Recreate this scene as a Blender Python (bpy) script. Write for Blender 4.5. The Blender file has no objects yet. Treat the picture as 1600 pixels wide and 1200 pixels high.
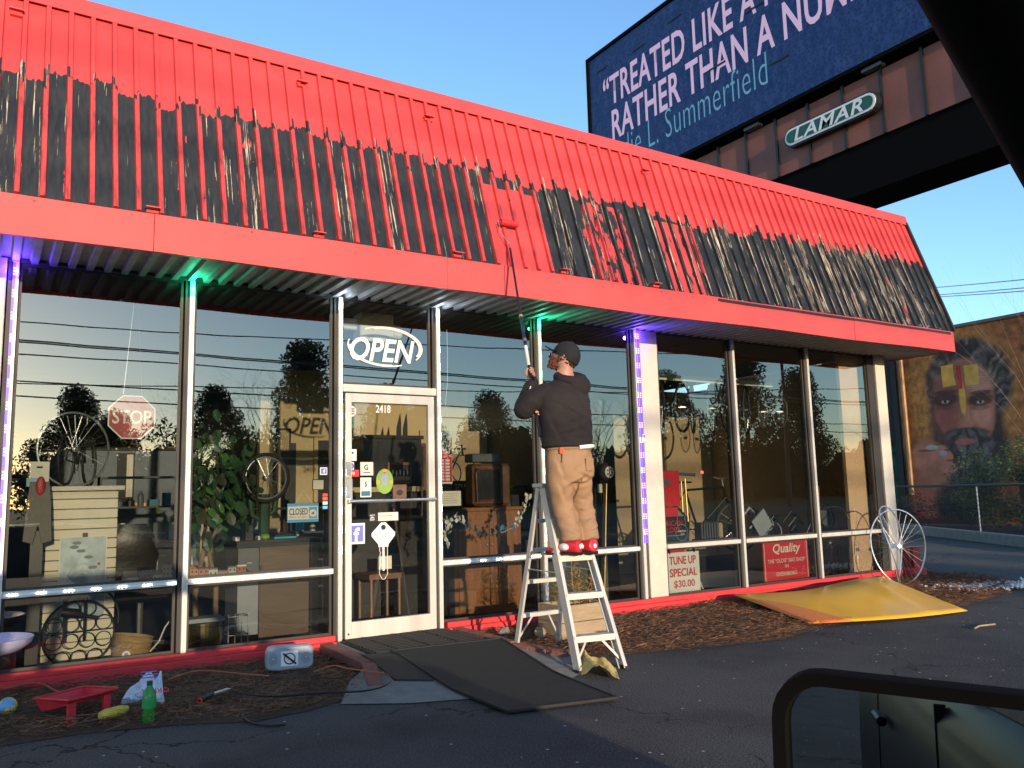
import bpy, bmesh, math, random
import numpy as np
from mathutils import Vector, Matrix, Quaternion
random.seed(7); np.random.seed(7)
SC = bpy.context.scene
COL = SC.collection
R = math.radians

# ------------------------------------------------------------------ camera
F, YAW, PIT, ROL = 1292.74, 0.5656, 0.1325, -0.0253
CAM = Vector((0.0, -6.5326, 1.2247))
_fw = Vector((math.sin(YAW)*math.cos(PIT), math.cos(YAW)*math.cos(PIT), math.sin(PIT)))
_r = Vector((math.cos(YAW), -math.sin(YAW), 0)); _u = _r.cross(_fw)
_R = _r*math.cos(ROL) + _u*math.sin(ROL); _U = -_r*math.sin(ROL) + _u*math.cos(ROL)
cd = bpy.data.cameras.new('camera'); cam = bpy.data.objects.new('camera', cd); COL.objects.link(cam)
m = Matrix((( _R.x, _U.x, -_fw.x), (_R.y, _U.y, -_fw.y), (_R.z, _U.z, -_fw.z))).to_4x4()
m.translation = CAM; cam.matrix_world = m
cd.sensor_width = 36; cd.lens = F/1600*36; cd.clip_start = 0.02; cd.clip_end = 2000
SC.camera = cam
SC.render.resolution_x = 1024; SC.render.resolution_y = 768

def P(px, py, ax, val):
    """place of a photograph pixel on the real plane x/y/z = val"""
    d = _fw + _R*((px-800)/F) - _U*((py-600)/F)
    t = (val-CAM[ax])/d[ax]
    return CAM + d*t
# ------------------------------------------------------------------ sky and sun
SUN_EL, SUN_AZ = R(7.5), R(7)          # the sun stands behind the camera, a little to its left
w = bpy.data.worlds.new('World'); SC.world = w; w.use_nodes = True
nt = w.node_tree; nt.nodes.clear()
sky = nt.nodes.new('ShaderNodeTexSky'); sky.sky_type = 'NISHITA'; sky.sun_disc = False
sky.sun_elevation = SUN_EL; sky.sun_rotation = math.pi + SUN_AZ
sky.air_density = 1.0; sky.dust_density = 0.35; sky.ozone_density = 3.0; sky.altitude = 200
bg = nt.nodes.new('ShaderNodeBackground'); bg.inputs[1].default_value = 0.15
wo = nt.nodes.new('ShaderNodeOutputWorld')
nt.links.new(sky.outputs[0], bg.inputs[0]); nt.links.new(bg.outputs[0], wo.inputs[0])
sd = bpy.data.lights.new('sun', 'SUN'); sd.energy = 2.0; sd.angle = R(0.5); sd.color = (1.0, 0.79, 0.56)
sun = bpy.data.objects.new('sun', sd); COL.objects.link(sun)
to_sun = Vector((-math.sin(SUN_AZ)*math.cos(SUN_EL), -math.cos(SUN_AZ)*math.cos(SUN_EL), math.sin(SUN_EL)))
sun.rotation_euler = to_sun.to_track_quat('Z', 'Y').to_euler(); sun.location = (-3, -20, 12)
SC.view_settings.view_transform = 'Standard'; SC.view_settings.look = 'None'
SC.view_settings.exposure = 1.5; SC.view_settings.gamma = 1.0; SC.view_settings.use_curve_mapping = False
SC.render.engine = 'CYCLES'
SC.cycles.max_bounces = 8; SC.cycles.transparent_max_bounces = 24; SC.cycles.caustics_reflective = False; SC.cycles.caustics_refractive = False

# ------------------------------------------------------------------ helpers: objects
def reg(o, label=None, cat=None, group=None, kind=None):
    if label: o['label'] = label
    if cat: o['category'] = cat
    if group: o['group'] = group
    if kind: o['kind'] = kind
    return o
def thing(name, label, cat, loc=(0, 0, 0), group=None, rot=None):
    o = bpy.data.objects.new(name, None); COL.objects.link(o); o.location = loc
    o.empty_display_size = 0.1
    if rot: o.rotation_euler = rot
    return reg(o, label, cat, group)
def worldloc(o):
    v = Vector((0, 0, 0))
    while o is not None: v += o.location; o = o.parent
    return v
def frame(n, up=(0, 0, 1)):
    n = Vector(n).normalized(); up = Vector(up)
    if abs(n.dot(up)) > 0.99: up = Vector((0, 1, 0))
    a = up.cross(n).normalized(); b = n.cross(a)
    return a, b, n
class MB:
    def __init__(s): s.v = []; s.f = []; s.sm = False; s.c = None
    def add(s, vs, fs):
        o = len(s.v); s.v += [tuple(v) for v in vs]; s.f += [tuple(i+o for i in f) for f in fs]; return s
    def box(s, x0, x1, y0, y1, z0, z1):
        return s.add([(x0,y0,z0),(x1,y0,z0),(x1,y1,z0),(x0,y1,z0),(x0,y0,z1),(x1,y0,z1),(x1,y1,z1),(x0,y1,z1)],
                     [(0,3,2,1),(4,5,6,7),(0,1,5,4),(1,2,6,5),(2,3,7,6),(3,0,4,7)])
    def obox(s, c, size, ax=(1,0,0), up=(0,0,1)):
        """box with its own axes: ax = local x, up = approx local z"""
        a = Vector(ax).normalized(); u = Vector(up); b = u.cross(a).normalized(); u = a.cross(b)
        c = Vector(c); h = Vector(size)/2; vs = []
        for k in (-1, 1):
            for i, j in ((-1,-1),(1,-1),(1,1),(-1,1)): vs.append(c + a*h.x*i + b*h.y*j + u*h.z*k)
        return s.add(vs, [(0,3,2,1),(4,5,6,7),(0,1,5,4),(1,2,6,5),(2,3,7,6),(3,0,4,7)])
    def beam(s, p, q, wd, th, up=(0,0,1)):
        p = Vector(p); q = Vector(q); d = q-p
        return s.obox((p+q)/2, (d.length, wd, th), d, up)
    def tube(s, pts, r, n=6, closed=False, caps=True):
        pts = [Vector(p) for p in pts]; N = len(pts)
        rs = r if isinstance(r, (list, tuple)) else [r]*N
        vs = []; a = None
        for i, p in enumerate(pts):
            if closed: t = pts[(i+1) % N]-pts[i-1]
            else: t = pts[min(i+1, N-1)]-pts[max(i-1, 0)]
            if t.length < 1e-9: t = Vector((0,0,1))
            t.normalize()
            if a is None: a = t.orthogonal().normalized()
            else:
                a = a - t*a.dot(t)
                a = a.normalized() if a.length > 1e-6 else t.orthogonal().normalized()
            b = t.cross(a)
            for k in range(n):
                an = 2*math.pi*k/n; vs.append(p + (a*math.cos(an)+b*math.sin(an))*rs[i])
        fs = []
        for i in range(N if closed else N-1):
            j = (i+1) % N
            for k in range(n):
                l = (k+1) % n; fs.append((i*n+k, i*n+l, j*n+l, j*n+k))
        if not closed and caps:
            fs.append(tuple(range(n))[::-1]); fs.append(tuple((N-1)*n+k for k in range(n)))
        return s.add(vs, fs)
    def ring(s, c, n, rad, r, seg=32, rn=6, sx=1, sy=1, a0=0, a1=2*math.pi, warp=None):
        a, b, nn = frame(n); c = Vector(c); full = abs(a1-a0) > 6.28
        M = seg if full else seg+1
        pts = []
        for i in range(M):
            t = a0+(a1-a0)*i/seg
            p = c + a*math.cos(t)*rad*sx + b*math.sin(t)*rad*sy
            if warp: p += nn*warp(t)
            pts.append(p)
        return s.tube(pts, r, rn, closed=full)
    def disc(s, c, n, rad, seg=16, sx=1, sy=1):
        a, b, nn = frame(n); c = Vector(c)
        return s.add([c+a*math.cos(2*math.pi*i/seg)*rad*sx+b*math.sin(2*math.pi*i/seg)*rad*sy for i in range(seg)], [tuple(range(seg))])
    def lathe(s, c, prof, seg=20, axis=(0,0,1), fn=None):
        """prof: (radius, height)"""
        a, b, n = frame(axis); c = Vector(c); vs = []; N = len(prof)
        for (r, h) in prof:
            for i in range(seg):
                t = 2*math.pi*i/seg; rr = r*(fn(t, h) if fn else 1)
                vs.append(c + a*math.cos(t)*rr + b*math.sin(t)*rr + n*h)
        fs = []
        for j in range(N-1):
            for i in range(seg):
                k = (i+1) % seg; fs.append((j*seg+i, j*seg+k, (j+1)*seg+k, (j+1)*seg+i))
        if prof[0][0] > 1e-4: fs.append(tuple(range(seg))[::-1])
        if prof[-1][0] > 1e-4: fs.append(tuple((N-1)*seg+i for i in range(seg)))
        return s.add(vs, fs)
    def prism(s, poly, o, ax, up, th):
        """2D polygon in plane (ax, up) at o, thickness th along -(ax x up)... both ways"""
        ax = Vector(ax); up = Vector(up); n = ax.cross(up).normalized(); o = Vector(o); N = len(poly)
        vs = [o+ax*x+up*y+n*(th/2) for x, y in poly]+[o+ax*x+up*y-n*(th/2) for x, y in poly]
        fs = [tuple(range(N)), tuple(range(2*N-1, N-1, -1))]
        for i in range(N):
            j = (i+1) % N; fs.append((i, i+N, j+N, j))
        return s.add(vs, fs)
    def blob(s, c, r, seg=10, rings=7, sc=(1,1,1), jit=0):
        c = Vector(c); vs = [c+Vector((0,0,r*sc[2]))]
        for j in range(1, rings):
            ph = math.pi*j/rings
            for i in range(seg):
                t = 2*math.pi*i/seg; q = r*(1+random.uniform(-jit, jit))
                vs.append(c+Vector((math.sin(ph)*math.cos(t)*q*sc[0], math.sin(ph)*math.sin(t)*q*sc[1], math.cos(ph)*q*sc[2])))
        vs.append(c-Vector((0,0,r*sc[2]))); fs = []
        for i in range(seg): fs.append((0, 1+i, 1+(i+1) % seg))
        for j in range(rings-2):
            for i in range(seg):
                k = (i+1) % seg; a = 1+j*seg; b = a+seg; fs.append((a+i, b+i, b+k, a+k))
        L = len(vs)-1; a = 1+(rings-2)*seg
        for i in range(seg): fs.append((L, a+(i+1) % seg, a+i))
        return s.add(vs, fs)
    def smooth(s): s.sm = True; return s
    def mesh(s, name, mat, off=Vector((0,0,0))):
        me = bpy.data.meshes.new(name)
        me.from_pydata([(v[0]-off.x, v[1]-off.y, v[2]-off.z) for v in s.v], [], s.f)
        me.update()
        if s.sm:
            me.polygons.foreach_set('use_smooth', [True]*len(me.polygons))
            try: me.set_sharp_from_angle(angle=R(40))
            except Exception: pass
        if mat: me.materials.append(mat)
        return me
    def build(s, name, mat, parent=None, bevel=0, world=True, **kw):
        off = worldloc(parent) if (parent is not None and world) else Vector((0,0,0))
        o = bpy.data.objects.new(name, s.mesh(name, mat, off)); COL.objects.link(o)
        if parent is not None: o.parent = parent
        if bevel:
            bm = bmesh.new(); bm.from_mesh(o.data)
            bmesh.ops.bevel(bm, geom=list(bm.edges), offset=bevel, segments=1, affect='EDGES', profile=0.5, clamp_overlap=True)
            bm.to_mesh(o.data); bm.free()
        reg(o, **kw); return o
def top(mb, name, mat, label, cat, group=None, bevel=0):
    """a thing that is a single mesh, its origin at its base"""
    vs = np.array(mb.v); c = Vector(((vs[:,0].min()+vs[:,0].max())/2, (vs[:,1].min()+vs[:,1].max())/2, vs[:,2].min()))
    o = bpy.data.objects.new(name, mb.mesh(name, mat, c)); COL.objects.link(o); o.location = c
    if bevel:
        bm = bmesh.new(); bm.from_mesh(o.data)
        bmesh.ops.bevel(bm, geom=list(bm.edges), offset=bevel, segments=1, affect='EDGES', profile=0.5, clamp_overlap=True)
        bm.to_mesh(o.data); bm.free()
    return reg(o, label, cat, group)
def struct(mb, name, mat): return mb.build(name, mat, None, kind='structure')
def share(src, name, parent, loc=None, rot=None, scale=None):
    o = bpy.data.objects.new(name, src.data); COL.objects.link(o); o.parent = parent
    if loc is not None: o.location = loc
    if rot is not None: o.rotation_euler = rot
    if scale is not None: o.scale = scale
    return o
def copy_tree(o, parent=None, name=None):
    c = o.copy(); COL.objects.link(c); c.parent = parent
    for ch in list(o.children): copy_tree(ch, c)
    return c
def text(s, name, o, wdt, hgt, mat, parent, ax=(1,0,0), up=(0,0,1), bold=0.0, depth=0.002, shear=0.0, align='LEFT', kw=None, spacing=1.0):
    """lettering fitted in a box: o = lower left corner, wdt x hgt"""
    c = bpy.data.curves.new(name, 'FONT'); c.body = s; c.size = 1; c.offset = bold; c.shear = shear; c.resolution_u = 3
    c.space_character = spacing
    t = bpy.data.objects.new('tmp', c); COL.objects.link(t)
    dg = bpy.context.evaluated_depsgraph_get()
    me = bpy.data.meshes.new_from_object(t.evaluated_get(dg))
    bpy.data.objects.remove(t); bpy.data.curves.remove(c)
    n = len(me.vertices); co = np.empty(n*3); me.vertices.foreach_get('co', co); co = co.reshape(-1, 3)
    mn = co.min(0); mx = co.max(0)
    ax = Vector(ax).normalized(); up = Vector(up).normalized(); nn = ax.cross(up); o = Vector(o)
    u = (co[:,0]-mn[0])/(mx[0]-mn[0])*wdt; v = (co[:,1]-mn[1])/(mx[1]-mn[1])*hgt
    A = np.array(ax); U = np.array(up); O = np.array(o); N = np.array(nn)
    base = O + np.outer(u, A) + np.outer(v, U)
    off = np.array(worldloc(parent)) if parent is not None else np.zeros(3)
    V = (base + N*depth/2 - off)
    me.vertices.foreach_set('co', V.ravel()); me.update()
    me.materials.clear(); me.materials.append(mat); me.name = name
    ob = bpy.data.objects.new(name, me); COL.objects.link(ob)
    if parent is not None: ob.parent = parent
    if kw: reg(ob, **kw)
    return ob
def skin(name, verts, edges, radii, mat, parent, sub=2, smooth=True, kw=None, post=None):
    me = bpy.data.meshes.new(name); off = worldloc(parent) if parent is not None else Vector((0,0,0))
    me.from_pydata([tuple(Vector(v)-off) for v in verts], edges, [])
    o = bpy.data.objects.new(name, me); COL.objects.link(o)
    md = o.modifiers.new('s', 'SKIN'); md.use_smooth_shade = True
    md.branch_smoothing = 0.6
    sv = me.skin_vertices[0].data
    for i, r in enumerate(radii):
        sv[i].radius = (r, r) if not isinstance(r, tuple) else r
        sv[i].use_root = (i == 0)
    sb = o.modifiers.new('b', 'SUBSURF'); sb.levels = sub; sb.render_levels = sub
    dg = bpy.context.evaluated_depsgraph_get()
    m2 = bpy.data.meshes.new_from_object(o.evaluated_get(dg)); o.modifiers.clear(); o.data = m2; m2.name = name
    m2.polygons.foreach_set('use_smooth', [True]*len(m2.polygons))
    m2.materials.clear(); m2.materials.append(mat)
    if post:
        for v in m2.vertices: v.co = post(v.co+off)-off
    if parent is not None: o.parent = parent
    if kw: reg(o, **kw)
    return o
# ------------------------------------------------------------------ helpers: materials
def mat(name, col, rough=0.6, metal=0.0, var=0.12, scale=6.0, bump=0.0, bscale=40.0, spec=0.5, col2=None, stretch=(1,1,1), coat=0, emit=None, es=0, detail=6, thr=None):
    m = bpy.data.materials.new(name); m.use_nodes = True; t = m.node_tree; n = t.nodes; b = n['Principled BSDF']
    tc = n.new('ShaderNodeTexCoord'); mp = n.new('ShaderNodeMapping'); mp.inputs['Scale'].default_value = stretch
    t.links.new(tc.outputs['Object'], mp.inputs[0])
    nz = n.new('ShaderNodeTexNoise'); nz.inputs['Scale'].default_value = scale; nz.inputs['Detail'].default_value = detail
    nz.inputs['Roughness'].default_value = 0.6
    t.links.new(mp.outputs[0], nz.inputs['Vector'])
    cr = n.new('ShaderNodeValToRGB')
    c1 = tuple(col); c2 = tuple(col2) if col2 else tuple(min(1, c*(1+var)) for c in col)
    c0 = tuple(c*(1-var) for c in col) if not col2 else c1
    lo, hi = thr if thr else (0.3, 0.7)
    cr.color_ramp.elements[0].position = lo; cr.color_ramp.elements[1].position = hi
    cr.color_ramp.elements[0].color = (*c0, 1); cr.color_ramp.elements[1].color = (*c2, 1)
    t.links.new(nz.outputs[0], cr.inputs[0]); t.links.new(cr.outputs[0], b.inputs['Base Color'])
    b.inputs['Roughness'].default_value = rough; b.inputs['Metallic'].default_value = metal
    b.inputs['Specular IOR Level'].default_value = spec
    if coat: b.inputs['Coat Weight'].default_value = coat; b.inputs['Coat Roughness'].default_value = 0.05
    if rough > 0.15:
        mr = n.new('ShaderNodeMapRange'); mr.inputs[3].default_value = rough*0.85; mr.inputs[4].default_value = min(1, rough*1.15)
        t.links.new(nz.outputs[0], mr.inputs[0]); t.links.new(mr.outputs[0], b.inputs['Roughness'])
    if bump:
        bz = n.new('ShaderNodeTexNoise'); bz.inputs['Scale'].default_value = bscale; bz.inputs['Detail'].default_value = 5
        t.links.new(mp.outputs[0], bz.inputs['Vector'])
        bp = n.new('ShaderNodeBump'); bp.inputs['Strength'].default_value = bump; bp.inputs['Distance'].default_value = 0.01
        t.links.new(bz.outputs[0], bp.inputs['Height']); t.links.new(bp.outputs[0], b.inputs['Normal'])
    if emit: b.inputs['Emission Color'].default_value = (*emit, 1); b.inputs['Emission Strength'].default_value = es
    return m
def attrmat(name, rough=0.8, bump=0.0, bscale=20):
    m = mat(name, (0.5,0.5,0.5), rough, bump=bump, bscale=bscale); t = m.node_tree
    a = t.nodes.new('ShaderNodeAttribute'); a.attribute_name = 'paint'
    t.links.new(a.outputs['Color'], t.nodes['Principled BSDF'].inputs['Base Color'])
    return m
def painted_grid(name, o, ax, up, wd, ht, nx, ny, fn, material, parent=None, th=0.0, **kw):
    """a flat print: colours are computed per vertex; fn(u, v) arrays -> rgb arrays"""
    o = Vector(o); off = worldloc(parent) if parent is not None else Vector((0,0,0))
    U, V = np.meshgrid(np.linspace(0, 1, nx), np.linspace(0, 1, ny))
    A = np.array(ax); B = np.array(up)
    co = np.array(o-off) + U[..., None]*wd*A + V[..., None]*ht*B
    idx = np.arange(nx*ny).reshape(ny, nx)
    fs = np.stack([idx[:-1,:-1], idx[:-1,1:], idx[1:,1:], idx[1:,:-1]], -1).reshape(-1, 4)
    me = bpy.data.meshes.new(name); me.from_pydata(co.reshape(-1,3).tolist(), [], fs.tolist())
    rgb = np.clip(fn(U, V), 0, 1); c4 = np.ones((ny, nx, 4)); c4[..., :3] = rgb
    at = me.color_attributes.new('paint', 'FLOAT_COLOR', 'POINT'); at.data.foreach_set('color', c4.ravel().astype(np.float32))
    me.materials.append(material)
    ob = bpy.data.objects.new(name, me); COL.objects.link(ob)
    if parent is not None: ob.parent = parent
    return reg(ob, **kw)

# general palette (linear)
M = {}
M['red'] = mat('red_paint', (0.62,0.060,0.060), 0.6, var=0.10, scale=3, bump=0.15, bscale=12)
M['redbase'] = mat('red_wall_paint', (0.60,0.030,0.035), 0.6, var=0.15, scale=5, bump=0.5, bscale=25)
M['alu'] = mat('mill_aluminium', (0.60,0.56,0.50), 0.42, 0.25, var=0.1, scale=9, bump=0.1, stretch=(1,1,0.1))
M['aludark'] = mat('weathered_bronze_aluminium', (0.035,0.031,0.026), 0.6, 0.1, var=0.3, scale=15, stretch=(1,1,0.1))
M['cream'] = mat('cream_paint', (0.56,0.50,0.41), 0.6, var=0.07, scale=4, bump=0.2, bscale=30)
M['galv'] = mat('galvanised_deck', (0.27,0.27,0.27), 0.6, 0.2, var=0.2, scale=8)
M['black'] = mat('black_plastic', (0.012,0.012,0.013), 0.4, var=0.2)
M['matblack'] = mat('flat_black_steel', (0.0022,0.0022,0.0025), 0.9, var=0.3, spec=0.1)
M['rubber'] = mat('black_rubber', (0.015,0.015,0.015), 0.75, var=0.3, scale=20, bump=0.4, bscale=60)
M['iron'] = mat('black_wrought_iron', (0.02,0.02,0.022), 0.5, 0.5, var=0.3)
M['steel'] = mat('brushed_steel', (0.55,0.55,0.55), 0.3, 0.9, var=0.15, scale=20)
M['rim'] = mat('aluminium_rim', (0.6,0.6,0.62), 0.3, 0.8, var=0.15, scale=20)
M['white'] = mat('white_print', (0.80,0.79,0.76), 0.6, var=0.04)
M['offwhite'] = mat('offwhite_card', (0.72,0.68,0.58), 0.7, var=0.06)
M['signred'] = mat('red_print', (0.62,0.03,0.045), 0.45, var=0.06)
M['stopred'] = mat('faded_stop_red', (0.38,0.025,0.03), 0.5, var=0.25, scale=10)
M['blackprint'] = mat('black_print', (0.015,0.015,0.016), 0.6, var=0.1)
M['blueprint'] = mat('blue_print', (0.10,0.42,0.78), 0.6, var=0.05)
M['fbblue'] = mat('violet_blue_print', (0.16,0.16,0.50), 0.5, var=0.05)
M['tealprint'] = mat('teal_print', (0.02,0.14,0.20), 0.5, var=0.1)
M['greenprint'] = mat('green_print', (0.22,0.36,0.06), 0.5, var=0.2)
M['tan'] = mat('tan_wall_paint', (0.42,0.31,0.19), 0.8, var=0.06, scale=1.5)
M['beige'] = mat('beige_wall_paint', (0.46,0.36,0.20), 0.8, var=0.06, scale=1.5)
M['floor'] = mat('dark_carpet', (0.03,0.028,0.026), 0.95, var=0.3, scale=20)
M['ceil'] = mat('dark_ceiling', (0.06,0.055,0.05), 0.9, var=0.2)
M['slat'] = mat('cream_slatwall', (0.66,0.60,0.46), 0.55, var=0.06, scale=5)
M['peg'] = mat('grey_blue_pegboard', (0.17,0.20,0.25), 0.7, var=0.15, scale=4)
M['wood'] = mat('pine_wood', (0.36,0.15,0.055), 0.45, col2=(0.22,0.085,0.03), scale=4, stretch=(9,9,0.7))
M['woodpale'] = mat('weathered_timber', (0.40,0.30,0.18), 0.8, col2=(0.28,0.20,0.12), scale=5, stretch=(1,6,6), bump=0.4)
M['desk'] = mat('brown_laminate', (0.13,0.085,0.055), 0.5, var=0.15, scale=5, stretch=(1,1,6))
M['desktop'] = mat('black_worktop', (0.02,0.02,0.02), 0.4, var=0.2)
M['brass'] = mat('gold_lettering', (0.70,0.36,0.06), 0.4, 0.2, var=0.1)
M['leather'] = mat('black_leather', (0.018,0.016,0.015), 0.4, var=0.3, bump=0.2)
M['brown'] = mat('brown_leather', (0.13,0.06,0.03), 0.5, var=0.3, scale=12, bump=0.2)
M['leaf'] = mat('ficus_leaf', (0.040,0.095,0.040), 0.4, var=0.5, scale=4)
M['bark'] = mat('ficus_stem', (0.25,0.16,0.09), 0.8, var=0.25, scale=12, bump=0.6)
M['treebark'] = mat('tree_bark', (0.09,0.07,0.055), 0.9, var=0.3, scale=8, bump=0.5)
M['skin'] = mat('skin', (0.62,0.30,0.21), 0.5, var=0.08, scale=20)
M['hoodie'] = mat('black_hoodie_cloth', (0.016,0.011,0.011), 0.9, var=0.25, scale=30, bump=0.5, bscale=90)
M['pants'] = mat('brown_work_trousers', (0.30,0.175,0.095), 0.85, var=0.12, scale=6, bump=0.4, bscale=14)
M['cap'] = mat('black_cap_cloth', (0.012,0.012,0.013), 0.85, var=0.3)
M['beard'] = mat('auburn_beard', (0.18,0.055,0.025), 0.8, var=0.4, scale=60, bump=1.0, bscale=90)
M['shoered'] = mat('red_shoe_leather', (0.50,0.02,0.035), 0.4, var=0.1)
M['shoewhite'] = mat('white_shoe_mesh', (0.78,0.74,0.72), 0.6, var=0.06, bump=0.2)
M['belt'] = mat('orange_tag', (0.75,0.10,0.03), 0.5)
M['orange'] = mat('orange_cord', (0.42,0.10,0.04), 0.5, var=0.2)
M['yellowcloth'] = mat('yellow_rag', (0.62,0.44,0.14), 0.9, var=0.15, scale=12, bump=0.3)
M['concrete'] = mat('concrete', (0.20,0.185,0.165), 0.9, var=0.2, scale=9, bump=0.4)
M['mulchbase'] = mat('dark_soil', (0.060,0.034,0.020), 1.0, var=0.4, scale=14, bump=1.0, bscale=50)
M['straw'] = mat('pine_straw', (0.26,0.12,0.055), 0.85, col2=(0.10,0.045,0.022), scale=3)
M['carpaint'] = mat('dark_blue_grey_car_paint', (0.008,0.011,0.018), 0.3, 0.0, var=0.05, coat=0.08, spec=0.12)
M['cargl'] = mat('dark_car_glass', (0.008,0.010,0.012), 0.03, var=0.05)
M['birdbath'] = mat('lavender_glazed_bowl', (0.36,0.34,0.48), 0.5, var=0.12, scale=7, bump=0.3)
M['mint'] = mat('mint_painted_pedestal', (0.22,0.46,0.44), 0.6, var=0.2, scale=9, bump=0.5)
M['basket'] = mat('woven_bamboo', (0.60,0.42,0.20), 0.7, col2=(0.34,0.22,0.09), scale=8, stretch=(3,3,16), bump=1.0, bscale=22)
M['gold'] = mat('gold_hub', (0.75,0.50,0.20), 0.35, 0.6)
M['bronze'] = mat('dull_brass_tin', (0.16,0.13,0.06), 0.3, 0.8, var=0.2)
M['cactus'] = mat('dark_green_paint', (0.02,0.06,0.03), 0.6)
M['grey'] = mat('grey_plastic', (0.30,0.33,0.37), 0.45, var=0.08)
M['dgrey'] = mat('dark_grey_paint', (0.10,0.11,0.12), 0.5, var=0.1)
M['teal'] = mat('teal_card', (0.06,0.36,0.46), 0.6)
M['brick'] = mat('red_paver_brick', (0.22,0.085,0.06), 0.9, var=0.3, scale=9, bump=0.5)
M['redblk'] = mat('dark_red_terracotta', (0.30,0.035,0.03), 0.7, var=0.3, scale=12, bump=0.5)
# ------------------------------------------------------------------ node maths
class NG:
    def __init__(s, name, rough=0.6):
        s.m = bpy.data.materials.new(name); s.m.use_nodes = True; s.t = s.m.node_tree; s.n = s.t.nodes; s.b = s.n['Principled BSDF']
        s.b.inputs['Roughness'].default_value = rough
        g = s.n.new('ShaderNodeNewGeometry'); sp = s.n.new('ShaderNodeSeparateXYZ'); s.t.links.new(g.outputs['Position'], sp.inputs[0])
        s.x, s.y, s.z = sp.outputs; s.pos = g.outputs['Position']
    def f(s, op, a, b=None, c=None):
        q = s.n.new('ShaderNodeMath'); q.operation = op
        for i, v in enumerate((a, b, c)):
            if v is None: continue
            if isinstance(v, (int, float)): q.inputs[i].default_value = v
            else: s.t.links.new(v, q.inputs[i])
        return q.outputs[0]
    def add(s, a, b): return s.f('ADD', a, b)
    def mul(s, a, b): return s.f('MULTIPLY', a, b)
    def gt(s, a, b): return s.f('GREATER_THAN', a, b)
    def lt(s, a, b): return s.f('LESS_THAN', a, b)
    def vec(s, a, b, c):
        q = s.n.new('ShaderNodeCombineXYZ')
        for i, v in enumerate((a, b, c)):
            if isinstance(v, (int, float)): q.inputs[i].default_value = v
            else: s.t.links.new(v, q.inputs[i])
        return q.outputs[0]
    def noise(s, v, sc, det=4, ro=0.55):
        q = s.n.new('ShaderNodeTexNoise'); s.t.links.new(v, q.inputs['Vector']); q.inputs['Scale'].default_value = sc
        q.inputs['Detail'].default_value = det; q.inputs['Roughness'].default_value = ro; return q.outputs[0]
    def white(s, v):
        q = s.n.new('ShaderNodeTexWhiteNoise'); q.noise_dimensions = '1D'; s.t.links.new(v, q.inputs['W']); return q.outputs['Value']
    def voro(s, v, sc, out='Distance'):
        q = s.n.new('ShaderNodeTexVoronoi'); s.t.links.new(v, q.inputs['Vector']); q.inputs['Scale'].default_value = sc; return q.outputs[out]
    def mix(s, fac, a, b):
        q = s.n.new('ShaderNodeMix'); q.data_type = 'RGBA'
        if isinstance(fac, (int, float)): q.inputs[0].default_value = fac
        else: s.t.links.new(fac, q.inputs[0])
        for i, v in ((6, a), (7, b)):
            if isinstance(v, tuple): q.inputs[i].default_value = (*v, 1)
            else: s.t.links.new(v, q.inputs[i])
        return q.outputs[2]
    def ramp(s, v, lo, hi):
        q = s.n.new('ShaderNodeMapRange'); s.t.links.new(v, q.inputs[0]); q.inputs[1].default_value = lo; q.inputs[2].default_value = hi; return q.outputs[0]
    def band(s, v, lo, hi): return s.mul(s.gt(v, lo), s.lt(v, hi))
    def col(s, c): s.t.links.new(c, s.b.inputs['Base Color'])
    def bump(s, h, st, dist=0.01):
        q = s.n.new('ShaderNodeBump'); q.inputs['Strength'].default_value = st; q.inputs['Distance'].default_value = dist
        s.t.links.new(h, q.inputs['Height']); s.t.links.new(q.outputs[0], s.b.inputs['Normal'])

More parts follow.
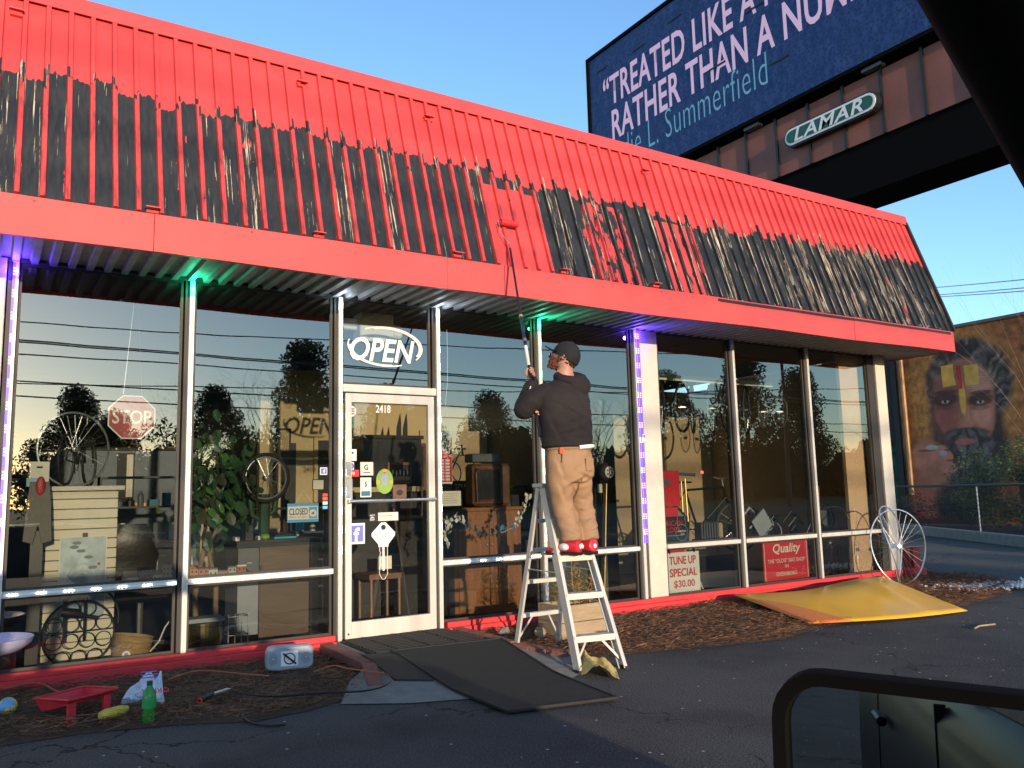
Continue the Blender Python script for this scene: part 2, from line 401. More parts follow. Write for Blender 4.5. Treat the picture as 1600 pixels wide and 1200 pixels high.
PITCH, RX0, RX1 = 0.139, -1.60, 10.33        # roof ribs
ZE, ZR, YE, YR = 3.141, 4.718, -0.774, -0.258  # eave and top of the sloping roof
def roofmat(rib):
    g = NG('half_repainted_roof_rib' if rib else 'half_repainted_roof_metal', 0.5)
    h = g.f('DIVIDE', g.f('SUBTRACT', g.z, ZE), ZR-ZE)
    idn = g.f('FLOOR', g.f('DIVIDE', g.f('SUBTRACT', g.x, RX0), PITCH))
    fr = g.f('FRACT', g.f('DIVIDE', g.f('SUBTRACT', g.x, RX0), PITCH))
    r1 = g.white(idn); r2 = g.white(g.add(idn, 57.3))
    edge = g.noise(g.vec(g.mul(g.x, 1), 0, 0), 22, 3)
    low = g.noise(g.vec(g.x, 3.0, 0), 0.9, 2)
    bnd = g.add(0.60, g.mul(g.f('SUBTRACT', r1, 0.5), 0.07))
    bnd = g.add(bnd, g.mul(g.f('SUBTRACT', edge, 0.5), 0.10))
    bnd = g.add(bnd, g.mul(g.f('SUBTRACT', low, 0.5), 0.16))
    dip = g.f('POWER', 2.718, g.mul(-1.0, g.f('POWER', g.f('DIVIDE', g.f('SUBTRACT', g.x, 6.2), 1.6), 2.0)))
    bnd = g.f('SUBTRACT', bnd, g.mul(dip, 0.07))
    if rib: bnd = g.add(bnd, g.add(0.01, g.mul(r2, 0.06)))
    red = g.gt(h, bnd)
    blot = g.noise(g.vec(g.mul(g.x, 14), g.mul(h, 6), 2.0), 1.0, 5, 0.6)
    sel = g.noise(g.vec(g.mul(g.x, 1.1), 0, 7.0), 1.6, 2)
    if rib:
        left = g.lt(g.x, 4.2)
        low_red = g.mul(left, g.lt(h, g.f('SUBTRACT', bnd, g.mul(r2, 0.12))))
        worn = g.gt(g.noise(g.vec(g.mul(g.x, 8), g.mul(h, 5), 5.0), 1.5, 4), 0.30)
        red = g.f('MAXIMUM', red, g.mul(low_red, worn))
        few = g.mul(g.band(g.x, 4.6, 6.3), g.gt(r2, 0.55))
        red = g.f('MAXIMUM', red, g.mul(few, g.mul(g.gt(blot, 0.45), g.lt(h, 0.5))))
    else:
        p1 = g.mul(g.band(g.x, 3.575, 4.13), g.lt(h, g.add(0.50, g.mul(g.f('SUBTRACT', r2, 0.5), 0.05))))
        p2 = g.mul(g.band(g.x, 4.72, 5.14), g.mul(g.lt(h, 0.53), g.gt(blot, 0.50)))
        p3 = g.mul(g.band(g.x, 5.56, 5.98), g.mul(g.lt(h, 0.50), g.gt(blot, 0.40)))
        p4 = g.mul(g.gt(sel, 0.60), g.mul(g.lt(h, 0.5), g.gt(blot, 0.61)))
        for p in (p1, p2, p3, p4): red = g.f('MAXIMUM', red, p)
    # peeling: long vertical flakes of old cream paint, thickest beside the ribs
    s1 = g.noise(g.vec(g.mul(g.x, 66), g.mul(g.z, 1.8), g.mul(g.x, 3)), 1.0, 6, 0.62)
    s2 = g.noise(g.vec(g.mul(g.x, 190), g.mul(g.z, 5), 1.0), 1.0, 4, 0.6)
    near = g.f('ABSOLUTE', g.f('SUBTRACT', fr, 0.5)); near = g.ramp(near, 0.30, 0.5)
    rgt = g.ramp(g.x, 3.0, 6.5)
    amt = g.add(g.mul(near, 0.10), g.add(g.mul(rgt, 0.03), g.mul(g.f('SUBTRACT', r2, 0.5), 0.13)))
    peel = g.gt(g.add(s1, amt), 0.645)
    peel = g.f('MAXIMUM', peel, g.mul(g.gt(g.add(s2, amt), 0.735), 1.0))
    peel = g.mul(peel, g.f('SUBTRACT', 1.0, red))
    if rib: peel = g.mul(peel, g.gt(s1, 0.56))
    tone = g.noise(g.vec(g.mul(g.x, 20), g.mul(g.z, 4), 0.0), 2.0, 3)
    black = g.mix(g.ramp(tone, 0.35, 0.7), (0.013,0.014,0.015), (0.030,0.030,0.030))
    cream = g.mix(g.ramp(tone, 0.4, 0.65), (0.62,0.52,0.38), (0.30,0.17,0.09))
    redc = g.mix(g.ramp(g.noise(g.pos, 2.0, 4), 0.3, 0.7), (0.56,0.046,0.046), (0.65,0.066,0.064))
    if rib: redc = g.mix(g.mul(g.gt(bnd, h), g.ramp(tone, 0.45, 0.75)), redc, (0.22,0.035,0.03))
    c = g.mix(peel, black, cream); c = g.mix(red, c, redc); g.col(c)
    g.bump(g.add(g.mul(g.noise(g.pos, 30, 4), 0.4), g.add(peel, red)), 0.25, 0.004)
    return g.m
M['roofpan'] = roofmat(False); M['roofrib'] = roofmat(True)

def asphalt():
    g = NG('asphalt', 0.85)
    big = g.noise(g.pos, 0.35, 4); mid = g.noise(g.pos, 3.0, 5); fine = g.noise(g.pos, 110, 3, 0.7)
    vo = g.voro(g.pos, 95)
    c = g.mix(g.ramp(mid, 0.3, 0.7), (0.030,0.030,0.033), (0.050,0.049,0.048))
    c = g.mix(g.ramp(big, 0.45, 0.6), c, (0.075,0.072,0.068))
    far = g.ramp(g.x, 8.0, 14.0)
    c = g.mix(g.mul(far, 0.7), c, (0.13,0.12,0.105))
    c = g.mix(g.mul(g.gt(fine, 0.575), 0.55), c, (0.20,0.185,0.17)); c = g.mix(g.mul(g.lt(fine, 0.42), 0.6), c, (0.015,0.015,0.017))
    wv = g.n.new('ShaderNodeTexVoronoi'); wv.feature = 'DISTANCE_TO_EDGE'; wv.inputs['Scale'].default_value = 0.42
    wp = g.vec(g.add(g.x, g.mul(g.noise(g.pos, 1.6, 5), 1.4)), g.add(g.y, g.mul(g.noise(g.pos, 2.1, 5), 1.4)), 0.0); g.t.links.new(wp, wv.inputs['Vector'])
    c = g.mix(g.mul(g.lt(wv.outputs['Distance'], 0.0045), g.gt(g.noise(g.pos, 0.5, 2), 0.47)), c, (0.012,0.012,0.013))
    c = g.mix(g.mul(g.ramp(g.noise(g.pos, 1.1, 6), 0.56, 0.68), 0.5), c, (0.022,0.021,0.021))
    pr = g.noise(g.pos, 9, 2); pr2 = g.white(g.add(g.f('FLOOR', g.mul(g.x, 75)), g.mul(g.f('FLOOR', g.mul(g.y, 75)), 77.7)))
    c = g.mix(g.mul(g.gt(pr2, 0.9985), g.gt(pr, 0.45)), c, (0.55,0.52,0.47))
    g.col(c); g.b.inputs['Specular IOR Level'].default_value = 0.35
    g.bump(g.add(g.mul(vo, 0.8), g.mul(fine, 0.6)), 0.9, 0.012)
    return g.m
M['asphalt'] = asphalt()
def ground_mat():
    g = NG('winter_grass_field', 0.95); n = g.noise(g.pos, 0.8, 6); f = g.noise(g.pos, 25, 4)
    g.col(g.mix(g.ramp(n, 0.35, 0.65), g.mix(g.ramp(f, 0.3, 0.7), (0.045,0.075,0.02), (0.08,0.11,0.03)), (0.13,0.11,0.06))); g.bump(f, 1.0, 0.03); return g.m
M['grass'] = ground_mat()

def glassmat(name, refl, tint):
    m = bpy.data.materials.new(name); m.use_nodes = True; t = m.node_tree; n = t.nodes; n.clear()
    tr = n.new('ShaderNodeBsdfTransparent'); tr.inputs[0].default_value = (*tint, 1)
    gl = n.new('ShaderNodeBsdfGlossy'); gl.inputs['Roughness'].default_value = 0.0; gl.inputs[0].default_value = (0.98,0.93,0.84,1)
    fr = n.new('ShaderNodeFresnel'); fr.inputs[0].default_value = 1.52
    nz = n.new('ShaderNodeTexNoise'); nz.inputs['Scale'].default_value = 1.1; nz.inputs['Detail'].default_value = 1
    ge = n.new('ShaderNodeNewGeometry'); t.links.new(ge.outputs['Position'], nz.inputs['Vector'])
    bp = n.new('ShaderNodeBump'); bp.inputs['Strength'].default_value = 0.12; bp.inputs['Distance'].default_value = 0.01
    t.links.new(nz.outputs[0], bp.inputs['Height']); t.links.new(bp.outputs[0], gl.inputs['Normal'])
    mm = n.new('ShaderNodeMath'); mm.operation = 'MULTIPLY_ADD'; mm.inputs[1].default_value = 1.9; mm.inputs[2].default_value = refl; mm.use_clamp = True
    mx = n.new('ShaderNodeMixShader'); o = n.new('ShaderNodeOutputMaterial')
    t.links.new(fr.outputs[0], mm.inputs[0]); t.links.new(mm.outputs[0], mx.inputs[0])
    t.links.new(tr.outputs[0], mx.inputs[1]); t.links.new(gl.outputs[0], mx.inputs[2])
    t.links.new(mx.outputs[0], o.inputs[0]); return m
M['glass'] = glassmat('reflective_window_glass', 0.10, (0.70,0.73,0.70))
M['doorglass'] = glassmat('clear_door_glass', 0.02, (0.85,0.87,0.84))
def emis(name, col, s):
    m = bpy.data.materials.new(name); m.use_nodes = True; b = m.node_tree.nodes['Principled BSDF']
    b.inputs['Base Color'].default_value = (*[min(1, c) for c in col], 1); b.inputs['Emission Color'].default_value = (*col, 1); b.inputs['Emission Strength'].default_value = s
    return m
M['led_w'] = emis('white_led', (0.85,0.9,1.0), 9); M['led_g'] = emis('green_led', (0.05,1.0,0.45), 7); M['led_b'] = emis('blue_led', (0.10,0.05,1.0), 14); M['led_p'] = emis('violet_led', (0.35,0.15,1.0), 9)

# ------------------------------------------------------------------ ground
def grid(x0, x1, y0, y1, nx, ny, fz):
    mb = MB(); vs = []
    for j in range(ny+1):
        for i in range(nx+1):
            x = x0+(x1-x0)*i/nx; y = y0+(y1-y0)*j/ny; vs.append((x, y, fz(x, y)))
    mb.add(vs, [(j*(nx+1)+i, j*(nx+1)+i+1, (j+1)*(nx+1)+i+1, (j+1)*(nx+1)+i) for j in range(ny) for i in range(nx)])
    return mb
struct(grid(-900, 900, -900, 900, 4, 4, lambda x, y: -0.06), 'ground', M['grass'])
pav = MB().add([(-16,-12.5,0),(60,-12.5,0),(60,60,0),(-16,60,0)], [(0,1,2,3)])
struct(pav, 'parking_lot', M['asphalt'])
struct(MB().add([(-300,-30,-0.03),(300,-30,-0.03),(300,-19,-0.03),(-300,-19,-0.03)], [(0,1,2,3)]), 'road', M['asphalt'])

# mulch bed along the wall
bed = [(-3.0,-1.10),(-0.6,-1.22),(0.1,-1.32),(0.51,-1.33),(0.95,-1.46),(1.33,-1.66),(1.65,-1.62),(2.02,-1.46),(2.16,-1.20),(2.28,-0.60),(2.38,0.02)]
bed2 = [(3.40,0.02),(3.44,-0.6),(3.52,-1.25),(3.75,-1.46),(4.2,-1.52),(4.9,-1.70),(5.54,-1.84),(6.2,-1.66),(7.2,-1.62),(8.4,-1.75),(9.15,-1.62),(10.2,-1.35),(10.9,-0.6),(10.8,0.3),(10.0,0.5)]
def bedmesh(front, closing):
    """low mound whose rim lies on the asphalt"""
    from mathutils.geometry import tessellate_polygon
    poly = [Vector((x, y, 0)) for x, y in front+closing]
    bm = bmesh.new(); vs = [bm.verts.new(p) for p in poly]; f = bm.faces.new(vs); bmesh.ops.triangulate(bm, faces=[f])
    bmesh.ops.subdivide_edges(bm, edges=bm.edges, cuts=6, use_grid_fill=True)
    bmesh.ops.subdivide_edges(bm, edges=[e for e in bm.edges if e.calc_length() > 0.12], cuts=2, use_grid_fill=True)
    def dist(p):
        d = 9
        for i in range(len(front)-1):
            a = Vector(front[i]); b = Vector(front[i+1]); q = Vector((p.x, p.y)); t = max(0, min(1, (q-a).dot(b-a)/(b-a).length_squared)); d = min(d, (q-(a+(b-a)*t)).length)
        return d
    for v in bm.verts:
        d = dist(v.co); k = min(1, d/0.35)
        v.co.z = 0.004+0.035*k+0.02*k*(math.sin(v.co.x*7)*math.cos(v.co.y*9+v.co.x)+random.uniform(-.5,.5))
    mb = MB(); bm.verts.ensure_lookup_table(); bm.verts.index_update()
    mb.add([v.co for v in bm.verts], [tuple(v.index for v in f.verts) for f in bm.faces]); bm.free(); return mb
struct(bedmesh(bed, [(-3.0,0.02)]), 'mulch_bed', M['mulchbase'])
struct(bedmesh(bed2, []), 'mulch_bed', M['mulchbase'])
def inside(p, poly):
    x, y = p; c = False
    for i in range(len(poly)):
        x1, y1 = poly[i]; x2, y2 = poly[i-1]
        if (y1 > y) != (y2 > y) and x < (x2-x1)*(y-y1)/(y2-y1)+x1: c = not c
    return c
def straw(poly, n, x0, x1, y0, y1):
    mb = MB(); k = 0
    while k < n:
        x = random.uniform(x0, x1); y = random.uniform(y0, y1)
        if not inside((x+random.gauss(0,.05), y+random.gauss(0,.05)), poly) or inside((x, y), [(6.2,-1.6),(7.9,-1.95),(9.0,-.4),(6.65,-.35)]): continue
        k += 1; L = random.uniform(0.03, 0.12); a = random.uniform(0, math.pi); z = random.uniform(0.02, 0.075); tz = random.uniform(-0.25, 0.25)
        d = Vector((math.cos(a), math.sin(a), tz))*L/2; s = Vector((-math.sin(a), math.cos(a), random.uniform(-1, 1)))*random.uniform(0.0012, 0.003)
        c = Vector((x, y, z)); mb.add([c-d-s, c+d, c-d+s], [(0,1,2)])
        if random.random() < .4: mb.add([c-d, c+d*0.9+Vector((0,0,.004)), c+d-s*1.5], [(0,1,2)])
    return mb
straw(bed+[(-3.0,0.0)], 12000, -1.5, 2.3, -1.75, 0).build('pine_straw', M['straw'], None, kind='stuff', label='dark damp pine straw scattered over the bed at left', cat='mulch')
straw(bed2, 30000, 3.4, 10.9, -1.9, 0.4).build('pine_straw', M['straw'], None, kind='stuff', label='sunlit brown pine straw over the bed right of the door', cat='mulch')
g = MB()
for i in range(700):
    u = random.random(); x = 9.3+u*1.9+random.gauss(0,.12); y = -1.0-u*0.6+random.gauss(0, .16)*1.2
    g.blob((x, y, 0.035+random.random()*.01), random.uniform(0.008, 0.02), 5, 4, jit=.2)
g.build('white_gravel', M['white'], None, kind='stuff', label='white stone chips spilled beside the mulch at right', cat='gravel')
# sheet of concrete apron at the door, brick edging and the raised doorstep
struct(MB().add([(1.86,-1.60,0.006),(2.2,-1.84,0.006),(2.75,-2.05,0.006),(3.2,-2.0,0.006),(3.75,-1.66,0.006),(3.66,-1.2,0.05),(3.42,-0.9,0.09),(2.36,-0.9,0.09),(2.05,-1.25,0.05)], [(0,1,2,3,4,5,6,7,8)]), 'concrete_apron', M['concrete'])
st = MB().add([(2.36,-0.92,0),(3.42,-0.92,0),(3.42,-0.02,0),(2.36,-0.02,0),(2.40,-0.90,0.085),(3.40,-0.90,0.085),(3.40,-0.02,0.10),(2.40,-0.02,0.10)], [(4,5,6,7),(0,1,5,4),(1,2,6,5),(3,0,4,7)])
struct(st, 'doorstep', M['concrete'])
bk = thing('brick_edging', 'row of red pavers edging the doorstep and ramp', 'edging', (2.3,-0.5,0))
bsrc = None
def brickrow(p, q, n, w):
    global bsrc
    p = Vector(p); q = Vector(q); L = (q-p).length/n
    for i in range(n):
        c = p+(q-p)*((i+.5)/n)
        b = MB().obox(c, (L*0.95, w, 0.06), q-p).build('brick', M['brick'], bk, bevel=0.004)
brickrow((2.31,-0.05,0.075), (2.30,-0.95,0.07), 5, 0.10); brickrow((2.30,-0.97,0.07), (2.16,-1.42,0.025), 3, 0.10)
brickrow((3.48,-0.05,0.075), (3.50,-0.95,0.07), 5, 0.10); brickrow((3.50,-0.97,0.065), (3.68,-1.40,0.03), 3, 0.10)
# ------------------------------------------------------------------ the shop building
bld = thing('bike_shop_building', 'low bike shop with half repainted red and black metal mansard roof', 'building', (4.0, 0.0, 0.0))
MX = [0.10, 1.258, 2.44, 3.35, 4.448, 5.66, 7.11, 8.40, 9.70]     # mullions
HEAD, RAIL, SILL = 2.905, 0.65, 0.15
# red sill wall
w_ = MB(); w_.box(-4, 2.40, -0.08, 0.10, -0.05, 0.105); w_.box(-4, 2.40, -0.055, 0.10, 0.105, 0.15)
w_.box(3.40, 6.15, -0.08, 0.10, -0.05, 0.105); w_.box(3.40, 6.15, -0.055, 0.10, 0.105, 0.15)
w_.build('sill_wall', M['redbase'], bld, bevel=0.004)
w_ = MB(); w_.box(6.20, 9.96, -0.03, 0.10, -0.05, 0.10); w_.box(6.15, 9.96, -0.055, 0.10, 0.10, 0.15); w_.box(6.15,6.20,-0.078,0.10,-0.05,0.099)
w_.build('sill_wall', M['redbase'], bld, bevel=0.004)
MB().box(2.40, 3.40, -0.07, 0.10, -0.05, 0.10).build('threshold', M['redbase'], bld, bevel=0.004)
# other walls
MB().box(-4, -3.85, 0.0, 8, 0, 4.4).build('wall', M['cream'], bld)
MB().box(9.98, 10.12, 0.12, 8, 0, 2.86).build('wall', M['cream'], bld)
MB().box(-3.85, 9.98, 7.9, 8.0, 0, 4.4).build('wall', M['cream'], bld)
# posts
for x0, x1, y0 in ((-0.55, 0.045, -0.045), (5.745, 5.985, -0.012), (9.745, 9.945, -0.045)):
    MB().box(x0, x1, y0, 0.12, SILL, HEAD+0.02).build('wall_post', M['cream'], bld, bevel=0.006)
MB().box(-3.85, -0.55, -0.02, 0.12, SILL, HEAD+0.02).build('wall', M['cream'], bld)
# aluminium mullions: dark side channel + bright face
for i, x in enumerate(MX):
    right = i >= 6
    fw_ = 0.038 if not right else 0.034
    if i == 8: MB().box(9.60, 9.74, -0.02, 0.09, SILL, HEAD).build('mullion', M['aludark'], bld); continue
    o = MB().box(x-fw_/2, x+fw_/2, -0.045, 0.03, SILL+(-0.05 if i in (2,3) else 0), HEAD).build('mullion', M['alu'], bld, bevel=0.003)
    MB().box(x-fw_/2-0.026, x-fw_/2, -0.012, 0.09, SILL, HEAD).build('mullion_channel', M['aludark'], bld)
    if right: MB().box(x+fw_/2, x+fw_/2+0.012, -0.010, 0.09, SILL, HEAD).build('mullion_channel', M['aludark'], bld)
# head member
MB().box(-0.5, 9.95, -0.028, 0.10, HEAD, HEAD+0.045).build('head_frame', M['aludark'], bld, bevel=0.004)
# windows
def window(x0, x1, z0, z1, frame_m='aludark'):
    f = MB(); t = 0.018
    f.box(x0, x1, 0.0, 0.03, z0, z0+t); f.box(x0, x1, 0.0, 0.03, z1-t, z1); f.box(x0, x0+t, 0.0, 0.03, z0+t, z1-t); f.box(x1-t, x1, 0.0, 0.03, z0+t, z1-t)
    o = f.build('window', M[frame_m], bld)
    MB().add([(x0+t/2,0.012,z0+t/2),(x1-t/2,0.012,z0+t/2),(x1-t/2,0.012,z1-t/2),(x0+t/2,0.012,z1-t/2)], [(0,1,2,3)]).build('pane', M['glass'], o)
bays = [(0.1225,1.20),(1.28,2.382),None,(3.3725,4.39),(4.47,5.60),(5.985,7.055),(7.15,8.345),(8.44,9.60)]
for i, b in enumerate(bays):
    if b is None: continue
    window(b[0], b[1], RAIL+0.02, HEAD); window(b[0], b[1], SILL, RAIL-0.02)
    o = MB().box(b[0]-0.003, b[1]+0.003, -0.04, 0.03, RAIL-0.022, RAIL+0.022).build('rail', M['alu'], bld, bevel=0.003)
# door
MB().box(2.4625, 3.3275, -0.04, 0.03, 2.105, 2.17).build('door_header', M['alu'], bld, bevel=0.003)
window(2.4625, 3.29, 2.172, HEAD)
dr = MB(); D0, D1, DZ0, DZ1 = 2.485, 3.305, 0.108, 2.095
dr.box(D0, D0+0.055, -0.035, 0.012, DZ0, DZ1); dr.box(D1-0.06, D1, -0.035, 0.012, DZ0, DZ1)
dr.box(D0+0.055, D1-0.06, -0.035, 0.012, DZ0, DZ0+0.13); dr.box(D0+0.055, D1-0.06, -0.035, 0.012, DZ1-0.075, DZ1)
door = dr.build('door', M['alu'], bld, bevel=0.002)
MB().add([(D0+0.05,-0.01,DZ0+0.12),(D1-0.055,-0.01,DZ0+0.12),(D1-0.055,-0.01,DZ1-0.07),(D0+0.05,-0.01,DZ1-0.07)], [(0,1,2,3)]).build('pane', M['doorglass'], door)
hb = MB(); hb.tube([(D0+0.02,-0.075,1.20),(D1-0.01,-0.075,1.20)], 0.013, 10); hb.box(D0+0.01,D0+0.04,-0.075,-0.03,1.185,1.215); hb.box(D1-0.04,D1-0.01,-0.075,-0.03,1.185,1.215)
hb.build('pull_bar', M['steel'], door)
MB().box(D0+0.005, D0+0.045, -0.042, -0.034, 1.23, 1.52).build('lock_plate', M['steel'], door, bevel=0.003)
MB().tube([(D0+0.028,-0.055,1.40),(D0+0.028,-0.034,1.40)], 0.013, 12).build('key_cylinder', M['gold'], door)
MB().box(D0+0.02, D0+0.032, -0.046, -0.034, 0.14, 0.152).build('screw', M['black'], door)
# interior shell
MB().box(-3.85, 9.98, 0.10, 7.9, -0.02, 0.04).build('floor', M['floor'], bld)
MB().box(-3.85, 9.98, 0.10, 7.9, 2.96, 2.98).build('ceiling', M['ceil'], bld)
MB().box(2.62, 5.35, 3.0, 3.1, 0.04, 2.75).build('back_wall', M['beige'], bld)
MB().box(5.35, 9.98, 3.0, 3.1, 0.04, 2.75).build('back_wall', M['tan'], bld)
MB().box(5.35, 5.45, 1.5, 3.0, 0.04, 2.96).build('partition', M['dgrey'], bld)
_pl = P(1320, 700, 1, 0.125).x; MB().box(_pl, 9.72, 0.125, 0.17, 0.04, 2.95).build('partition', mat('warm_tan_wall_paint', (0.78,0.50,0.31), 0.8, var=.05), bld)
MB().box(9.80, 9.975, 0.15, 3.0, 0.04, 2.9).build('side_wall', M['tan'], bld)
MB().box(-3.85, 2.62, 6.0, 6.1, 0.04, 1.96).build('pegboard_wall', M['peg'], bld)
MB().box(-3.85, 2.62, 5.95, 6.1, 1.96, 2.24).build('banner_board', M['blackprint'], bld)
bb_ = bld.children[-1]
MB().box(-3.85, 2.62, 6.0, 6.1, 2.24, 2.95).build('back_wall', M['ceil'], bld)
text('NS', 'lettering', (-0.05,5.94,2.02), 0.37, 0.15, M['brass'], bb_, bold=0.01)
text('ACCESSORIES', 'lettering', (1.62,5.94,1.99), 1.45, 0.15, M['brass'], bb_, bold=0.01)
text('TREK', 'lettering', (1.02,5.94,2.04), 0.22, 0.055, M['white'], bb_, bold=0.02)
text('bike', 'lettering', (1.25,5.94,2.04), 0.10, 0.055, M['signred'], bb_)
text('service', 'lettering', (0.48,5.94,2.03), 0.34, 0.09, M['brass'], bb_, shear=0.3)
lo_ = MB(); lo_.ring((1.50-.05,5.94,2.06),(0,-1,0),0.028,0.004,12,3); lo_.ring((1.58,5.94,2.06),(0,-1,0),0.028,0.004,12,3); lo_.tube([(1.46,5.94,2.07),(1.50,5.94,2.12),(1.56,5.94,2.10),(1.53,5.94,2.06)],0.006,3); lo_.blob((1.52,5.94,2.15),0.015,6,4)
lo_.build('cyclist_emblem', M['offwhite'], bb_)
# window stool just inside the rail level (carries small things)
MB().box(0.12, 2.38, 0.032, 0.16, RAIL-0.02, RAIL+0.005).build('display_ledge', M['dgrey'], bld)
MB().box(3.37, 5.60, 0.032, 0.12, RAIL-0.02, RAIL+0.005).build('display_ledge', M['dgrey'], bld)
# soffit: corrugated deck, flutes running out from the wall
sp = MB(); xs = []; x = RX0; per = 0.115
while x < RX1-0.01: xs += [(x, 2.925), (x+per*.45, 2.925), (x+per*.55, 2.895), (x+per*.93, 2.895)]; x += per
vs = [(a, -0.76, z) for a, z in xs]+[(a, 0.10, z+0.01) for a, z in xs]; N = len(xs)
sp.add(vs, [(i, i+N, i+N+1, i+1) for i in range(N-1)]).build('soffit', M['galv'], bld)
MB().box(RX0, RX1, -0.05, 0.1, 2.952, 3.0).build('soffit_closure', M['aludark'], bld)
# fascia in sheets
fx = [RX0, 0.86, 3.06, 3.60, 6.15, 8.3, RX1]
for i in range(len(fx)-1):
    a, b = fx[i]+0.002, fx[i+1]-0.002; y = -0.774-0.003*(i % 2)
    k = MB(); n = 10; vs = []
    for j in range(n+1):
        xx = a+(b-a)*j/n; dz = 0.006*math.sin(xx*2.1)
        vs += [(xx, y-0.012, 2.875+dz), (xx, y-0.012+0.004*math.sin(xx*5), 3.135), (xx, y+0.035, 3.150), (xx, y+0.06, 2.885+dz)]
    fs = []
    for j in range(n):
        for q in ((0,1),(1,2),(3,0)):
            fs.append((j*4+q[0], (j+1)*4+q[0], (j+1)*4+q[1], j*4+q[1]))
    fs += [(0,1,2,3), (n*4+3,n*4+2,n*4+1,n*4)]
    o = k.add(vs, fs).build('fascia_sheet', M['red'], bld)
    sc = MB()
    for xx in np.arange(a+.08, b, 0.56): sc.blob((xx, y-0.012, 3.11), 0.007, 6, 4)
    sc.build('screws', M['red'], o)
dk = MB().box(6.12, 10.25, -0.80, -0.788, 3.095, 3.120); dk.build('gutter_slot', M['black'], bld)
# roof pans and ribs, each its own piece
sl = Vector((0, YR-YE, ZR-ZE)); SL = sl.length; sn = Vector((0, -(ZR-ZE), (YR-YE))).normalized(); sd_ = sl.normalized()
npan = int((RX1-RX0)/PITCH)
pan = MB()
pan.add([(0,0,0),(PITCH,0,0),(PITCH,*(sl.yz)),(0,*(sl.yz))], [(0,1,2,3)])
pm = pan.mesh('roof_pan', M['roofpan'])
rb = MB(); rwid = 0.038; rh = 0.024
o3 = [Vector((0,0,0)), Vector((0.005,0,0))+sn*rh, Vector((rwid-0.005,0,0))+sn*rh, Vector((rwid,0,0))]
rb.add([p for p in o3]+[p+sl for p in o3], [(0,1,5,4),(1,2,6,5),(2,3,7,6),(0,3,2,1)])
rm = rb.mesh('roof_rib', M['roofrib'])
for i in range(npan+1):
    x = RX0+i*PITCH
    if x+PITCH <= RX1+0.05:
        o = bpy.data.objects.new('roof_pan', pm); COL.objects.link(o); o.parent = bld; o.location = Vector((x, YE, ZE))-bld.location
    o = bpy.data.objects.new('roof_rib', rm); COL.objects.link(o); o.parent = bld; o.location = Vector((min(x, RX1)-rwid/2, YE, ZE))+sn*0.001-bld.location
# ridge flashing, end trims, upper parapet back
rc = MB(); T = Vector((0, YR, ZR)); lift = sn*(rh+0.004)
a = T - sd_*0.035 + lift; b = T + sd_*0.10 + lift*1.4; c = b + Vector((0, 0.16, 0.0)); d = a - sn*0.006
rc.add([(RX0,*a.yz),(RX1+.04,*a.yz),(RX1+.04,*b.yz),(RX0,*b.yz),(RX0,*c.yz),(RX1-0.02,*c.yz),(RX0,*d.yz),(RX1+.04,*d.yz),(RX1-0.02,c.y,c.z-0.3),(RX1+.04,d.y+.05,d.z-.1)],
       [(0,1,2,3),(3,2,5,4),(0,6,7,1),(2,1,7,9,8,5)]).build('ridge_flashing', M['red'], bld)
MB().add([(RX1,YE-.01,ZE-.02),(RX1,YR,ZR+.02),(RX1,1.2,ZR+.02),(RX1,1.2,ZE-.02)], [(0,1,2,3)]).build('gable_sheet', M['roofpan'], bld)
et = MB(); p0 = Vector((RX1+0.012, YE, ZE))+sn*0.012; et.beam(p0, p0+sl, 0.035, 0.05, sn); et.build('edge_trim', M['aludark'], bld)
MB().box(RX0, RX1, 1.15, 1.2, ZE, ZR).build('parapet_back', M['cream'], bld)
MB().box(-3.9, 10.1, 0.2, 7.95, 3.05, 3.12).build('flat_roof', M['dgrey'], bld)
MB().box(9.95, RX1, 0.1, 1.2, 2.90, 2.94).build('soffit', M['galv'], bld)
MB().box(RX1-0.012, RX1+0.004, -0.75, 1.2, 2.885, 3.135).build('fascia_sheet', M['red'], bld)
for (x, z) in ((-0.03,4.56),(1.95,4.55),(3.08,4.515),(5.58,4.51),(0.80,3.16),(1.94,3.16),(3.107,3.17),(4.18,3.165),(5.25,3.165)):
    t = (z-ZE)/(ZR-ZE); c = Vector((x, YE+(YR-YE)*t, z)); m_ = MB()
    m_.obox(c+sn*0.045+Vector((0.045,0,0)), (0.09, 0.05, 0.008), (1,0,0), sd_+sn*0.5); m_.obox(c+sn*0.015+Vector((0.045,0,-.02)), (0.075, 0.03, 0.02), (1,0,0), sd_)
    m_.build('roof_clip', M['red'], bld)
# LED strips: uprights and rails
M['led_back'] = emis('glowing_violet_strip', (0.12,0.05,0.9), 0.7)
def led_up(x, z0, z1, mats):
    b = MB().box(x-0.008, x+0.008, -0.049, -0.0455, z0, z1).build('led_strip', M['led_back'] if mats(0, 9) == 'led_b' else M['white'], bld)
    zs = np.arange(z1-0.06, z0, -0.155); parts = {}
    for i, z in enumerate(zs):
        mname = mats(i, len(zs)) 
        mb = parts.setdefault(mname, MB())
        for k in (-1, 0, 1): mb.blob((x, -0.051, z+k*0.021), 0.0062, 6, 4)
    for k, mb in parts.items(): mb.build('led_diodes', M[k], b)
led_up(0.09, 0.72, 2.89, lambda i, n: 'led_b' if i < 1 or i > n-2 else 'led_p')
led_up(1.262, 0.70, 2.89, lambda i, n: 'led_g')
led_up(2.445, 0.70, 2.89, lambda i, n: 'led_w')
led_up(3.355, 0.70, 2.89, lambda i, n: 'led_w')
led_up(4.452, 0.70, 2.89, lambda i, n: 'led_g')
led_up(5.66, 0.70, 2.89, lambda i, n: 'led_p' if i % 2 else 'led_b'); led_up(5.69, 0.70, 2.89, lambda i, n: 'led_b')
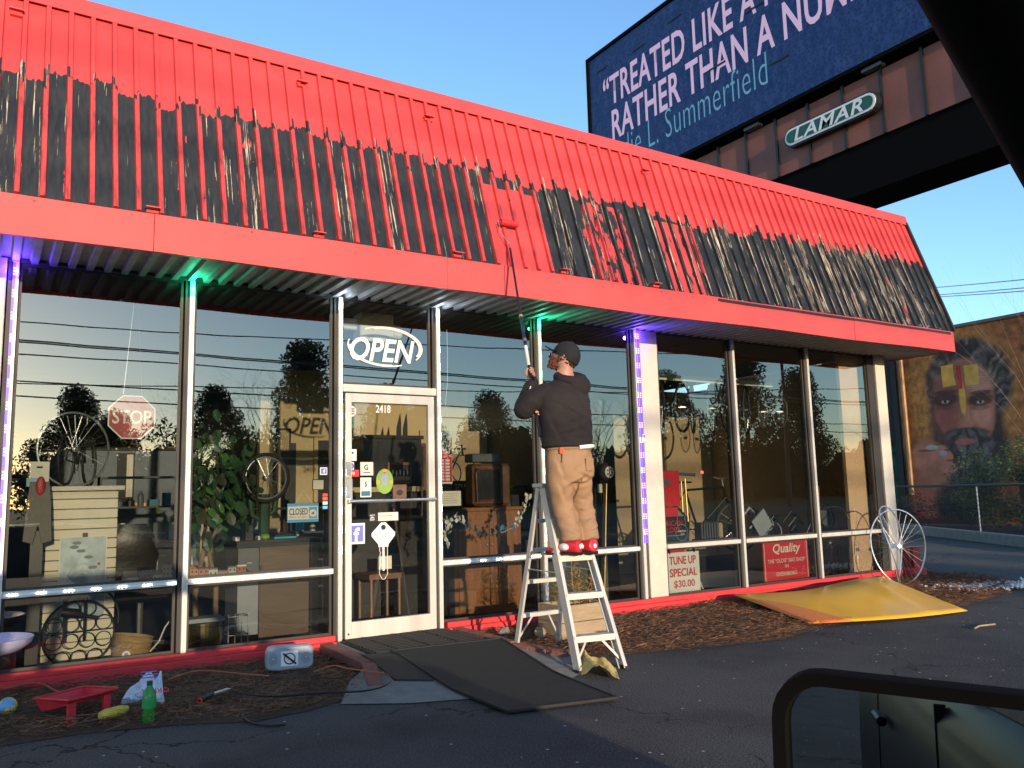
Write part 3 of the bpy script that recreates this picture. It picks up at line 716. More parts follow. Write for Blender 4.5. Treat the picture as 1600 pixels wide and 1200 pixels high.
def led_h(x0, x1):
    b = MB().box(x0, x1, -0.044, -0.0405, RAIL-0.008, RAIL+0.008).build('led_strip', M['white'], bld); mb = MB()
    for x in np.arange(x0+0.05, x1-0.02, 0.165):
        for k in (-1, 0, 1): mb.blob((x+k*0.021, -0.046, RAIL), 0.0062, 6, 4)
    mb.build('led_diodes', M['led_w'], b)
led_h(0.13, 1.20); led_h(1.30, 2.38); led_h(3.39, 4.40); led_h(4.50, 5.60)
for x, c in ((0.09,(0.12,0.05,1)),(1.262,(0.03,1,0.45)),(2.445,(0.7,0.85,1)),(3.355,(0.7,0.85,1)),(4.452,(0.03,1,0.45)),(5.66,(0.12,0.05,1))):
    l = bpy.data.lights.new('led_glow', 'POINT'); l.energy = 0.45 if c[2] < 1 or c[0] > .5 else 1.8; l.color = c; l.shadow_soft_size = 0.02
    if c[1] == 1: l.energy = 0.8
    o = bpy.data.objects.new('led_glow', l); COL.objects.link(o); o.location = (x, -0.10, 2.84)

# ------------------------------------------------------------------ billboard
bbd = thing('billboard', 'large dark blue LED billboard on a rust red skirt behind the shop roof', 'billboard', (15.9, 5, 0))
BX = 15.0
BL = P(923, 303, 0, BX); TL = P(921, 97, 0, BX); BR = P(1485, 52, 0, BX)
BZ0, BZ1, BY0 = 9.95, TL.z, TL.y
BY1 = BY0-14.8
print('billboard', BL, TL, BR)
g = NG('led_screen_face', 0.5)
dot = g.voro(g.vec(0.0, g.mul(g.y, 1), g.z), 14.0)
moi = g.noise(g.vec(0, g.mul(g.y, 2.2), g.mul(g.z, 1.0)), 2.5, 5)
c = g.mix(g.ramp(dot, 0.2, 0.6), (0.006,0.012,0.032), (0.012,0.026,0.075)); c = g.mix(g.ramp(moi, 0.3, 0.75), c, (0.004,0.012,0.042))
g.col(c); g.t.links.new(c, g.b.inputs['Emission Color']); g.b.inputs['Emission Strength'].default_value = 0.5; g.b.inputs['Specular IOR Level'].default_value = 0.1
M['screen'] = g.m
scr = MB().box(BX, BX+0.6, BY1, BY0, BZ0-0.02, BZ1).build('screen', M['screen'], bbd)
fr = MB(); fr.box(BX-0.06, BX+0.66, BY0, BY0+0.12, BZ0-0.16, BZ1+0.1); fr.box(BX-0.06, BX+0.66, BY1-.12, BY0, BZ0-0.11, BZ0-0.02); fr.box(BX-0.06, BX+0.66, BY1-.12, BY0, BZ1, BZ1+0.1); fr.box(BX-0.06, BX+0.66, BY1-0.12, BY1, BZ0-0.02, BZ1)
fr.build('screen_frame', M['matblack'], bbd)
M['ledpink'] = emis('pale_pink_led_text', (0.30,0.21,0.30), 0.42); M['ledcyan'] = emis('pale_cyan_led_text', (0.06,0.17,0.23), 0.35)
def btext(s, px0, px1, h, mt, bold, **k):
    a = P(*px0, 0, BX-0.01); b = P(*px1, 0, BX-0.01)
    text(s, 'lettering', (BX-0.01, a.y, (a.z+b.z)/2), a.y-b.y, h, mt, scr, ax=(0,-1,0), up=(0,0,1), bold=bold, depth=0.004, **k)
btext('\u201cTREATED LIKE A N', (943,156), (1222,14), 0.93, M['ledpink'], 0.018, spacing=1.05)
btext('RATHER THAN A NUMBE', (957,210), (1382,-12), 0.93, M['ledpink'], 0.018, spacing=1.05)
btext('die L. Summerfield', (974,239), (1201,146), 0.80, M['ledcyan'], -0.012, spacing=1.05)
for px, py in ((932,115),(988,82),(1042,38),(1108,112),(1203,103),(1165,22)):
    a = P(px, py, 0, BX-0.02); MB().box(BX-0.03, BX-0.001, a.y-0.55, a.y, a.z, a.z+0.05).build('module_seam', M['black'], scr)
skb = P(1180, 278, 0, BX+0.35); 
SKZ = 8.36
for i in range(16):
    y1 = BY0-0.9*i-2.1; y0 = y1-0.87
    MB().box(BX+0.20, BX+0.26, y0, y1, SKZ, BZ0-0.22).build('skirt_panel', mat('rust_red_sheet', (0.23,0.075,0.05), 0.6, var=0.2, scale=1.2, bump=0.2, bscale=3) if i == 0 else bbd['_m'] if False else bpy.data.materials['rust_red_sheet'], bbd)
    MB().box(BX+0.16, BX+0.2, y1-0.02, y1+0.04, SKZ, BZ0-0.18).build('skirt_seam', M['black'], bbd)
MB().box(BX+0.27, BX+1.4, BY1, BY0-1.0, 7.30, SKZ).build('beam', M['matblack'], bbd)
MB().box(BX+0.3, BX+2.8, BY1, BY0-1.0, 8.9, 9.2).build('catwalk', M['matblack'], bbd)
MB().tube([(BX+1.4, 6.0, -0.05), (BX+1.4, 6.0, 7.2)], 0.55, 20).build('column', M['dgrey'], bbd)
for y in (9.0, 6.2, 3.0): MB().box(BX+0.02, BX+0.19, y-.22, y+.22, BZ0-0.20, BZ0-0.13).build('floodlight', M['dgrey'], bbd)
# pill sign
a = P(1227, 222, 0, BX+0.08); b = P(1366, 156, 0, BX+0.08); print('lamar', a, b)
def pill(L, H, n=8):
    r = H/2; pts = []
    for i in range(n+1): t = -math.pi/2+math.pi*i/n; pts.append((L/2-r+math.cos(t)*r, math.sin(t)*r))
    for i in range(n+1): t = math.pi/2+math.pi*i/n; pts.append((-L/2+r+math.cos(t)*r, math.sin(t)*r))
    return pts
lc = P(1296, 189, 0, BX+0.05); LL = a.y-b.y+0.1; LH = 0.46
ps = MB().prism(pill(LL, LH), (BX+0.09, lc.y, lc.z), (0,-1,0), (0,0,1), 0.16).build('sign_plate', M['black'], bbd)
MB().prism(pill(LL-.08, LH-.08), (BX+0.0, lc.y, lc.z), (0,-1,0), (0,0,1), 0.02).build('sign_border', M['white'], ps)
MB().prism(pill(LL-.18, LH-.18), (BX-0.012, lc.y, lc.z), (0,-1,0), (0,0,1), 0.02).build('sign_face', mat('dark_green_enamel', (0.01,0.09,0.055), 0.4), ps)
text('LAMAR', 'lettering', (BX-0.026, lc.y+LL/2-0.30, lc.z-0.145), LL-0.62, 0.29, M['white'], ps, ax=(0,-1,0), bold=0.02, shear=0.25, spacing=1.1)
# ------------------------------------------------------------------ mural building
mb_ = thing('mural_building', 'brick building with a painted portrait of a bearded man', 'building', (28, -2, 0))
MBX = 24.8
MZ = lambda y: 5.93
MB().box(MBX, MBX+12, 1.0, 16, 0, 5.93).build('wall', mat('dark_red_painted_brick', (0.13,0.045,0.03), 0.9, var=0.25, scale=2, bump=0.5, bscale=8), mb_)
MB().box(MBX-0.05, MBX+12, 0.95, 16, 5.93, 6.02).build('parapet_cap', M['dgrey'], mb_)
def fbm(U, V, s, seed=0):
    rs = np.random.RandomState(seed); out = np.zeros_like(U); a = 1; tot = 0
    for o in range(5):
        G = rs.rand(64, 64); x = (U*s*2**o) % 63; y = (V*s*2**o) % 63
        xi = x.astype(int); yi = y.astype(int); fx_ = x-xi; fy = y-yi; fx_ = fx_*fx_*(3-2*fx_); fy = fy*fy*(3-2*fy)
        out += a*((G[yi,xi]*(1-fx_)+G[yi,(xi+1)%64]*fx_)*(1-fy)+(G[(yi+1)%64,xi]*(1-fx_)+G[(yi+1)%64,(xi+1)%64]*fx_)*fy); tot += a; a *= .55
    return out/tot
# where the painting's picture points fall on the wall (u along -y, v up)
my0 = P(1412, 700, 0, MBX).y; my1 = P(1640, 700, 0, MBX).y
print('mural y', my0, my1)
def mpx(px, py):
    q = P(px, py, 0, MBX); return ((my0-q.y)/(my0-my1), q.z/5.93)
def mural(U, V):
    n = fbm(U, V, 7, 1); n2 = fbm(U, V*1.4, 22, 2); asp = (my0-my1)/5.93
    def ell(cx, cy, rx, ry, soft=0.15, rot=0):
        soft = soft*.55
        c0, c1 = mpx(cx, cy); ex = abs(mpx(cx+rx, cy)[0]-c0); ey = abs(mpx(cx, cy+ry)[1]-c1)
        dx = (U-c0)/ex; dy = (V-c1)/ey; cr, sr = math.cos(rot), math.sin(rot)
        d = np.sqrt((dx*cr+dy*sr)**2+(-dx*sr+dy*cr)**2) + (n-.5)*0.15
        return np.clip((1+soft-d)/(2*soft), 0, 1)[..., None]
    def lay(img, m, c): return img*(1-m)+np.array(c)*m
    img = np.ones(U.shape+(3,))*np.array((0.14,0.055,0.024)); img = img*(0.35+1.3*n2[..., None]); 
    img = lay(img, ell(1500,620,95,125,.3), np.array((0.20,0.095,0.028))*(0.4+1.2*fbm(U*2, V*2, 26, 31)[..., None]))
    th = np.arctan2(V-mpx(1510,640)[1], (U-mpx(1510,640)[0])*asp); n3 = fbm(U, V, 3, 11); rad_ = np.sqrt((V-mpx(1510,640)[1])**2+((U-mpx(1510,640)[0])*asp)**2); streak = np.clip(0.5+0.5*np.sin(th*21+n3*46+rad_*22), 0, 1)[..., None]
    hair = ell(1512,600,72,75,.14); img = img*(1-hair)+hair*(np.array((0.016,0.014,0.016))+(streak*n2[..., None]**1.5)*np.array((0.13,0.12,0.11)))
    img = lay(img, ell(1512,690,62,95,.2), (0.022,0.018,0.018))
    img = lay(img, ell(1455,790,55,105,.2), (0.035,0.012,0.012))
    face = ell(1507,632,50,72,.08); img = lay(img, face, np.array((0.17,0.075,0.055)))
    img = lay(img, ell(1478,650,14,20,.5)*.8, (0.20,0.055,0.06)); img = lay(img, ell(1535,645,16,20,.5)*.7, (0.26,0.14,0.11))
    img = lay(img, ell(1507,650,9,26,.3)*.8, (0.25,0.13,0.09)); img = lay(img, ell(1507,664,14,8,.3)*.8, (0.22,0.11,0.08))
    def quad(px0, px1, py0, py1):
        a_, b_ = mpx(px0, py0), mpx(px1, py1); w_e = (n-.5)*.02
        return ((U+w_e > a_[0]) & (U+w_e < b_[0]) & (V+w_e < a_[1]) & (V+w_e > b_[1]))[..., None]*1.0
    shade = ell(1483,640,30,70,.5)*.55; img = lay(img, shade, (0.085,0.035,0.028)); img = lay(img, ell(1530,600,20,22,.9)*.5, (0.30,0.19,0.15)); wr_ = (np.sin(V*520+n*22) > .72)[..., None]*ell(1507,594,44,20,.3)*.45; img = lay(img, wr_, (0.07,0.03,0.025))
    img = lay(img, quad(1470,1492,572,604), (0.34,0.21,0.04)); img = lay(img, quad(1505,1530,572,600), (0.28,0.19,0.045))
    img = lay(img, ell(1504,622,5,26,.3), (0.34,0.21,0.04)); img = lay(img, quad(1493,1504,572,608), (0.20,0.022,0.02))
    for ex in (1477, 1532):
        img = lay(img, ell(ex,624,20,11,.35)*.9, (0.025,0.014,0.014)); img = lay(img, ell(ex,628,6,2.6,.3), (0.20,0.19,0.17)); img = lay(img, ell(ex,627.5,2.5,2.8,.2), (0.015,0.015,0.015)); img = lay(img, ell(ex,637,15,4,.4)*.5, (0.05,0.022,0.02))
        img = lay(img, ell(ex,613,19,3.5,.4)*.8, (0.03,0.018,0.016))
    img = lay(img, ell(1507,678,36,10,.3), (0.030,0.024,0.024)); beard = ell(1515,715,50,46,.2)
    img = img*(1-beard)+beard*(np.array((0.018,0.015,0.017))+streak*n2[..., None]*np.array((0.08,0.075,0.08)))
    img = lay(img, ell(1508,690,17,5,.25), (0.17,0.06,0.05))
    hand = ell(1452,745,33,62,.12); img = lay(img, hand, np.array((0.17,0.075,0.050))); 
    for cx, cy, rx, ry, ro in ((1462,706,19,14,.5),(1477,715,13,14,.4),(1482,731,15,9,-.3),(1440,716,18,18,.2)):
        img = lay(img, ell(cx,cy,rx,ry,.2,ro)*.9, (0.22,0.10,0.07)); img = lay(img, ell(cx+8,cy-12,rx*.8,2,.4,ro)*.7, (0.05,0.02,0.02))
    img = lay(img, ell(1456,699,9,4,.3,-.5), (0.16,0.18,0.21)); img = lay(img, ell(1474,708,6,4,.3,-.6), (0.16,0.18,0.21))
    img = lay(img, ell(1446,790,26,20,.4)*.7, (0.26,0.06,0.04)); img = lay(img, ell(1500,790,40,40,.3), (0.02,0.014,0.016))
    return 1.75*img*(0.62+0.55*n2[..., None])
painted_grid('mural', (MBX-0.006, my0, 0.0), (0,-1,0), (0,0,1), my0-my1, 5.93, 400, 440, mural, attrmat('mural_paint', 0.85, 0.3, 14), mb_)
def mural2(U, V):
    n = fbm(U, V, 6, 5); n2 = fbm(U*3, V, 14, 6)
    img = np.ones(U.shape+(3,))*np.array((0.045,0.030,0.036)); t = np.clip((0.42-V+ (U-.5)*.15)/.06, 0, 1)[..., None]
    img = img*(1-t)+t*np.array((0.006,0.045,0.028))*(0.3+1.6*(np.abs(np.sin((U*3+V*14)*2+n*9)))[..., None])
    t = np.clip((0.16-V)/.05, 0, 1)[..., None]; img = img*(1-t)+t*np.array((0.03,0.02,0.02))
    t = ((V > .86))[..., None]; img = np.where(t, np.array((0.10,0.03,0.03)), img)
    return img*(0.6+0.8*n2[..., None])
m2y = P(1404, 700, 0, MBX).y
painted_grid('mural_side_panel', (MBX-0.006, m2y+4.0, 0.0), (0,-1,0), (0,0,1), 4.0-0.1, 5.9, 60, 120, mural2, bpy.data.materials['mural_paint'], mb_)
text('@mural', 'lettering', (MBX-0.012, P(1389,719,0,MBX).y, P(1389,719,0,MBX).z), P(1389,719,0,MBX).y-P(1408,719,0,MBX).y, 0.11, M['grey'], mb_, ax=(0,-1,0)) if False else None
dp = MB(); yy = P(1419, 700, 0, MBX-.1).y; dp.tube([(MBX-0.12, yy, 0.9), (MBX-0.12, yy, 5.4)], 0.085, 10)
dp.build('downpipe', mat('rusty_brown_pipe', (0.22,0.12,0.05), 0.5, 0.3, var=0.4, scale=6, stretch=(1,1,.3)), mb_)
MB().box(MBX-0.05, MBX, yy+0.25, yy+0.45, 0, 5.9).build('pilaster', M['blackprint'], mb_)
# ------------------------------------------------------------------ fence and kerb at the right
fc = thing('chain_link_fence', 'black chain link fence on a kerb in front of the mural', 'fence', (18.0, 4.0, 0))
fa = Vector((22.2, 9.4, 0)); fb = Vector((15.2, 0.1, 0)); fd = (fb-fa).normalized(); FL = (fb-fa).length
MB().obox((fa+fb)/2+Vector((0,0,0.11)), (FL, 0.18, 0.22), fd).build('kerb', M['concrete'], fc, bevel=0.02)
MB().tube([fa+Vector((0,0,1.17)), fb+Vector((0,0,1.17))], 0.028, 6).build('top_rail', M['black'], fc)
mesh_ = MB(); 
for i in range(0, int(FL/0.09)):
    p = fa+fd*(i*0.09)+Vector((0,0,0.22))
    for s in (1, -1):
        q = p+fd*(0.95*s)+Vector((0,0,0.95)); 
        if 0 < (q-fa).dot(fd) < FL: mesh_.tube([p, q], 0.0022, 3, caps=False)
mesh_.build('wire_mesh', M['black'], fc, kind='stuff')
pc = P(1525, 800, 0, 17.4)
for k in range(6):
    t = ((Vector((17.35,2.95,0))-fa).dot(fd) + (k-3)*4.6)
    if 0 < t < FL: p = fa+fd*t; MB().tube([p+Vector((0,0,0.2)), p+Vector((0,0,1.17))], 0.014, 8).build('fence_post', mat('galvanised_post', (0.25,0.24,0.22), 0.5, 0.5) if k == 0 else bpy.data.materials['galvanised_post'] if 'galvanised_post' in bpy.data.materials else M['grey'], fc)
# ------------------------------------------------------------------ trees across the road (seen in the windows)
def leafcloud(mb, c, rad, n, size, squash=0.8, jit=1.0):
    c = Vector(c)
    for i in range(n):
        d = Vector((random.gauss(0,1), random.gauss(0,1), random.gauss(0,1))).normalized()*rad*(random.random()**0.4)
        p = c+Vector((d.x, d.y, d.z*squash)); a = Vector((random.gauss(0,1), random.gauss(0,1), random.gauss(0,1))).normalized(); b = a.orthogonal().normalized()
        s = size*random.uniform(0.5, 1.3)
        mb.add([p-a*s, p+b*s*0.45, p+a*s, p-b*s*0.45], [(0,1,2,3)])
M['crown'] = mat('evergreen_foliage', (0.035,0.055,0.025), 0.7, var=0.5, scale=1.2)
M['crownb'] = mat('bush_foliage', (0.075,0.095,0.025), 0.6, var=0.5, scale=3)
def branch(mb, p, d, L, r, depth, spread=0.55, twig=0.35):
    p = Vector(p); d = Vector(d).normalized(); q = p
    pts = [p]; rs = [r]; n = 3
    for i in range(n):
        d = (d+Vector((random.gauss(0,.10), random.gauss(0,.10), random.gauss(0,.05)))).normalized(); q = q+d*L/n; pts.append(q); rs.append(r*(1-0.35*(i+1)/n))
    mb.tube(pts, rs, 5 if depth > 3 else 3, caps=False)
    if depth <= 0: return
    k = 3 if depth > 1 else 4
    for i in range(k):
        dd = (d+Vector((random.gauss(0,spread), random.gauss(0,spread), random.gauss(0.15,spread*.6)))).normalized()
        st = pts[random.choice((2, 3, 3))]
        branch(mb, st, dd, L*random.uniform(.6,.85), rs[-1]*0.62, depth-1, spread, twig)
def bare_tree(x, y, h, label, cat='bare tree', group=None, mt='treebark'):
    t = thing('bare_tree', label, cat, (x, y, -0.05), group); mb = MB()
    mb.tube([(x,y,-0.05),(x+.05,y,h*.12),(x,y+.05,h*.25)], [h*.022,h*.018,h*.015], 8); mb.build('trunk', M[mt], t)
    mb = MB()
    for i in range(5):
        a = i*1.26+random.random(); branch(mb, (x,y+.03,h*random.uniform(.14,.25)), (math.cos(a)*.5, math.sin(a)*.5, 1), h*.27, h*.009, 4)
    mb.build('crown', M[mt], t); return t
def ever_tree(x, y, h, label, w=0.32, cat='evergreen tree', group=None, dens=1.0):
    t = thing('evergreen_tree', label, cat, (x, y, -0.05), group)
    MB().tube([(x,y,-0.05),(x+.1,y,h*.5),(x,y,h*.95)], [h*.02,h*.014,h*.004], 7).build('trunk', M['treebark'], t)
    mb = MB(); n = 34
    for i in range(n):
        f = (i+.5)/n; z = h*(0.10+0.88*f); rr = h*w*(1-f**1.6)*random.uniform(.5, 1.0)+h*.03; a = i*2.4+random.random()
        leafcloud(mb, (x+math.cos(a)*rr*.75, y+math.sin(a)*rr*.75, z*0.98), h*0.095*random.uniform(.8,1.4), int(420*dens), h*0.0125)
    mb.build('crown', M['crown'], t); return t
G1 = 'trees across the road mirrored in the shop windows'
tl = [ # x at y, height, kind
 (4.6,-52,8.6,'e','low rounded evergreen tree leftmost in the window reflection'),
 (7.2,-55,7.4,'e','broad dark evergreen tree beside the leftmost one in the reflection'),
 (11.5,-50,10.0,'b','wide bare tree mirrored right of the stop sign'),
 (14.0,-56,9.5,'e','dark evergreen tree mirrored behind the ficus'),
 (17.5,-52,11.8,'b','tall bare tree mirrored in the second bay'),
 (20.0,-54,13.2,'p','tallest pine tree mirrored left of the door'),
 (25.0,-50,9.4,'e','rounded evergreen mirrored above the door transom'),
 (29.5,-54,8.7,'e','low evergreen mirrored in the transom glass right side'),
 (35.0,-52,9.6,'e','dark evergreen mirrored right of the door'),
 (39.0,-50,10.8,'b','bare tree mirrored beside the painter'),
 (45.0,-52,11.0,'b','spreading bare tree mirrored behind the painter'),
 (53.0,-50,12.0,'e','tall dark evergreen mirrored right of the painter'),
 (63.0,-50,15.0,'p','large pine mirrored behind the hanging wheels'),
 (74.0,-52,14.0,'p','pine mirrored in the middle right bay'),
 (92.0,-54,13.5,'b','bare tree mirrored in the last bay'),
 (106.0,-56,14.0,'b','bare tree mirrored at the right edge of the last bay')]
for x, y, h, k, lab in tl:
    if k == 'b': bare_tree(x, y, h, lab, group=G1)
    elif k == 'p': ever_tree(x, y, h, lab, 0.28, 'pine tree', G1, 0.9)
    else: ever_tree(x, y, h, lab, 0.52, 'evergreen tree', G1, 1.1)
mb = MB()
for i in range(330):
    xx = 2.5+i*0.42+random.gauss(0,.5); hh = (5.4 if xx < 11 else 7.6)+1.5*math.sin(xx*.31)+.9*math.sin(xx*1.1)
    for q_ in range(2): leafcloud(mb, (xx, -63+random.gauss(0,1.5), random.uniform(0.6, hh*(.7 if q_ else 1))), 1.6, 170, 0.19)
vs = []
for i in range(300):
    xx = 2.6+i*0.45; hh = ((5.4 if xx < 11 else 7.6)+1.5*math.sin(xx*.31)+.9*math.sin(xx*1.1))*.80+random.uniform(-.5,.5)
    vs += [(xx, -65.5, -0.05), (xx+.2, -65+random.uniform(-.4,.4), hh*.6), (xx, -65.5, hh)]
mb.add(vs, [(i*3+k, (i+1)*3+k, (i+1)*3+k+1, i*3+k+1) for i in range(299) for k in (0, 1)])
mb.build('far_thicket', M['crown'], None, kind='stuff', label='dark thicket along the far side of the road, mirrored in the windows', cat='thicket')
def pole(x, y, h, lab):
    t = thing('utility_pole', lab, 'utility pole', (x, y, -0.05), 'utility poles along the road')
    MB().tube([(x,y,-0.05),(x,y,h)], [0.16,0.11], 10).build('pole', M['treebark'], t)
    MB().box(x-.06,x+.06,y-1.1,y+1.1,h-0.8,h-0.66).build('crossarm', M['treebark'], t)
    for k in (-1,-.4,.4,1): MB().tube([(x,y+k,h-.66),(x,y+k,h-.5)], .05, 6).build('insulator', M['grey'], t)
pole(44.0,-29.5,11.5,'brown wooden utility pole mirrored as a dark shaft in the right bays'); pole(26.5,-30,9.6,'thin utility pole mirrored in the door transom')
pole(-38,-30,9.5,'brown utility pole far to the left, out of direct view')
def wire(p, q, sag, r, lab, name='power_line'):
    p = Vector(p); q = Vector(q); pts = []
    for i in range(21):
        t = i/20; v = p.lerp(q, t); v.z -= sag*4*t*(1-t); pts.append(v)
    return top(MB().tube(pts, r, 4, caps=False), name, M['black'], lab, 'power line', 'power lines over the road')
for i, (y, z0, z1) in enumerate(((-29,8.7,8.4),(-30.4,8.9,8.5),(-31,8.3,8.8),(-29.6,7.2,6.9),(-30.2,6.7,6.4),(-18,10.5,9.4),(-16.5,9.2,9.6))):
    wire((-40,y,z0), (120,y+0.5,z1), 1.6, 0.035, ['highest front','second','third','lower','lowest','near side upper','near side lower'][i]+' black power line along the road, mirrored in the glass')
wire((-25,-36,9.5), (60,-17,9.0), 1.2, 0.03, 'black power line crossing the road at a slant, mirrored at left')
wire((-25,-40,7.0), (70,-20,8.5), 1.2, 0.03, 'second slanting black power line mirrored at left')
for i, (a, b) in enumerate((((1452,447),(1600,434)),((1460,458),(1600,447)),((1462,461),(1600,452)))):
    p = P(*a, 0, 60); q = P(*b, 0, 45); d = (q-p); wire(p-d*1.5, q+d*0.6, 0.15, 0.035, ['upper thin power line in the sky at right','middle thin power line in the sky at right','lower thin power line in the sky at right'][i])
# ------------------------------------------------------------------ shrubs by the mural
t = thing('evergreen_shrub', 'large leafy evergreen shrub in front of the mural', 'shrub', (21.3, 4.0, 0)); mb = MB()
for i in range(46):
    a = random.random()*6.28; r = random.random()**.5
    leafcloud(mb, (21.3+math.cos(a)*1.0*r, 3.2+math.sin(a)*2.3*r, 0.3+2.4*random.random()*(1-.45*r)), 0.45, 260, 0.05)
mb.build('crown', M['crownb'], t); MB().tube([(21.3,4,0),(21.3,4,1.4)], .07, 6).build('trunk', M['treebark'], t)
t = thing('hedge', 'low dark hedge along the foot of the mural', 'hedge', (22.6, 6.0, 0)); mb = MB()
for i in range(34): leafcloud(mb, (22.9+random.gauss(0,.3), 10.5-i*0.33, 0.35+0.4*random.random()), 0.5, 200, 0.05)
mb.build('crown', M['crown'], t)
t = thing('bare_bush', 'bare leafless bush rising in front of the mural at the right edge', 'bush', (22.0, 4.0, 0)); mb = MB()
for i in range(7):
    a = random.random()*6.28; branch(mb, (22.0+random.gauss(0,.12), 3.6+random.gauss(0,.3), 0), (math.cos(a)*.2, math.sin(a)*.22-.06, 1), 2.7, 0.017, 3, 0.25)
mb.build('crown', mat('pale_twig', (0.17,0.12,0.10), 0.9), t)

# ------------------------------------------------------------------ the parked car the picture is taken from
car = thing('parked_car', 'dark blue grey car, only its door mirror and windscreen pillar showing', 'car', (-0.3, -7.2, 0))
YS = -6.30; YFAR = -8.05
prof = [(-2.75,0.30),(-2.85,0.55),(-2.80,0.86),(-2.2,0.97),(0.95,0.985),(1.55,0.90),(2.05,0.74),(2.15,0.50),(2.10,0.28)]
def carbody():
    mb = MB(); secs = [(YFAR,0.86,0.06),(YFAR+0.10,1.0,0.0),(YS-0.16,1.0,0.0),(YS-0.05,0.98,0.0),(YS,0.80,-0.06)]
    cz = 0.55; N = len(prof); vs = []
    for y, k, dz in secs:
        for x, z in prof: vs.append((x*(0.97+0.03*k), y, cz+(z-cz)*k))
    fs = [tuple(range(N)), tuple(range(len(secs)*N-1, (len(secs)-1)*N-1, -1))]
    for s in range(len(secs)-1):
        for i in range(N):
            j = (i+1) % N; fs.append((s*N+i, (s+1)*N+i, (s+1)*N+j, s*N+j))
    return mb.add(vs, fs).smooth()
carbody().build('body', M['carpaint'], car)
def pillar(pts, r0, name='pillar', sc=None):
    return MB().tube(pts, r0, 10).smooth().build(name, M['matblack'], car)
YP = CAM.y+0.215
pa = P(1494, 0, 1, YP); pb = P(1624, 236, 1, YP); dd = (pb-pa).normalized(); nrm = Vector((0.62, 0, 0.78))
q0 = pa-dd*0.10; q1 = pb+dd*0.62
ofs = Vector((dd.z*-1, 0, dd.x))
if ofs.z < 0: ofs = -ofs
A = MB(); wd = 0.075
for p in (0,): 
    pts = []
    for f in np.linspace(0, 1, 9):
        c = q0.lerp(q1, f); pts.append(c)
    vs = []
    for c in pts:
        for an in np.linspace(0, 2*math.pi, 13)[:-1]:
            vs.append(c + ofs*(wd/2 + math.cos(an)*wd/2) + Vector((0, math.sin(an)*0.03, 0)))
    fs = []
    for i in range(len(pts)-1):
        for k in range(12): l = (k+1) % 12; fs.append((i*12+k, i*12+l, (i+1)*12+l, (i+1)*12+k))
    A.add(vs, fs)
A.smooth().build('windscreen_pillar', M['matblack'], car)
rt = q0+ofs*0.05
pillar([(rt.x, YFAR+.2, rt.z+.0), (1.15, YFAR+.06, 0.99)], 0.035, 'windscreen_pillar')
MB().box(-1.75, rt.x+0.02, YFAR+0.16, YS-0.14, rt.z+0.02, rt.z+0.07).build('roof', M['carpaint'], car, bevel=0.02)
pillar([(-0.55, YS-0.10, rt.z+.03), (-0.62, YS-0.04, 0.97)], 0.05); pillar([(-1.7, YS-0.12, rt.z+.03), (-2.25, YS-0.06, 0.97)], 0.05)
pillar([(-0.55, YFAR+.16, rt.z+.03), (-0.62, YFAR+.06, 0.97)], 0.05); pillar([(-1.7, YFAR+.16, rt.z+.03), (-2.25, YFAR+.06, 0.97)], 0.05)
MB().add([(-0.66,YS-0.06,0.97),(-2.15,YS-0.07,0.97),(-1.68,YS-0.12,rt.z),(-0.60,YS-0.10,rt.z)], [(0,1,2,3)]).build('rear_door_window', M['cargl'], car)
MB().box(-2.2, 0.9, YS-0.055, YS-0.035, 0.965, 0.985).build('window_trim', M['steel'], car)
for x in (-0.45, -1.62):
    MB().obox((x, YS+0.025, 0.78), (0.20, 0.03, 0.028)).build('door_handle', M['carpaint'], car, bevel=0.008)
for x in (-0.62, 0.42, -1.9): MB().box(x, x+0.006, YS-0.02, YS+0.003, 0.35, 0.93).build('door_gap', M['black'], car)
for x in (-2.0, 1.38):
    for y in (YS-0.13, YFAR+0.13):
        wl = MB().tube([(x,y-.1,0.31),(x,y+.1,0.31)], 0.31, 24).build('wheel', M['rubber'], car); MB().tube([(x,y-.11,0.31),(x,y+.11,0.31)], 0.19, 16).build('hub_cap', M['steel'], wl)
# door mirror
mc = Vector((0.648, -6.112, 0.955)); mn = Vector((-0.936, -0.338, 0.068)).normalized()
mw = Vector((0,0,1)).cross(mn).normalized(); mu = mn.cross(mw).normalized()
if mw.y < 0: pass
def rrect(W, H, r, n=6):
    pts = []
    for cx, cy, a in ((W/2-r,H/2-r,0),(-W/2+r,H/2-r,90),(-W/2+r,-H/2+r,180),(W/2-r,-H/2+r,270)):
        for i in range(n+1): t = R(a+90*i/n); pts.append((cx+math.cos(t)*r, cy+math.sin(t)*r))
    return pts
def loft(secs, cap0=True, cap1=True):
    mb = MB(); N = len(secs[0]); vs = [p for s in secs for p in s]; fs = []
    for s in range(len(secs)-1):
        for i in range(N): j = (i+1) % N; fs.append((s*N+i, s*N+j, (s+1)*N+j, (s+1)*N+i))
    if cap0: fs.append(tuple(range(N))[::-1])
    if cap1: fs.append(tuple((len(secs)-1)*N+i for i in range(N)))
    return mb.add(vs, fs)
def msec(W, H, r, off): return [mc+mw*x+mu*y+mn*off for x, y in rrect(W, H, r)]
MW, MH = 0.242, 0.215
loft([msec(MW-.024,MH-.024,.034,-0.012), msec(MW-.022,MH-.022,.034,0.004), msec(MW,MH,.042,0.006), msec(MW+.006,MH+.006,.045,-0.01), msec(MW*.95,MH*.92,.06,-0.06), msec(MW*.6,MH*.6,.05,-0.095)], False, True).smooth().build('mirror_housing', M['matblack'], car)
mg = bpy.data.materials.new('mirror_glass'); mg.use_nodes = True; b_ = mg.node_tree.nodes['Principled BSDF']; b_.inputs['Metallic'].default_value = 1; b_.inputs['Roughness'].default_value = 0.01; b_.inputs['Base Color'].default_value = (0.30,0.31,0.32,1)
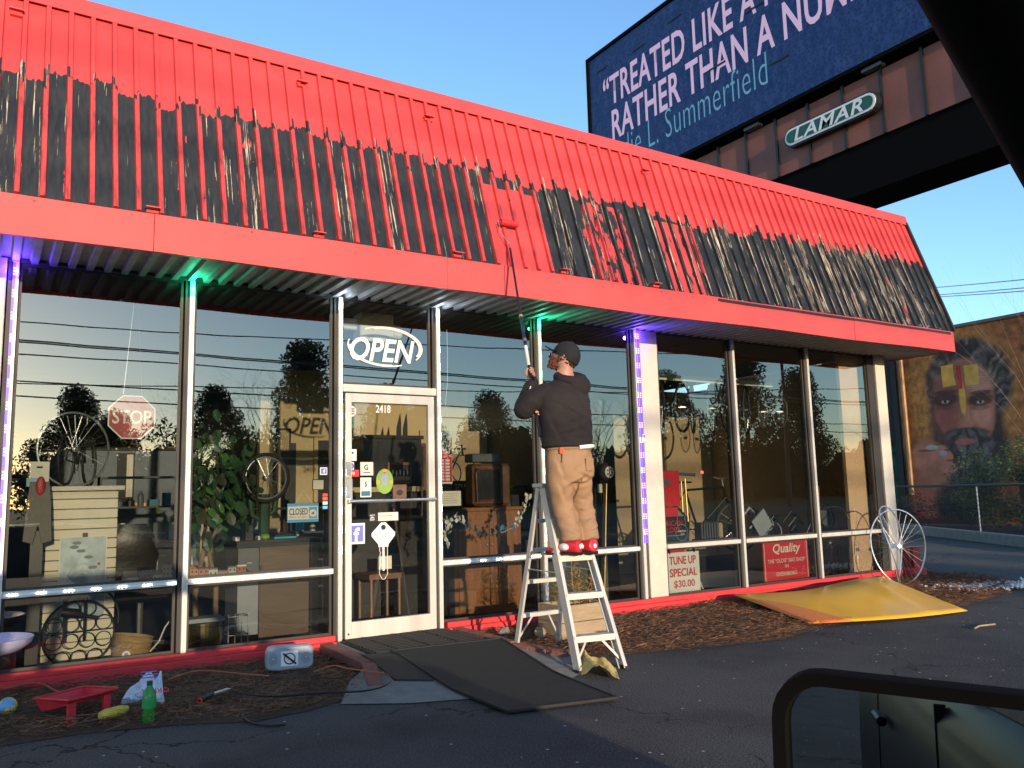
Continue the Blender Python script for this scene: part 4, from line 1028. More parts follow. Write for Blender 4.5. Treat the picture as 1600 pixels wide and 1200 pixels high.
MB().add(msec(MW-.021,MH-.021,.034,-0.004), [tuple(range(28))]).build('mirror_glass', mg, car)
MB().tube([mc-mn*0.05-mu*0.08, Vector((0.72, YS-0.06, 0.93))], 0.03, 8).build('mirror_arm', M['black'], car)
# ------------------------------------------------------------------ things lying outside
G = lambda px, py, z=0.0: P(px, py, 2, z)
# entrance mats
M['mat'] = mat('black_rubber_mat', (0.009,0.009,0.009), 0.8, var=0.3, scale=12, bump=0.6, bscale=120)
def sheetmat(corners, nx, ny, fz, name, label, th=0.012, ribs=0):
    c = [Vector(v) for v in corners]; vs = []; 
    for j in range(ny+1):
        for i in range(nx+1):
            u = i/nx; v = j/ny; p = c[0].lerp(c[1], u).lerp(c[3].lerp(c[2], u), v); p.z = fz(p.x, p.y); vs.append(p)
    mb = MB(); n1 = nx+1; T_ = Vector((0,0,th))
    top_ = [v+T_ for v in vs]; mb.add(top_, [(j*n1+i, j*n1+i+1, (j+1)*n1+i+1, (j+1)*n1+i) for j in range(ny) for i in range(nx)])
    rim = [i for i in range(n1)]+[j*n1+nx for j in range(1, ny+1)]+[ny*n1+i for i in range(nx-1, -1, -1)]+[j*n1 for j in range(ny-1, 0, -1)]
    L = len(rim); mb.add([top_[i] for i in rim]+[vs[i] for i in rim], [(i, i+L, (i+1)%L+L, (i+1)%L) for i in range(L)])
    return mb, c
def ramp_z(x, y):
    if y > -0.9: return 0.104
    if y > -1.75: return 0.104-(-0.9-y)/0.85*0.092
    return 0.012
th_ = thing('door_mat', 'long black rubber mat running from the doorstep down onto the asphalt', 'mat', (2.8,-1.5,0.0))
mb, _ = sheetmat([(2.55,-0.78,0),(3.44,-0.86,0),(3.20,-2.56,0),(2.53,-2.42,0)], 14, 26, ramp_z, 'm', ''); mb.smooth(); mb.build('mat_sheet', M['mat'], th_)
bd = MB(); crn = [(2.55,-0.78),(3.44,-0.86),(3.20,-2.56),(2.53,-2.42)]
for i in range(4):
    a, b = Vector(crn[i]), Vector(crn[(i+1)%4]); pts = [(a.lerp(b, k/12).x, a.lerp(b, k/12).y, ramp_z(a.lerp(b,k/12).x, a.lerp(b,k/12).y)+0.013) for k in range(13)]; bd.tube(pts, 0.009, 4)
bd.build('raised_edge', M['rubber'], th_)
gt = thing('ridged_mat', 'ridged rubber mat on the doorstep right under the door', 'mat', (2.9,-0.45,0.10))
mb, _ = sheetmat([(2.42,-0.10,0),(3.36,-0.10,0),(3.36,-0.80,0),(2.42,-0.80,0)], 4, 4, lambda x, y: 0.100, 'm', '', 0.008); mb.build('mat_sheet', M['mat'], gt)
for i in range(11):
    y = -0.14-i*0.062; MB().box(2.44, 3.34, y-0.010, y+0.010, 0.107, 0.120).build('rubber_rib', M['rubber'], gt)
for x in (2.62,2.88,3.12): MB().box(x-.008, x+.008, -0.79, -0.11, 0.1075, 0.123).build('rubber_rib', M['rubber'], gt)
sm_ = thing('narrow_mat', 'narrow black mat strip curling over the left edge of the ramp', 'mat', (2.4,-1.1,0))
mb, _ = sheetmat([(2.34,-0.75,0),(2.60,-0.80,0),(2.52,-1.52,0),(2.30,-1.40,0)], 4, 14, lambda x, y: ramp_z(x, y)-0.004, 'm', '', 0.012); mb.smooth(); mb.build('mat_sheet', M['rubber'], sm_)
# paint tray
t0 = G(118, 1128); tray = thing('paint_tray', 'red plastic paint tray standing on the ground at the left', 'paint tray', (t0.x, t0.y, 0.0)); 
ex = Vector((0.86,0.50,0)).normalized(); ey = Vector((-ex.y, ex.x, 0))
def tp(u, v, z): return Vector((t0.x, t0.y, 0))+ex*u+ey*v+Vector((0,0,z))
mb = MB(); W_, D_ = 0.155, 0.12
D_ = 0.15
outer = [tp(-W_,-D_,0.165), tp(W_,-D_,0.165), tp(W_,D_,0.15), tp(-W_,D_,0.15)]
inner = [tp(-W_*.82,-D_*.75,0.130), tp(W_*.82,-D_*.75,0.130), tp(W_*.82,D_*.8,0.075), tp(-W_*.82,D_*.8,0.075)]
mb.add(outer+inner, [(0,1,5,4),(1,2,6,5),(2,3,7,6),(3,0,4,7),(4,5,6,7)])
mb.tube(outer, 0.007, 5, closed=True); mb.build('basin', M['signred'], tray)
for u in (-W_*.7, W_*.7):
    l = MB(); l.obox(tp(u,-D_*.75,0.08), (0.045,0.018,0.155), ex); l.build('leg', M['signred'], tray)
MB().obox(tp(0,-D_*.80,0.012), (W_*1.7,0.02,0.02), ex).build('foot_bar', M['signred'], tray)
# roller cover, bottle, bag
rc0 = G(178, 1113, 0.065); mb = MB(); mb.tube([rc0-ex*.085, rc0-ex*.05, rc0+ex*.05, rc0+ex*.085], [0.022,0.031,0.028,0.019], 12)
top(mb.smooth(), 'roller_cover', mat('yellow_paint_roller', (0.66,0.47,0.06), 0.6, var=0.15, scale=20, bump=0.5), 'yellow paint roller cover lying beside the red tray', 'roller')
bo = G(232, 1131); bt = thing('soda_bottle', 'green plastic soda bottle standing upright on the asphalt edge', 'bottle', (bo.x, bo.y, 0.0))
gm = bpy.data.materials.new('green_bottle_plastic'); gm.use_nodes = True; b_ = gm.node_tree.nodes['Principled BSDF']; b_.inputs['Base Color'].default_value = (0.05,0.52,0.06,1); b_.inputs['Transmission Weight'].default_value = 0.55; b_.inputs['Roughness'].default_value = 0.12
MB().lathe(bo, [(0.030,0.0),(0.036,0.02),(0.036,0.055),(0.032,0.075),(0.037,0.10),(0.037,0.145),(0.030,0.175),(0.016,0.20),(0.014,0.21)], 18).smooth().build('bottle_body', gm, bt)
MB().lathe(bo, [(0.016,0.208),(0.016,0.232)], 12).build('cap', M['cactus'], bt)
MB().lathe(bo, [(0.0375,0.088),(0.0380,0.09),(0.0380,0.143),(0.0375,0.145)], 18).build('label_wrap', mat('green_label', (0.03,0.30,0.08), 0.4), bt)
bg0 = G(225, 1090); bag = thing('plastic_bag', 'crumpled white plastic sack with blue print and red upside down letters', 'bag', (bg0.x, bg0.y, 0.03)); mb = MB(); n = 12
pc0 = [G(189,1100,.04), G(257,1094,.05), G(252,1062,.10), G(222,1062,.10)]
vs = []
for j in range(n+1):
    for i in range(n+1):
        u, v = i/n, j/n; p = pc0[0].lerp(pc0[1], u).lerp(pc0[3].lerp(pc0[2], u), v); p.z = 0.05+0.085*v+0.02*math.sin(u*9+v*5)+0.012*random.uniform(-1,1)*(1 if 0<i<n else .3); vs.append(p)
mb.add(vs, [(j*(n+1)+i, j*(n+1)+i+1, (j+1)*(n+1)+i+1, (j+1)*(n+1)+i) for j in range(n) for i in range(n)])
vb = [Vector((v.x, v.y, 0.03)) for v in vs]; mb.add(vb, [(j*(n+1)+i, (j+1)*(n+1)+i, (j+1)*(n+1)+i+1, j*(n+1)+i+1) for j in range(n) for i in range(n)])
L = n+1; rim = list(range(L))+[j*L+n for j in range(1,L)]+[n*L+i for i in range(n-1,-1,-1)]+[j*L for j in range(n-1,0,-1)]; K = len(rim)
mb.add([vs[i] for i in rim]+[vb[i] for i in rim], [(i, i+K, (i+1)%K+K, (i+1)%K) for i in range(K)])
mb.build('sack', mat('white_plastic_film', (0.62,0.66,0.74), 0.35, bump=0.3, bscale=18), bag)
nx_ = (pc0[1]-pc0[0]).normalized(); up_ = Vector((0, 0.55, 0.5)).normalized()
text('ORKER', 'lettering', pc0[1]+Vector((0.02,-0.012,0.075)), 0.16, 0.035, M['signred'], bag, ax=-nx_, up=-up_, bold=0.02)
for k in range(3): MB().obox(pc0[0].lerp(pc0[2], .55)+Vector((0.03,-0.01+0.018*k,0.075+.014*k)), (0.10,0.004,0.006), nx_).build('print_line', M['fbblue'], bag)
# squeegee with red end
sq = G(330,1092,.05); sg = thing('scraper', 'black handled scraper with silver blade and red tip on the mulch', 'scraper', sq)
a = G(312,1095,.065); b = G(333,1084,.075); c = G(358,1076,.08)
MB().tube([a, b], 0.013, 8).build('handle', M['black'], sg); MB().beam(b-(c-b)*.1, c, 0.035, 0.008).build('blade', M['steel'], sg); MB().ring(a, (b-a), 0.013, 0.006, 10, 5).build('end_ring', M['signred'], sg)
# cords
def cord(pix, r, m_, name, label, cat, z=0.03):
    pts = [G(x, y, z) for x, y in pix]; sm = []
    for i in range(len(pts)-1):
        p0 = pts[max(i-1,0)]; p1 = pts[i]; p2 = pts[i+1]; p3 = pts[min(i+2,len(pts)-1)]
        for k in range(6):
            t = k/6; sm.append(0.5*((2*p1)+(p2-p0)*t+(2*p0-5*p1+4*p2-p3)*t*t+(3*p1-p0-3*p2+p3)*t**3))
    sm.append(pts[-1]); return top(MB().tube(sm, r, 6).smooth(), name, m_, label, cat)
cord([(5,1076),(60,1067),(100,1082),(185,1072)], 0.005, M['orange'], 'extension_cord', 'orange extension cord lying along the red wall at far left', 'cord', 0.085)
cord([(262,1062),(310,1048),(380,1053),(420,1056)], 0.005, M['orange'], 'extension_cord', 'orange extension cord behind the white sack', 'cord', 0.09)
cord([(490,1050),(520,1040),(545,1045),(600,1052)], 0.005, M['orange'], 'extension_cord', 'short orange cord running right from the radio', 'cord', 0.09)
cord([(360,1080),(420,1088),(500,1083),(580,1078),(610,1060),(570,1035)], 0.006, M['black'], 'black_cable', 'black cable curving over the mulch toward the doorstep', 'cable', 0.08)
cord([(312,1105),(340,1106),(370,1113),(390,1128),(420,1134),(446,1132)], 0.007, M['black'], 'black_cable', 'black cable with a plug lying on the asphalt', 'cable', 0.012)
# radio
ra = G(413,1060,0.04); rb2 = G(489,1058,0.04); ra.y = -0.62; rb2.y = -0.66
ra = P(414,1058,1,-0.58); rb2 = P(489,1057,1,-0.66); rdx = (rb2-ra).normalized(); rdx.z = 0; rdx.normalize(); rc_ = (ra+rb2)/2; rc_.z = 0.05
rw = (rb2-ra).length; rn = Vector((0,0,1)).cross(rdx)*-1; rad = thing('portable_radio', 'grey portable radio with a crossed circle on its front', 'radio', rc_)
RH = 0.165
def rsec(W, H, r, off): return [rc_+Vector((0,0,RH/2))+rdx*x+Vector((0,0,1))*y+rn*off for x, y in rrect(W, H, r)]
if rn.y > 0: rn = -rn
loft([rsec(rw*.94,RH*.9,.045,0.035), rsec(rw,RH,.045,0.015), rsec(rw,RH,.045,-0.06), rsec(rw*.9,RH*.85,.045,-0.085)]).build('case', M['grey'], rad)
f0 = rc_+Vector((0,0,RH/2))+rn*0.036
MB().obox(f0, (0.115,0.004,0.10), rdx).build('front_plate', M['white'], rad)
MB().ring(f0+rn*0.004, rn, 0.036, 0.004, 24, 4).build('circle', M['black'], rad); MB().obox(f0+rn*0.008, (0.115,0.005,0.012), rdx-Vector((0,0,0.85))).build('slash', M['black'], rad)
for s in (-1, 1):
    MB().disc(f0+rdx*s*rw*.34+rn*0.002, rn, 0.040, 18, .8, 1).build('speaker', mat('speaker_grille', (0.24,0.27,0.31), 0.6, bump=.5, bscale=200), rad); MB().blob(f0+rdx*s*rw*.34+rn*0.003, 0.008, 8, 6).build('speaker_cap', M['steel'], rad)
MB().obox(f0+Vector((0,0,RH*.42))-rn*0.01, (0.10,0.01,0.012), rdx).build('button_row', M['dgrey'], rad)
# dark glove-like cloth at the ramp
g0 = G(633,1070,0.01); top(MB().blob(g0+Vector((0,0,0.022)), 0.035, 10, 7, (1.1,.7,.65), jit=.15).blob(g0+Vector((0.045,-0.01,0.022)), 0.028, 8, 6, (1.1,.7,.7), jit=.15).smooth(), 'crumpled_rag', M['cactus'], 'small dark green crumpled rag on the concrete apron', 'rag')
# birdbath at the left edge
bx = P(-30, 1100, 1, -0.62); bxx = bx.x; b0 = Vector((bxx, -0.60, -0.02)); bb2 = thing('bird_bath', 'lavender bird bath bowl on a mint pedestal at the left edge', 'bird bath', b0)
MB().lathe(b0, [(0.13,0.0),(0.13,0.03),(0.09,0.06),(0.055,0.12),(0.05,0.25),(0.07,0.36),(0.10,0.385)], 22).smooth().build('pedestal', M['mint'], bb2)
MB().lathe(b0, [(0.09,0.375),(0.19,0.40),(0.245,0.44),(0.255,0.475),(0.235,0.475),(0.17,0.445),(0.0,0.43)], 30).smooth().build('bowl', M['birdbath'], bb2)
fb0 = P(10,1078,1,-0.75); ball = thing('toy_ball', 'small blue and yellow ball at the foot of the bird bath', 'ball', (fb0.x,fb0.y,0.03)); MB().blob((fb0.x+.01,fb0.y,0.085), 0.05, 14, 10).smooth().build('ball', mat('blue_yellow_ball', (0.15,0.35,0.6), 0.4, col2=(0.75,0.6,0.08), scale=9, thr=(.49,.51)), ball)
# baskets behind the glass and wine rack
# yellow cloth
yc = G(935,1055,0.0); mb = MB(); n = 16; vs = []
pcs = [G(908,1056,.01), G(968,1062,.01), G(962,1040,.03), G(912,1030,.05)]
for j in range(n+1):
    for i in range(n+1):
        u, v = i/n, j/n; p = pcs[0].lerp(pcs[1], u).lerp(pcs[3].lerp(pcs[2], u), v); p.z = 0.012+0.07*math.sin(math.pi*min(1,u*1.1))**.7*abs(math.sin(v*2.6+u*3))+0.10*max(0,1-u*2.2)*v+0.01*random.random(); vs.append(p)
mb.add(vs, [(j*(n+1)+i, j*(n+1)+i+1, (j+1)*(n+1)+i+1, (j+1)*(n+1)+i) for j in range(n) for i in range(n)])
top(mb.smooth(), 'yellow_rag', M['yellowcloth'], 'crumpled yellow rag on the asphalt at the ladder foot', 'rag')
# log
lg0 = P(843,985,1,-0.62); lg = thing('log', 'short cut log lying on the mulch behind the ladder', 'log', (lg0.x, -0.62, 0.05)); a = Vector((lg0.x-.02,-0.66,0.085)); b = a+Vector((0.16,0.16,0.02))
MB().tube([a,b], 0.05, 10).build('log_bark', M['treebark'], lg); MB().disc(a-(b-a).normalized()*.001, a-b, 0.048, 12).build('cut_end', M['woodpale'], lg)
# small stone lantern-like rock near the log
top(MB().blob((3.78,-0.35,0.06), 0.06, 9, 6, (1,1,.8), jit=.2), 'stone', M['concrete'], 'grey stone beside the wall behind the ladder', 'stone')
# planter with dry plants
px0, px1, pyf, pyb, pz = 4.02, 4.50, -0.86, -0.52, 0.31
pl = thing('wooden_planter', 'weathered square timber planter holding dry leafy stems', 'planter', ((px0+px1)/2, (pyf+pyb)/2, 0.03))
for k in range(2):
    z0 = 0.03+k*0.14; z1 = z0+0.135
    for (a0,a1,c0,c1) in ((px0,px1,pyf,pyf+.03),(px0,px1,pyb-.03,pyb),(px0,px0+.03,pyf+.032,pyb-.032),(px1-.03,px1,pyf+.032,pyb-.032)):
        MB().box(a0,a1,c0,c1,z0,z1).build('plank', M['woodpale'], pl, bevel=0.003)
MB().box(px0+.03,px1-.03,pyf+.03,pyb-.03,0.05,0.27).build('soil', M['mulchbase'], pl)
drym = mat('dry_yellow_leaf', (0.62,0.32,0.10), 0.7, col2=(0.28,0.26,0.07), scale=9)
for (x, y, h) in ((4.12,-0.70,0.42),(4.27,-0.72,0.45),(4.20,-0.62,0.36),(4.36,-0.66,0.30),(4.44,-0.70,0.26)):
    pt = thing('dry_plant', {4.12:'leftmost dry yellow green plant in the timber planter',4.27:'tallest dry plant in the middle of the timber planter',4.2:'brownish dry plant at the back of the timber planter',4.36:'short orange leaved dry plant in the timber planter',4.44:'lowest dry plant at the right end of the timber planter'}[x], 'plant', (x, y, 0.27), 'dry plants in the timber planter'); 
    s = MB(); s.tube([(x,y,0.26),(x+random.gauss(0,.02),y,0.27+h*.5),(x+random.gauss(0,.03),y,0.27+h)], [.005,.004,.002], 5); s.build('stem', M['bark'], pt)
    lf = MB()
    for i in range(120):
        z = 0.27+h*(0.05+0.95*random.random()); a = random.random()*6.28; L = random.uniform(.05,.10)*(1.2-.5*(z-.27)/h); d = Vector((math.cos(a), math.sin(a), random.uniform(-.3,.5)))*L; sd2 = Vector((-math.sin(a), math.cos(a), 0))*0.008
        c0 = Vector((x, y, z)); lf.add([c0, c0+d*.5+sd2, c0+d, c0+d*.5-sd2], [(0,1,2,3)])
    lf.build('leaves', drym, pt)
# yellow metal sheet propped over the mulch
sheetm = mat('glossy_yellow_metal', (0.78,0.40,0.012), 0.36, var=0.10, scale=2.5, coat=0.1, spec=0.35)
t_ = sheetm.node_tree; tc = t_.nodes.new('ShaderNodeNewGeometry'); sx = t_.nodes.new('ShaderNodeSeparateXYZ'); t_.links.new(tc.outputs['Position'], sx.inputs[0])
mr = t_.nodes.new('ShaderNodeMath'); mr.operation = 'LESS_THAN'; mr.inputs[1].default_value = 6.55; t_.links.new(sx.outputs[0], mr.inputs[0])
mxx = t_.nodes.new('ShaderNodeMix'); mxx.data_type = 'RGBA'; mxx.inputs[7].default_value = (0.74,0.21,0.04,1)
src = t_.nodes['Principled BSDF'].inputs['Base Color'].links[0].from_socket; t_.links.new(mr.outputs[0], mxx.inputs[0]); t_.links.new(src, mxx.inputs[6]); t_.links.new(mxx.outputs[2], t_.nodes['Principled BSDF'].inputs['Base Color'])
A0 = P(1147,929,1,-0.30); B0 = P(1265,976,2,0.03); C0 = P(1512,956,2,0.015); D0_ = P(1375,899,1,-0.35)
print('sheet', A0, B0, C0, D0_)
mb = MB(); nu, nv = 30, 14; vs = []
for j in range(nv+1):
    for i in range(nu+1):
        u, v = i/nu, j/nv
        # far edge A->D (v=1), near edge B->C (v=0)
        near_ = B0.lerp(C0, u); near_ = near_+Vector((0,-0.10*math.sin(math.pi*u),0.0)); near_.z += 0.012; far_ = A0.lerp(D0_, u); far_.z -= 0.10*math.sin(math.pi*u)**2*(1-u)
        p = near_.lerp(far_, v); p.z += 0.10*math.sin(math.pi*v**1.3)*math.sin(math.pi*u)**.7+.03*math.sin(math.pi*v)*(u > .5)*math.exp(-((u-.72)/.06)**2); vs.append(p)
mb.add(vs, [(j*(nu+1)+i, j*(nu+1)+i+1, (j+1)*(nu+1)+i+1, (j+1)*(nu+1)+i) for j in range(nv) for i in range(nu)])
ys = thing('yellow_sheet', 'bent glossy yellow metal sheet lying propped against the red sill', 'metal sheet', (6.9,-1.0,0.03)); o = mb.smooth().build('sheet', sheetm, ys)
o.modifiers.new('t','SOLIDIFY').thickness = 0.004
sp0 = P(1178,950,1,-0.52); 
top(MB().tube([(sp0.x+.04,-0.50,0.02),(sp0.x+.04,-0.50,0.112)], 0.085, 20).smooth(), 'green_drum', mat('olive_green_drum', (0.10,0.16,0.04), 0.4, var=.1), 'short green drum propping up the yellow sheet', 'drum')
# wheels at the corner
def torus_mesh(name, Rr, r, m_, seg=40, rn=8): return MB().ring((0,0,0), (0,0,1), Rr, r, seg, rn).smooth().mesh(name, m_)
def spokes(Rr, n=28, hub=0.022, half=0.03, nm='spokes', zf=None):
    mb = MB()
    for i in range(n):
        a = 2*math.pi*i/n; s = 1 if i % 2 else -1; a2 = a+s*0.5*(1 if i % 4 < 2 else -1); z = zf(a) if zf else 0
        mb.tube([(math.cos(a2)*hub, math.sin(a2)*hub, s*half), (math.cos(a)*Rr, math.sin(a)*Rr, z)], 0.0013, 3, caps=False)
    return mb
def wheel(label, c, n, Rr, up=(0,0,1), tyre=True, group=None, cat='bicycle wheel', rimm='rim', warp=None, hubm='steel', name='wheelset', sq=(1,1)):
    t = thing(name, label, cat, c, group); a, b, nn = frame(n, up)
    mw_ = Matrix((( a.x,b.x,nn.x),(a.y,b.y,nn.y),(a.z,b.z,nn.z))).to_4x4()
    wf = warp or (lambda t_: 0)
    t.matrix_world = Matrix.Translation(c) @ mw_
    def put(mb, nm, mt): return mb.build(nm, mt, t, world=False)
    if tyre: put(MB().ring((0,0,0),(0,0,1),Rr,0.018,44,8,*sq,warp=wf).smooth(), 'tyre', M['rubber'])
    put(MB().ring((0,0,0),(0,0,1),Rr-0.018 if tyre else Rr,0.009,44,6,*sq,warp=wf).smooth(), 'rim', M[rimm])
    sk = spokes(Rr-0.02, zf=wf)
    if sq != (1,1): sk.v = [(v[0]*(sq[0] if abs(v[0])>.05 else 1), v[1]*(sq[1] if abs(v[1])>.05 else 1), v[2]) for v in sk.v]
    put(sk, 'spokes', M['steel'])
    h = MB(); h.tube([(0,0,-0.05),(0,0,-.03),(0,0,-.029),(0,0,.029),(0,0,.03),(0,0,0.05)], [.006,.006,.024,.024,.006,.006], 12); put(h, 'hub', M[hubm]); return t
blueh = mat('pale_blue_hub', (0.35,0.50,0.66), 0.35, .3); M['bluehub'] = blueh
w1 = P(1396,850,1,-0.42)
wheel('buckled bicycle wheel leaning against the end column', (w1.x, -0.42, 0.50), (0.42,-1,0.12), 0.37, tyre=False, rimm='rim', warp=lambda t: 0.05*math.sin(2*t+.6), hubm='bluehub', group='old wheels leaning at the shop corner', sq=(0.95,1.28))
wheel('second old bicycle wheel further right at the shop corner', (w1.x+0.28, -0.30, 0.47), (-0.55,-1,0.10), 0.36, tyre=False, warp=lambda t: 0.03*math.sin(2*t), hubm='bluehub', group='old wheels leaning at the shop corner', sq=(0.95,1.25))
st_ = P(1418,900,1,0.05); sp_ = thing('red_standpipe', 'rusty red cut metal standpipe on the ground beside the end column', 'standpipe', (10.28, 0.02, 0.03))
MB().lathe((10.28,0.02,0.0), [(0.16,0.0),(0.165,0.13),(0.155,0.15),(0.08,0.15),(0.0,0.15)], 18).build('base_ring', M['redblk'], sp_)
for a in (0.2, 1.7, 3.0, 4.4): MB().obox((10.28+math.cos(a)*.09, 0.02+math.sin(a)*.09, 0.27), (0.10,0.012,0.26), (-math.sin(a), math.cos(a), 0)).build('upright_plate', M['redblk'], sp_)
# twigs on the asphalt
tw = P(1530,978,2,0.012); top(MB().tube([tw-Vector((.14,.04,0)), tw, tw+Vector((.16,-.05,.004))], 0.008, 5), 'stick', M['woodpale'], 'short pale stick lying on the asphalt at right', 'stick')
# ------------------------------------------------------------------ inside the shop, bay by bay
FL = 0.04
# ---- bay 1: slatwall display, poster, upturned bicycle, stop sign ...
sx0, sx1, sy0, sy1 = 0.38, 0.88, 0.66, 0.86
sw = thing('slatwall_stand', 'cream slatwall display stand behind the first window', 'display stand', ((sx0+sx1)/2, 0.76, FL))
MB().box(sx0+.01, sx1-.01, sy0+.012, sy1, FL, 1.33).build('core', M['dgrey'], sw)
for i in range(17):
    z = FL+0.02+i*0.076; MB().box(sx0, sx1, sy0, sy0+.018, z, z+0.068).build('slat', M['slat'], sw, bevel=0.002)
MB().box(sx0-.10, sx1+.04, sy0-.06, sy1+.03, 1.335, 1.37).build('top_shelf', M['offwhite'], sw, bevel=0.004)
po = thing('poster', 'pale blue poster of bicycle wheels clipped to the slatwall stand', 'poster', (0.655, 0.645, 0.35))
def posterfn(U, V):
    n = fbm(U, V, 6, 9); img = np.ones(U.shape+(3,))*np.array((0.42,0.52,0.55))*(0.6+0.8*n[..., None])
    for k in range(6):
        r = 0.20+0.11*k*0.9; d = np.sqrt(((U-.45-.01*k))**2+((V-.02-.085*k)*1.5)**2); e = np.exp(-((d-0.34)/.016)**2)*(V > .02+.085*k)
        img = img*(1-.6*e[..., None])+.6*e[..., None]*np.array((0.10,0.12,0.16) if k < 2 else (0.35,0.33,0.30))
    b = np.clip(0.5-V, 0, 1)[..., None]; img = img*(1-b)+b*np.array((0.08,0.16,0.26))
    for (cx, cy) in ((.35,.93),(.45,.83),(.62,.75),(.72,.62),(.3,.88)):
        e = (((U-cx)/.10)**2+((V-cy)/.022)**2 < 1)[..., None]; img = np.where(e, np.array((0.14,0.17,0.19)), img)
    e = (((U-.85)/.04)**2+((V-.66)/.02)**2 < 1)[..., None]; return np.where(e, np.array((0.45,0.08,0.06)), img)
MB().box(0.488, 0.812, 0.646, 0.652, 0.37, 0.99).build('backing', M['offwhite'], po)
painted_grid('print', (0.495, 0.642, 0.377), (1,0,0), (0,0,1), 0.31, 0.606, 70, 130, posterfn, attrmat('poster_print', 0.5), po)
MB().box(0.64,0.675,0.632,0.642,0.985,1.015).build('binder_clip', M['black'], po)
# bicycle standing on the shelf, wheel in front
def bike(label, loc, rotz, s=1.0, frame_m='black', group=None, tilt=0, name='bicycle'):
    t = thing(name, label, 'bicycle', loc, group); t.rotation_euler = (tilt, 0, rotz); t.scale = (s, s, s)
    def put(mb, nm, mt, par=t): return mb.build(nm, M[mt] if isinstance(mt, str) else mt, par, world=False)
    r = 0.33
    for x in (-0.5, 0.52):
        put(MB().ring((x,0,r),(0,1,0),r-.018,0.018,32,6).smooth(), 'tyre', 'rubber'); put(MB().ring((x,0,r),(0,1,0),r-.036,0.008,32,5), 'rim', 'rim')
        sk = MB()
        for i in range(20):
            a = 2*math.pi*i/20; sk.tube([(x+math.cos(a+.3)*.02, .02 if i%2 else -.02, r+math.sin(a+.3)*.02),(x+math.cos(a)*(r-.04),0,r+math.sin(a)*(r-.04))], .0013, 3, caps=False)
        put(sk, 'spokes', 'steel')
    f = MB(); bb=(-.05,0,.30); st=(-.20,0,.80); ht=(.34,0,.83); hb=(.37,0,.70)
    for a, b, q in ((bb,st,.016),(st,ht,.015),(bb,hb,.018),(ht,hb,.018),(st,(-.5,0,r),.009),(bb,(-.5,0,r),.01)): f.tube([a,b],q,8)
    put(f, 'frame', frame_m); k = MB(); k.tube([hb,(.42,.05,.6),(.52,.05,r)],.012,6); k.tube([hb,(.42,-.05,.6),(.52,-.05,r)],.012,6); put(k, 'fork', frame_m)
    k = MB(); k.tube([st,(-.225,0,.90)],.012,8); put(k, 'seat_post', 'steel')
    k = MB(); k.add([(-.36,-.07,.92),(-.36,.07,.92),(-.10,.015,.91),(-.10,-.015,.91),(-.34,-.05,.885),(-.34,.05,.885),(-.11,.01,.89),(-.11,-.01,.89)],[(0,3,2,1),(4,5,6,7),(0,1,5,4),(1,2,6,5),(2,3,7,6),(3,0,4,7)]); put(k, 'saddle', 'leather')
    k = MB(); k.tube([ht,(.33,0,.93)],.012,8); k.tube([(.36,-.27,.96),(.33,-.08,.94),(.33,.08,.94),(.36,.27,.96)],.011,8); put(k, 'handlebar', 'steel')
    k = MB(); k.ring(bb,(0,1,0),.085,.006,20,4); k.tube([(-.05,.05,.30),(.07,.05,.18)],.009,6); k.tube([(-.05,-.05,.30),(-.17,-.05,.42)],.009,6); put(k, 'crank', 'steel'); return t
bike('old bicycle perched on top of the slatwall stand, wheel toward the glass', (0.62, 1.05, 1.372), R(70), 0.62)
wheel('thin bicycle wheel leaning above the slatwall stand', (0.565, 0.78, 1.66), (0.25,-1,0.05), 0.29, sq=(0.9,1.0), tyre=False)
for (x0, x1, z0, z1, m_, lab) in ((0.27,0.40,1.372,1.56,'offwhite','cream card box with small dark emblem left of the wheel'),(0.25,0.355,1.372,1.435,'blueprint','small pale blue box in front of the cream box')):
    y0 = 0.70 if m_ == 'offwhite' else 0.62
    b = thing('card_box', lab, 'box', ((x0+x1)/2, y0+.03, z0), 'boxes on the slatwall stand'); MB().box(x0,x1,y0,y0+.07,z0,z1).build('carton', M['offwhite'] if m_=='offwhite' else mat('pale_blue_card',(0.30,0.50,0.55),0.7), b)
    MB().box((x0+x1)/2-.02,(x0+x1)/2+.02,y0-.003,y0-.001,z1-.05,z1-.035).build('emblem', M['blackprint'], b)
# grey jersey shaped saddle bag on a dark post
M['drabbag'] = mat('drab_grey_cloth', (0.15,0.14,0.12), 0.8, bump=.4)
dp = thing('display_post', 'dark post carrying a grey and red saddle bag inside the first window', 'display post', (0.33, 0.42, FL))
MB().box(0.285,0.365,0.39,0.45,FL,1.05).build('post', M['black'], dp); MB().prism([(-.09,0),(-.075,.26),(-.06,.42),(.06,.42),(.075,.26),(.09,0),(.03,-.02),(.0,.12),(-.03,-.02)], (0.325,0.37,0.98), (1,0,0), (0,0,1), 0.05).build('grey_bag', M['drabbag'], dp)
MB().blob((0.33,0.34,1.37), 0.040, 14, 10, (.8,.35,1.7)).smooth().build('red_light', M['stopred'], dp)
# stop sign
so = thing('stop_sign', 'faded red octagonal stop sign hanging inside the first window', 'sign', (0.905, 0.262, 1.71))
def octp(r, a0=22.5): return [(r*math.cos(R(a0+45*i)), r*math.sin(R(a0+45*i))) for i in range(8)]
MB().prism(octp(0.178), (0.905,0.268,1.875), (1,0,0), (0,0,1), 0.004).build('sign_back', M['white'], so)
MB().prism(octp(0.168), (0.905,0.263,1.875), (1,0,0), (0,0,1), 0.004).build('sign_face', M['stopred'], so)
text('STOP', 'lettering', (0.905-.135,0.259,1.875-.052), 0.27, 0.105, M['white'], so, bold=0.015)
MB().tube([(0.84,.265,2.05),(0.905,.262,2.95),(0.97,.265,2.05)], 0.002, 4).build('cord', M['steel'], so)
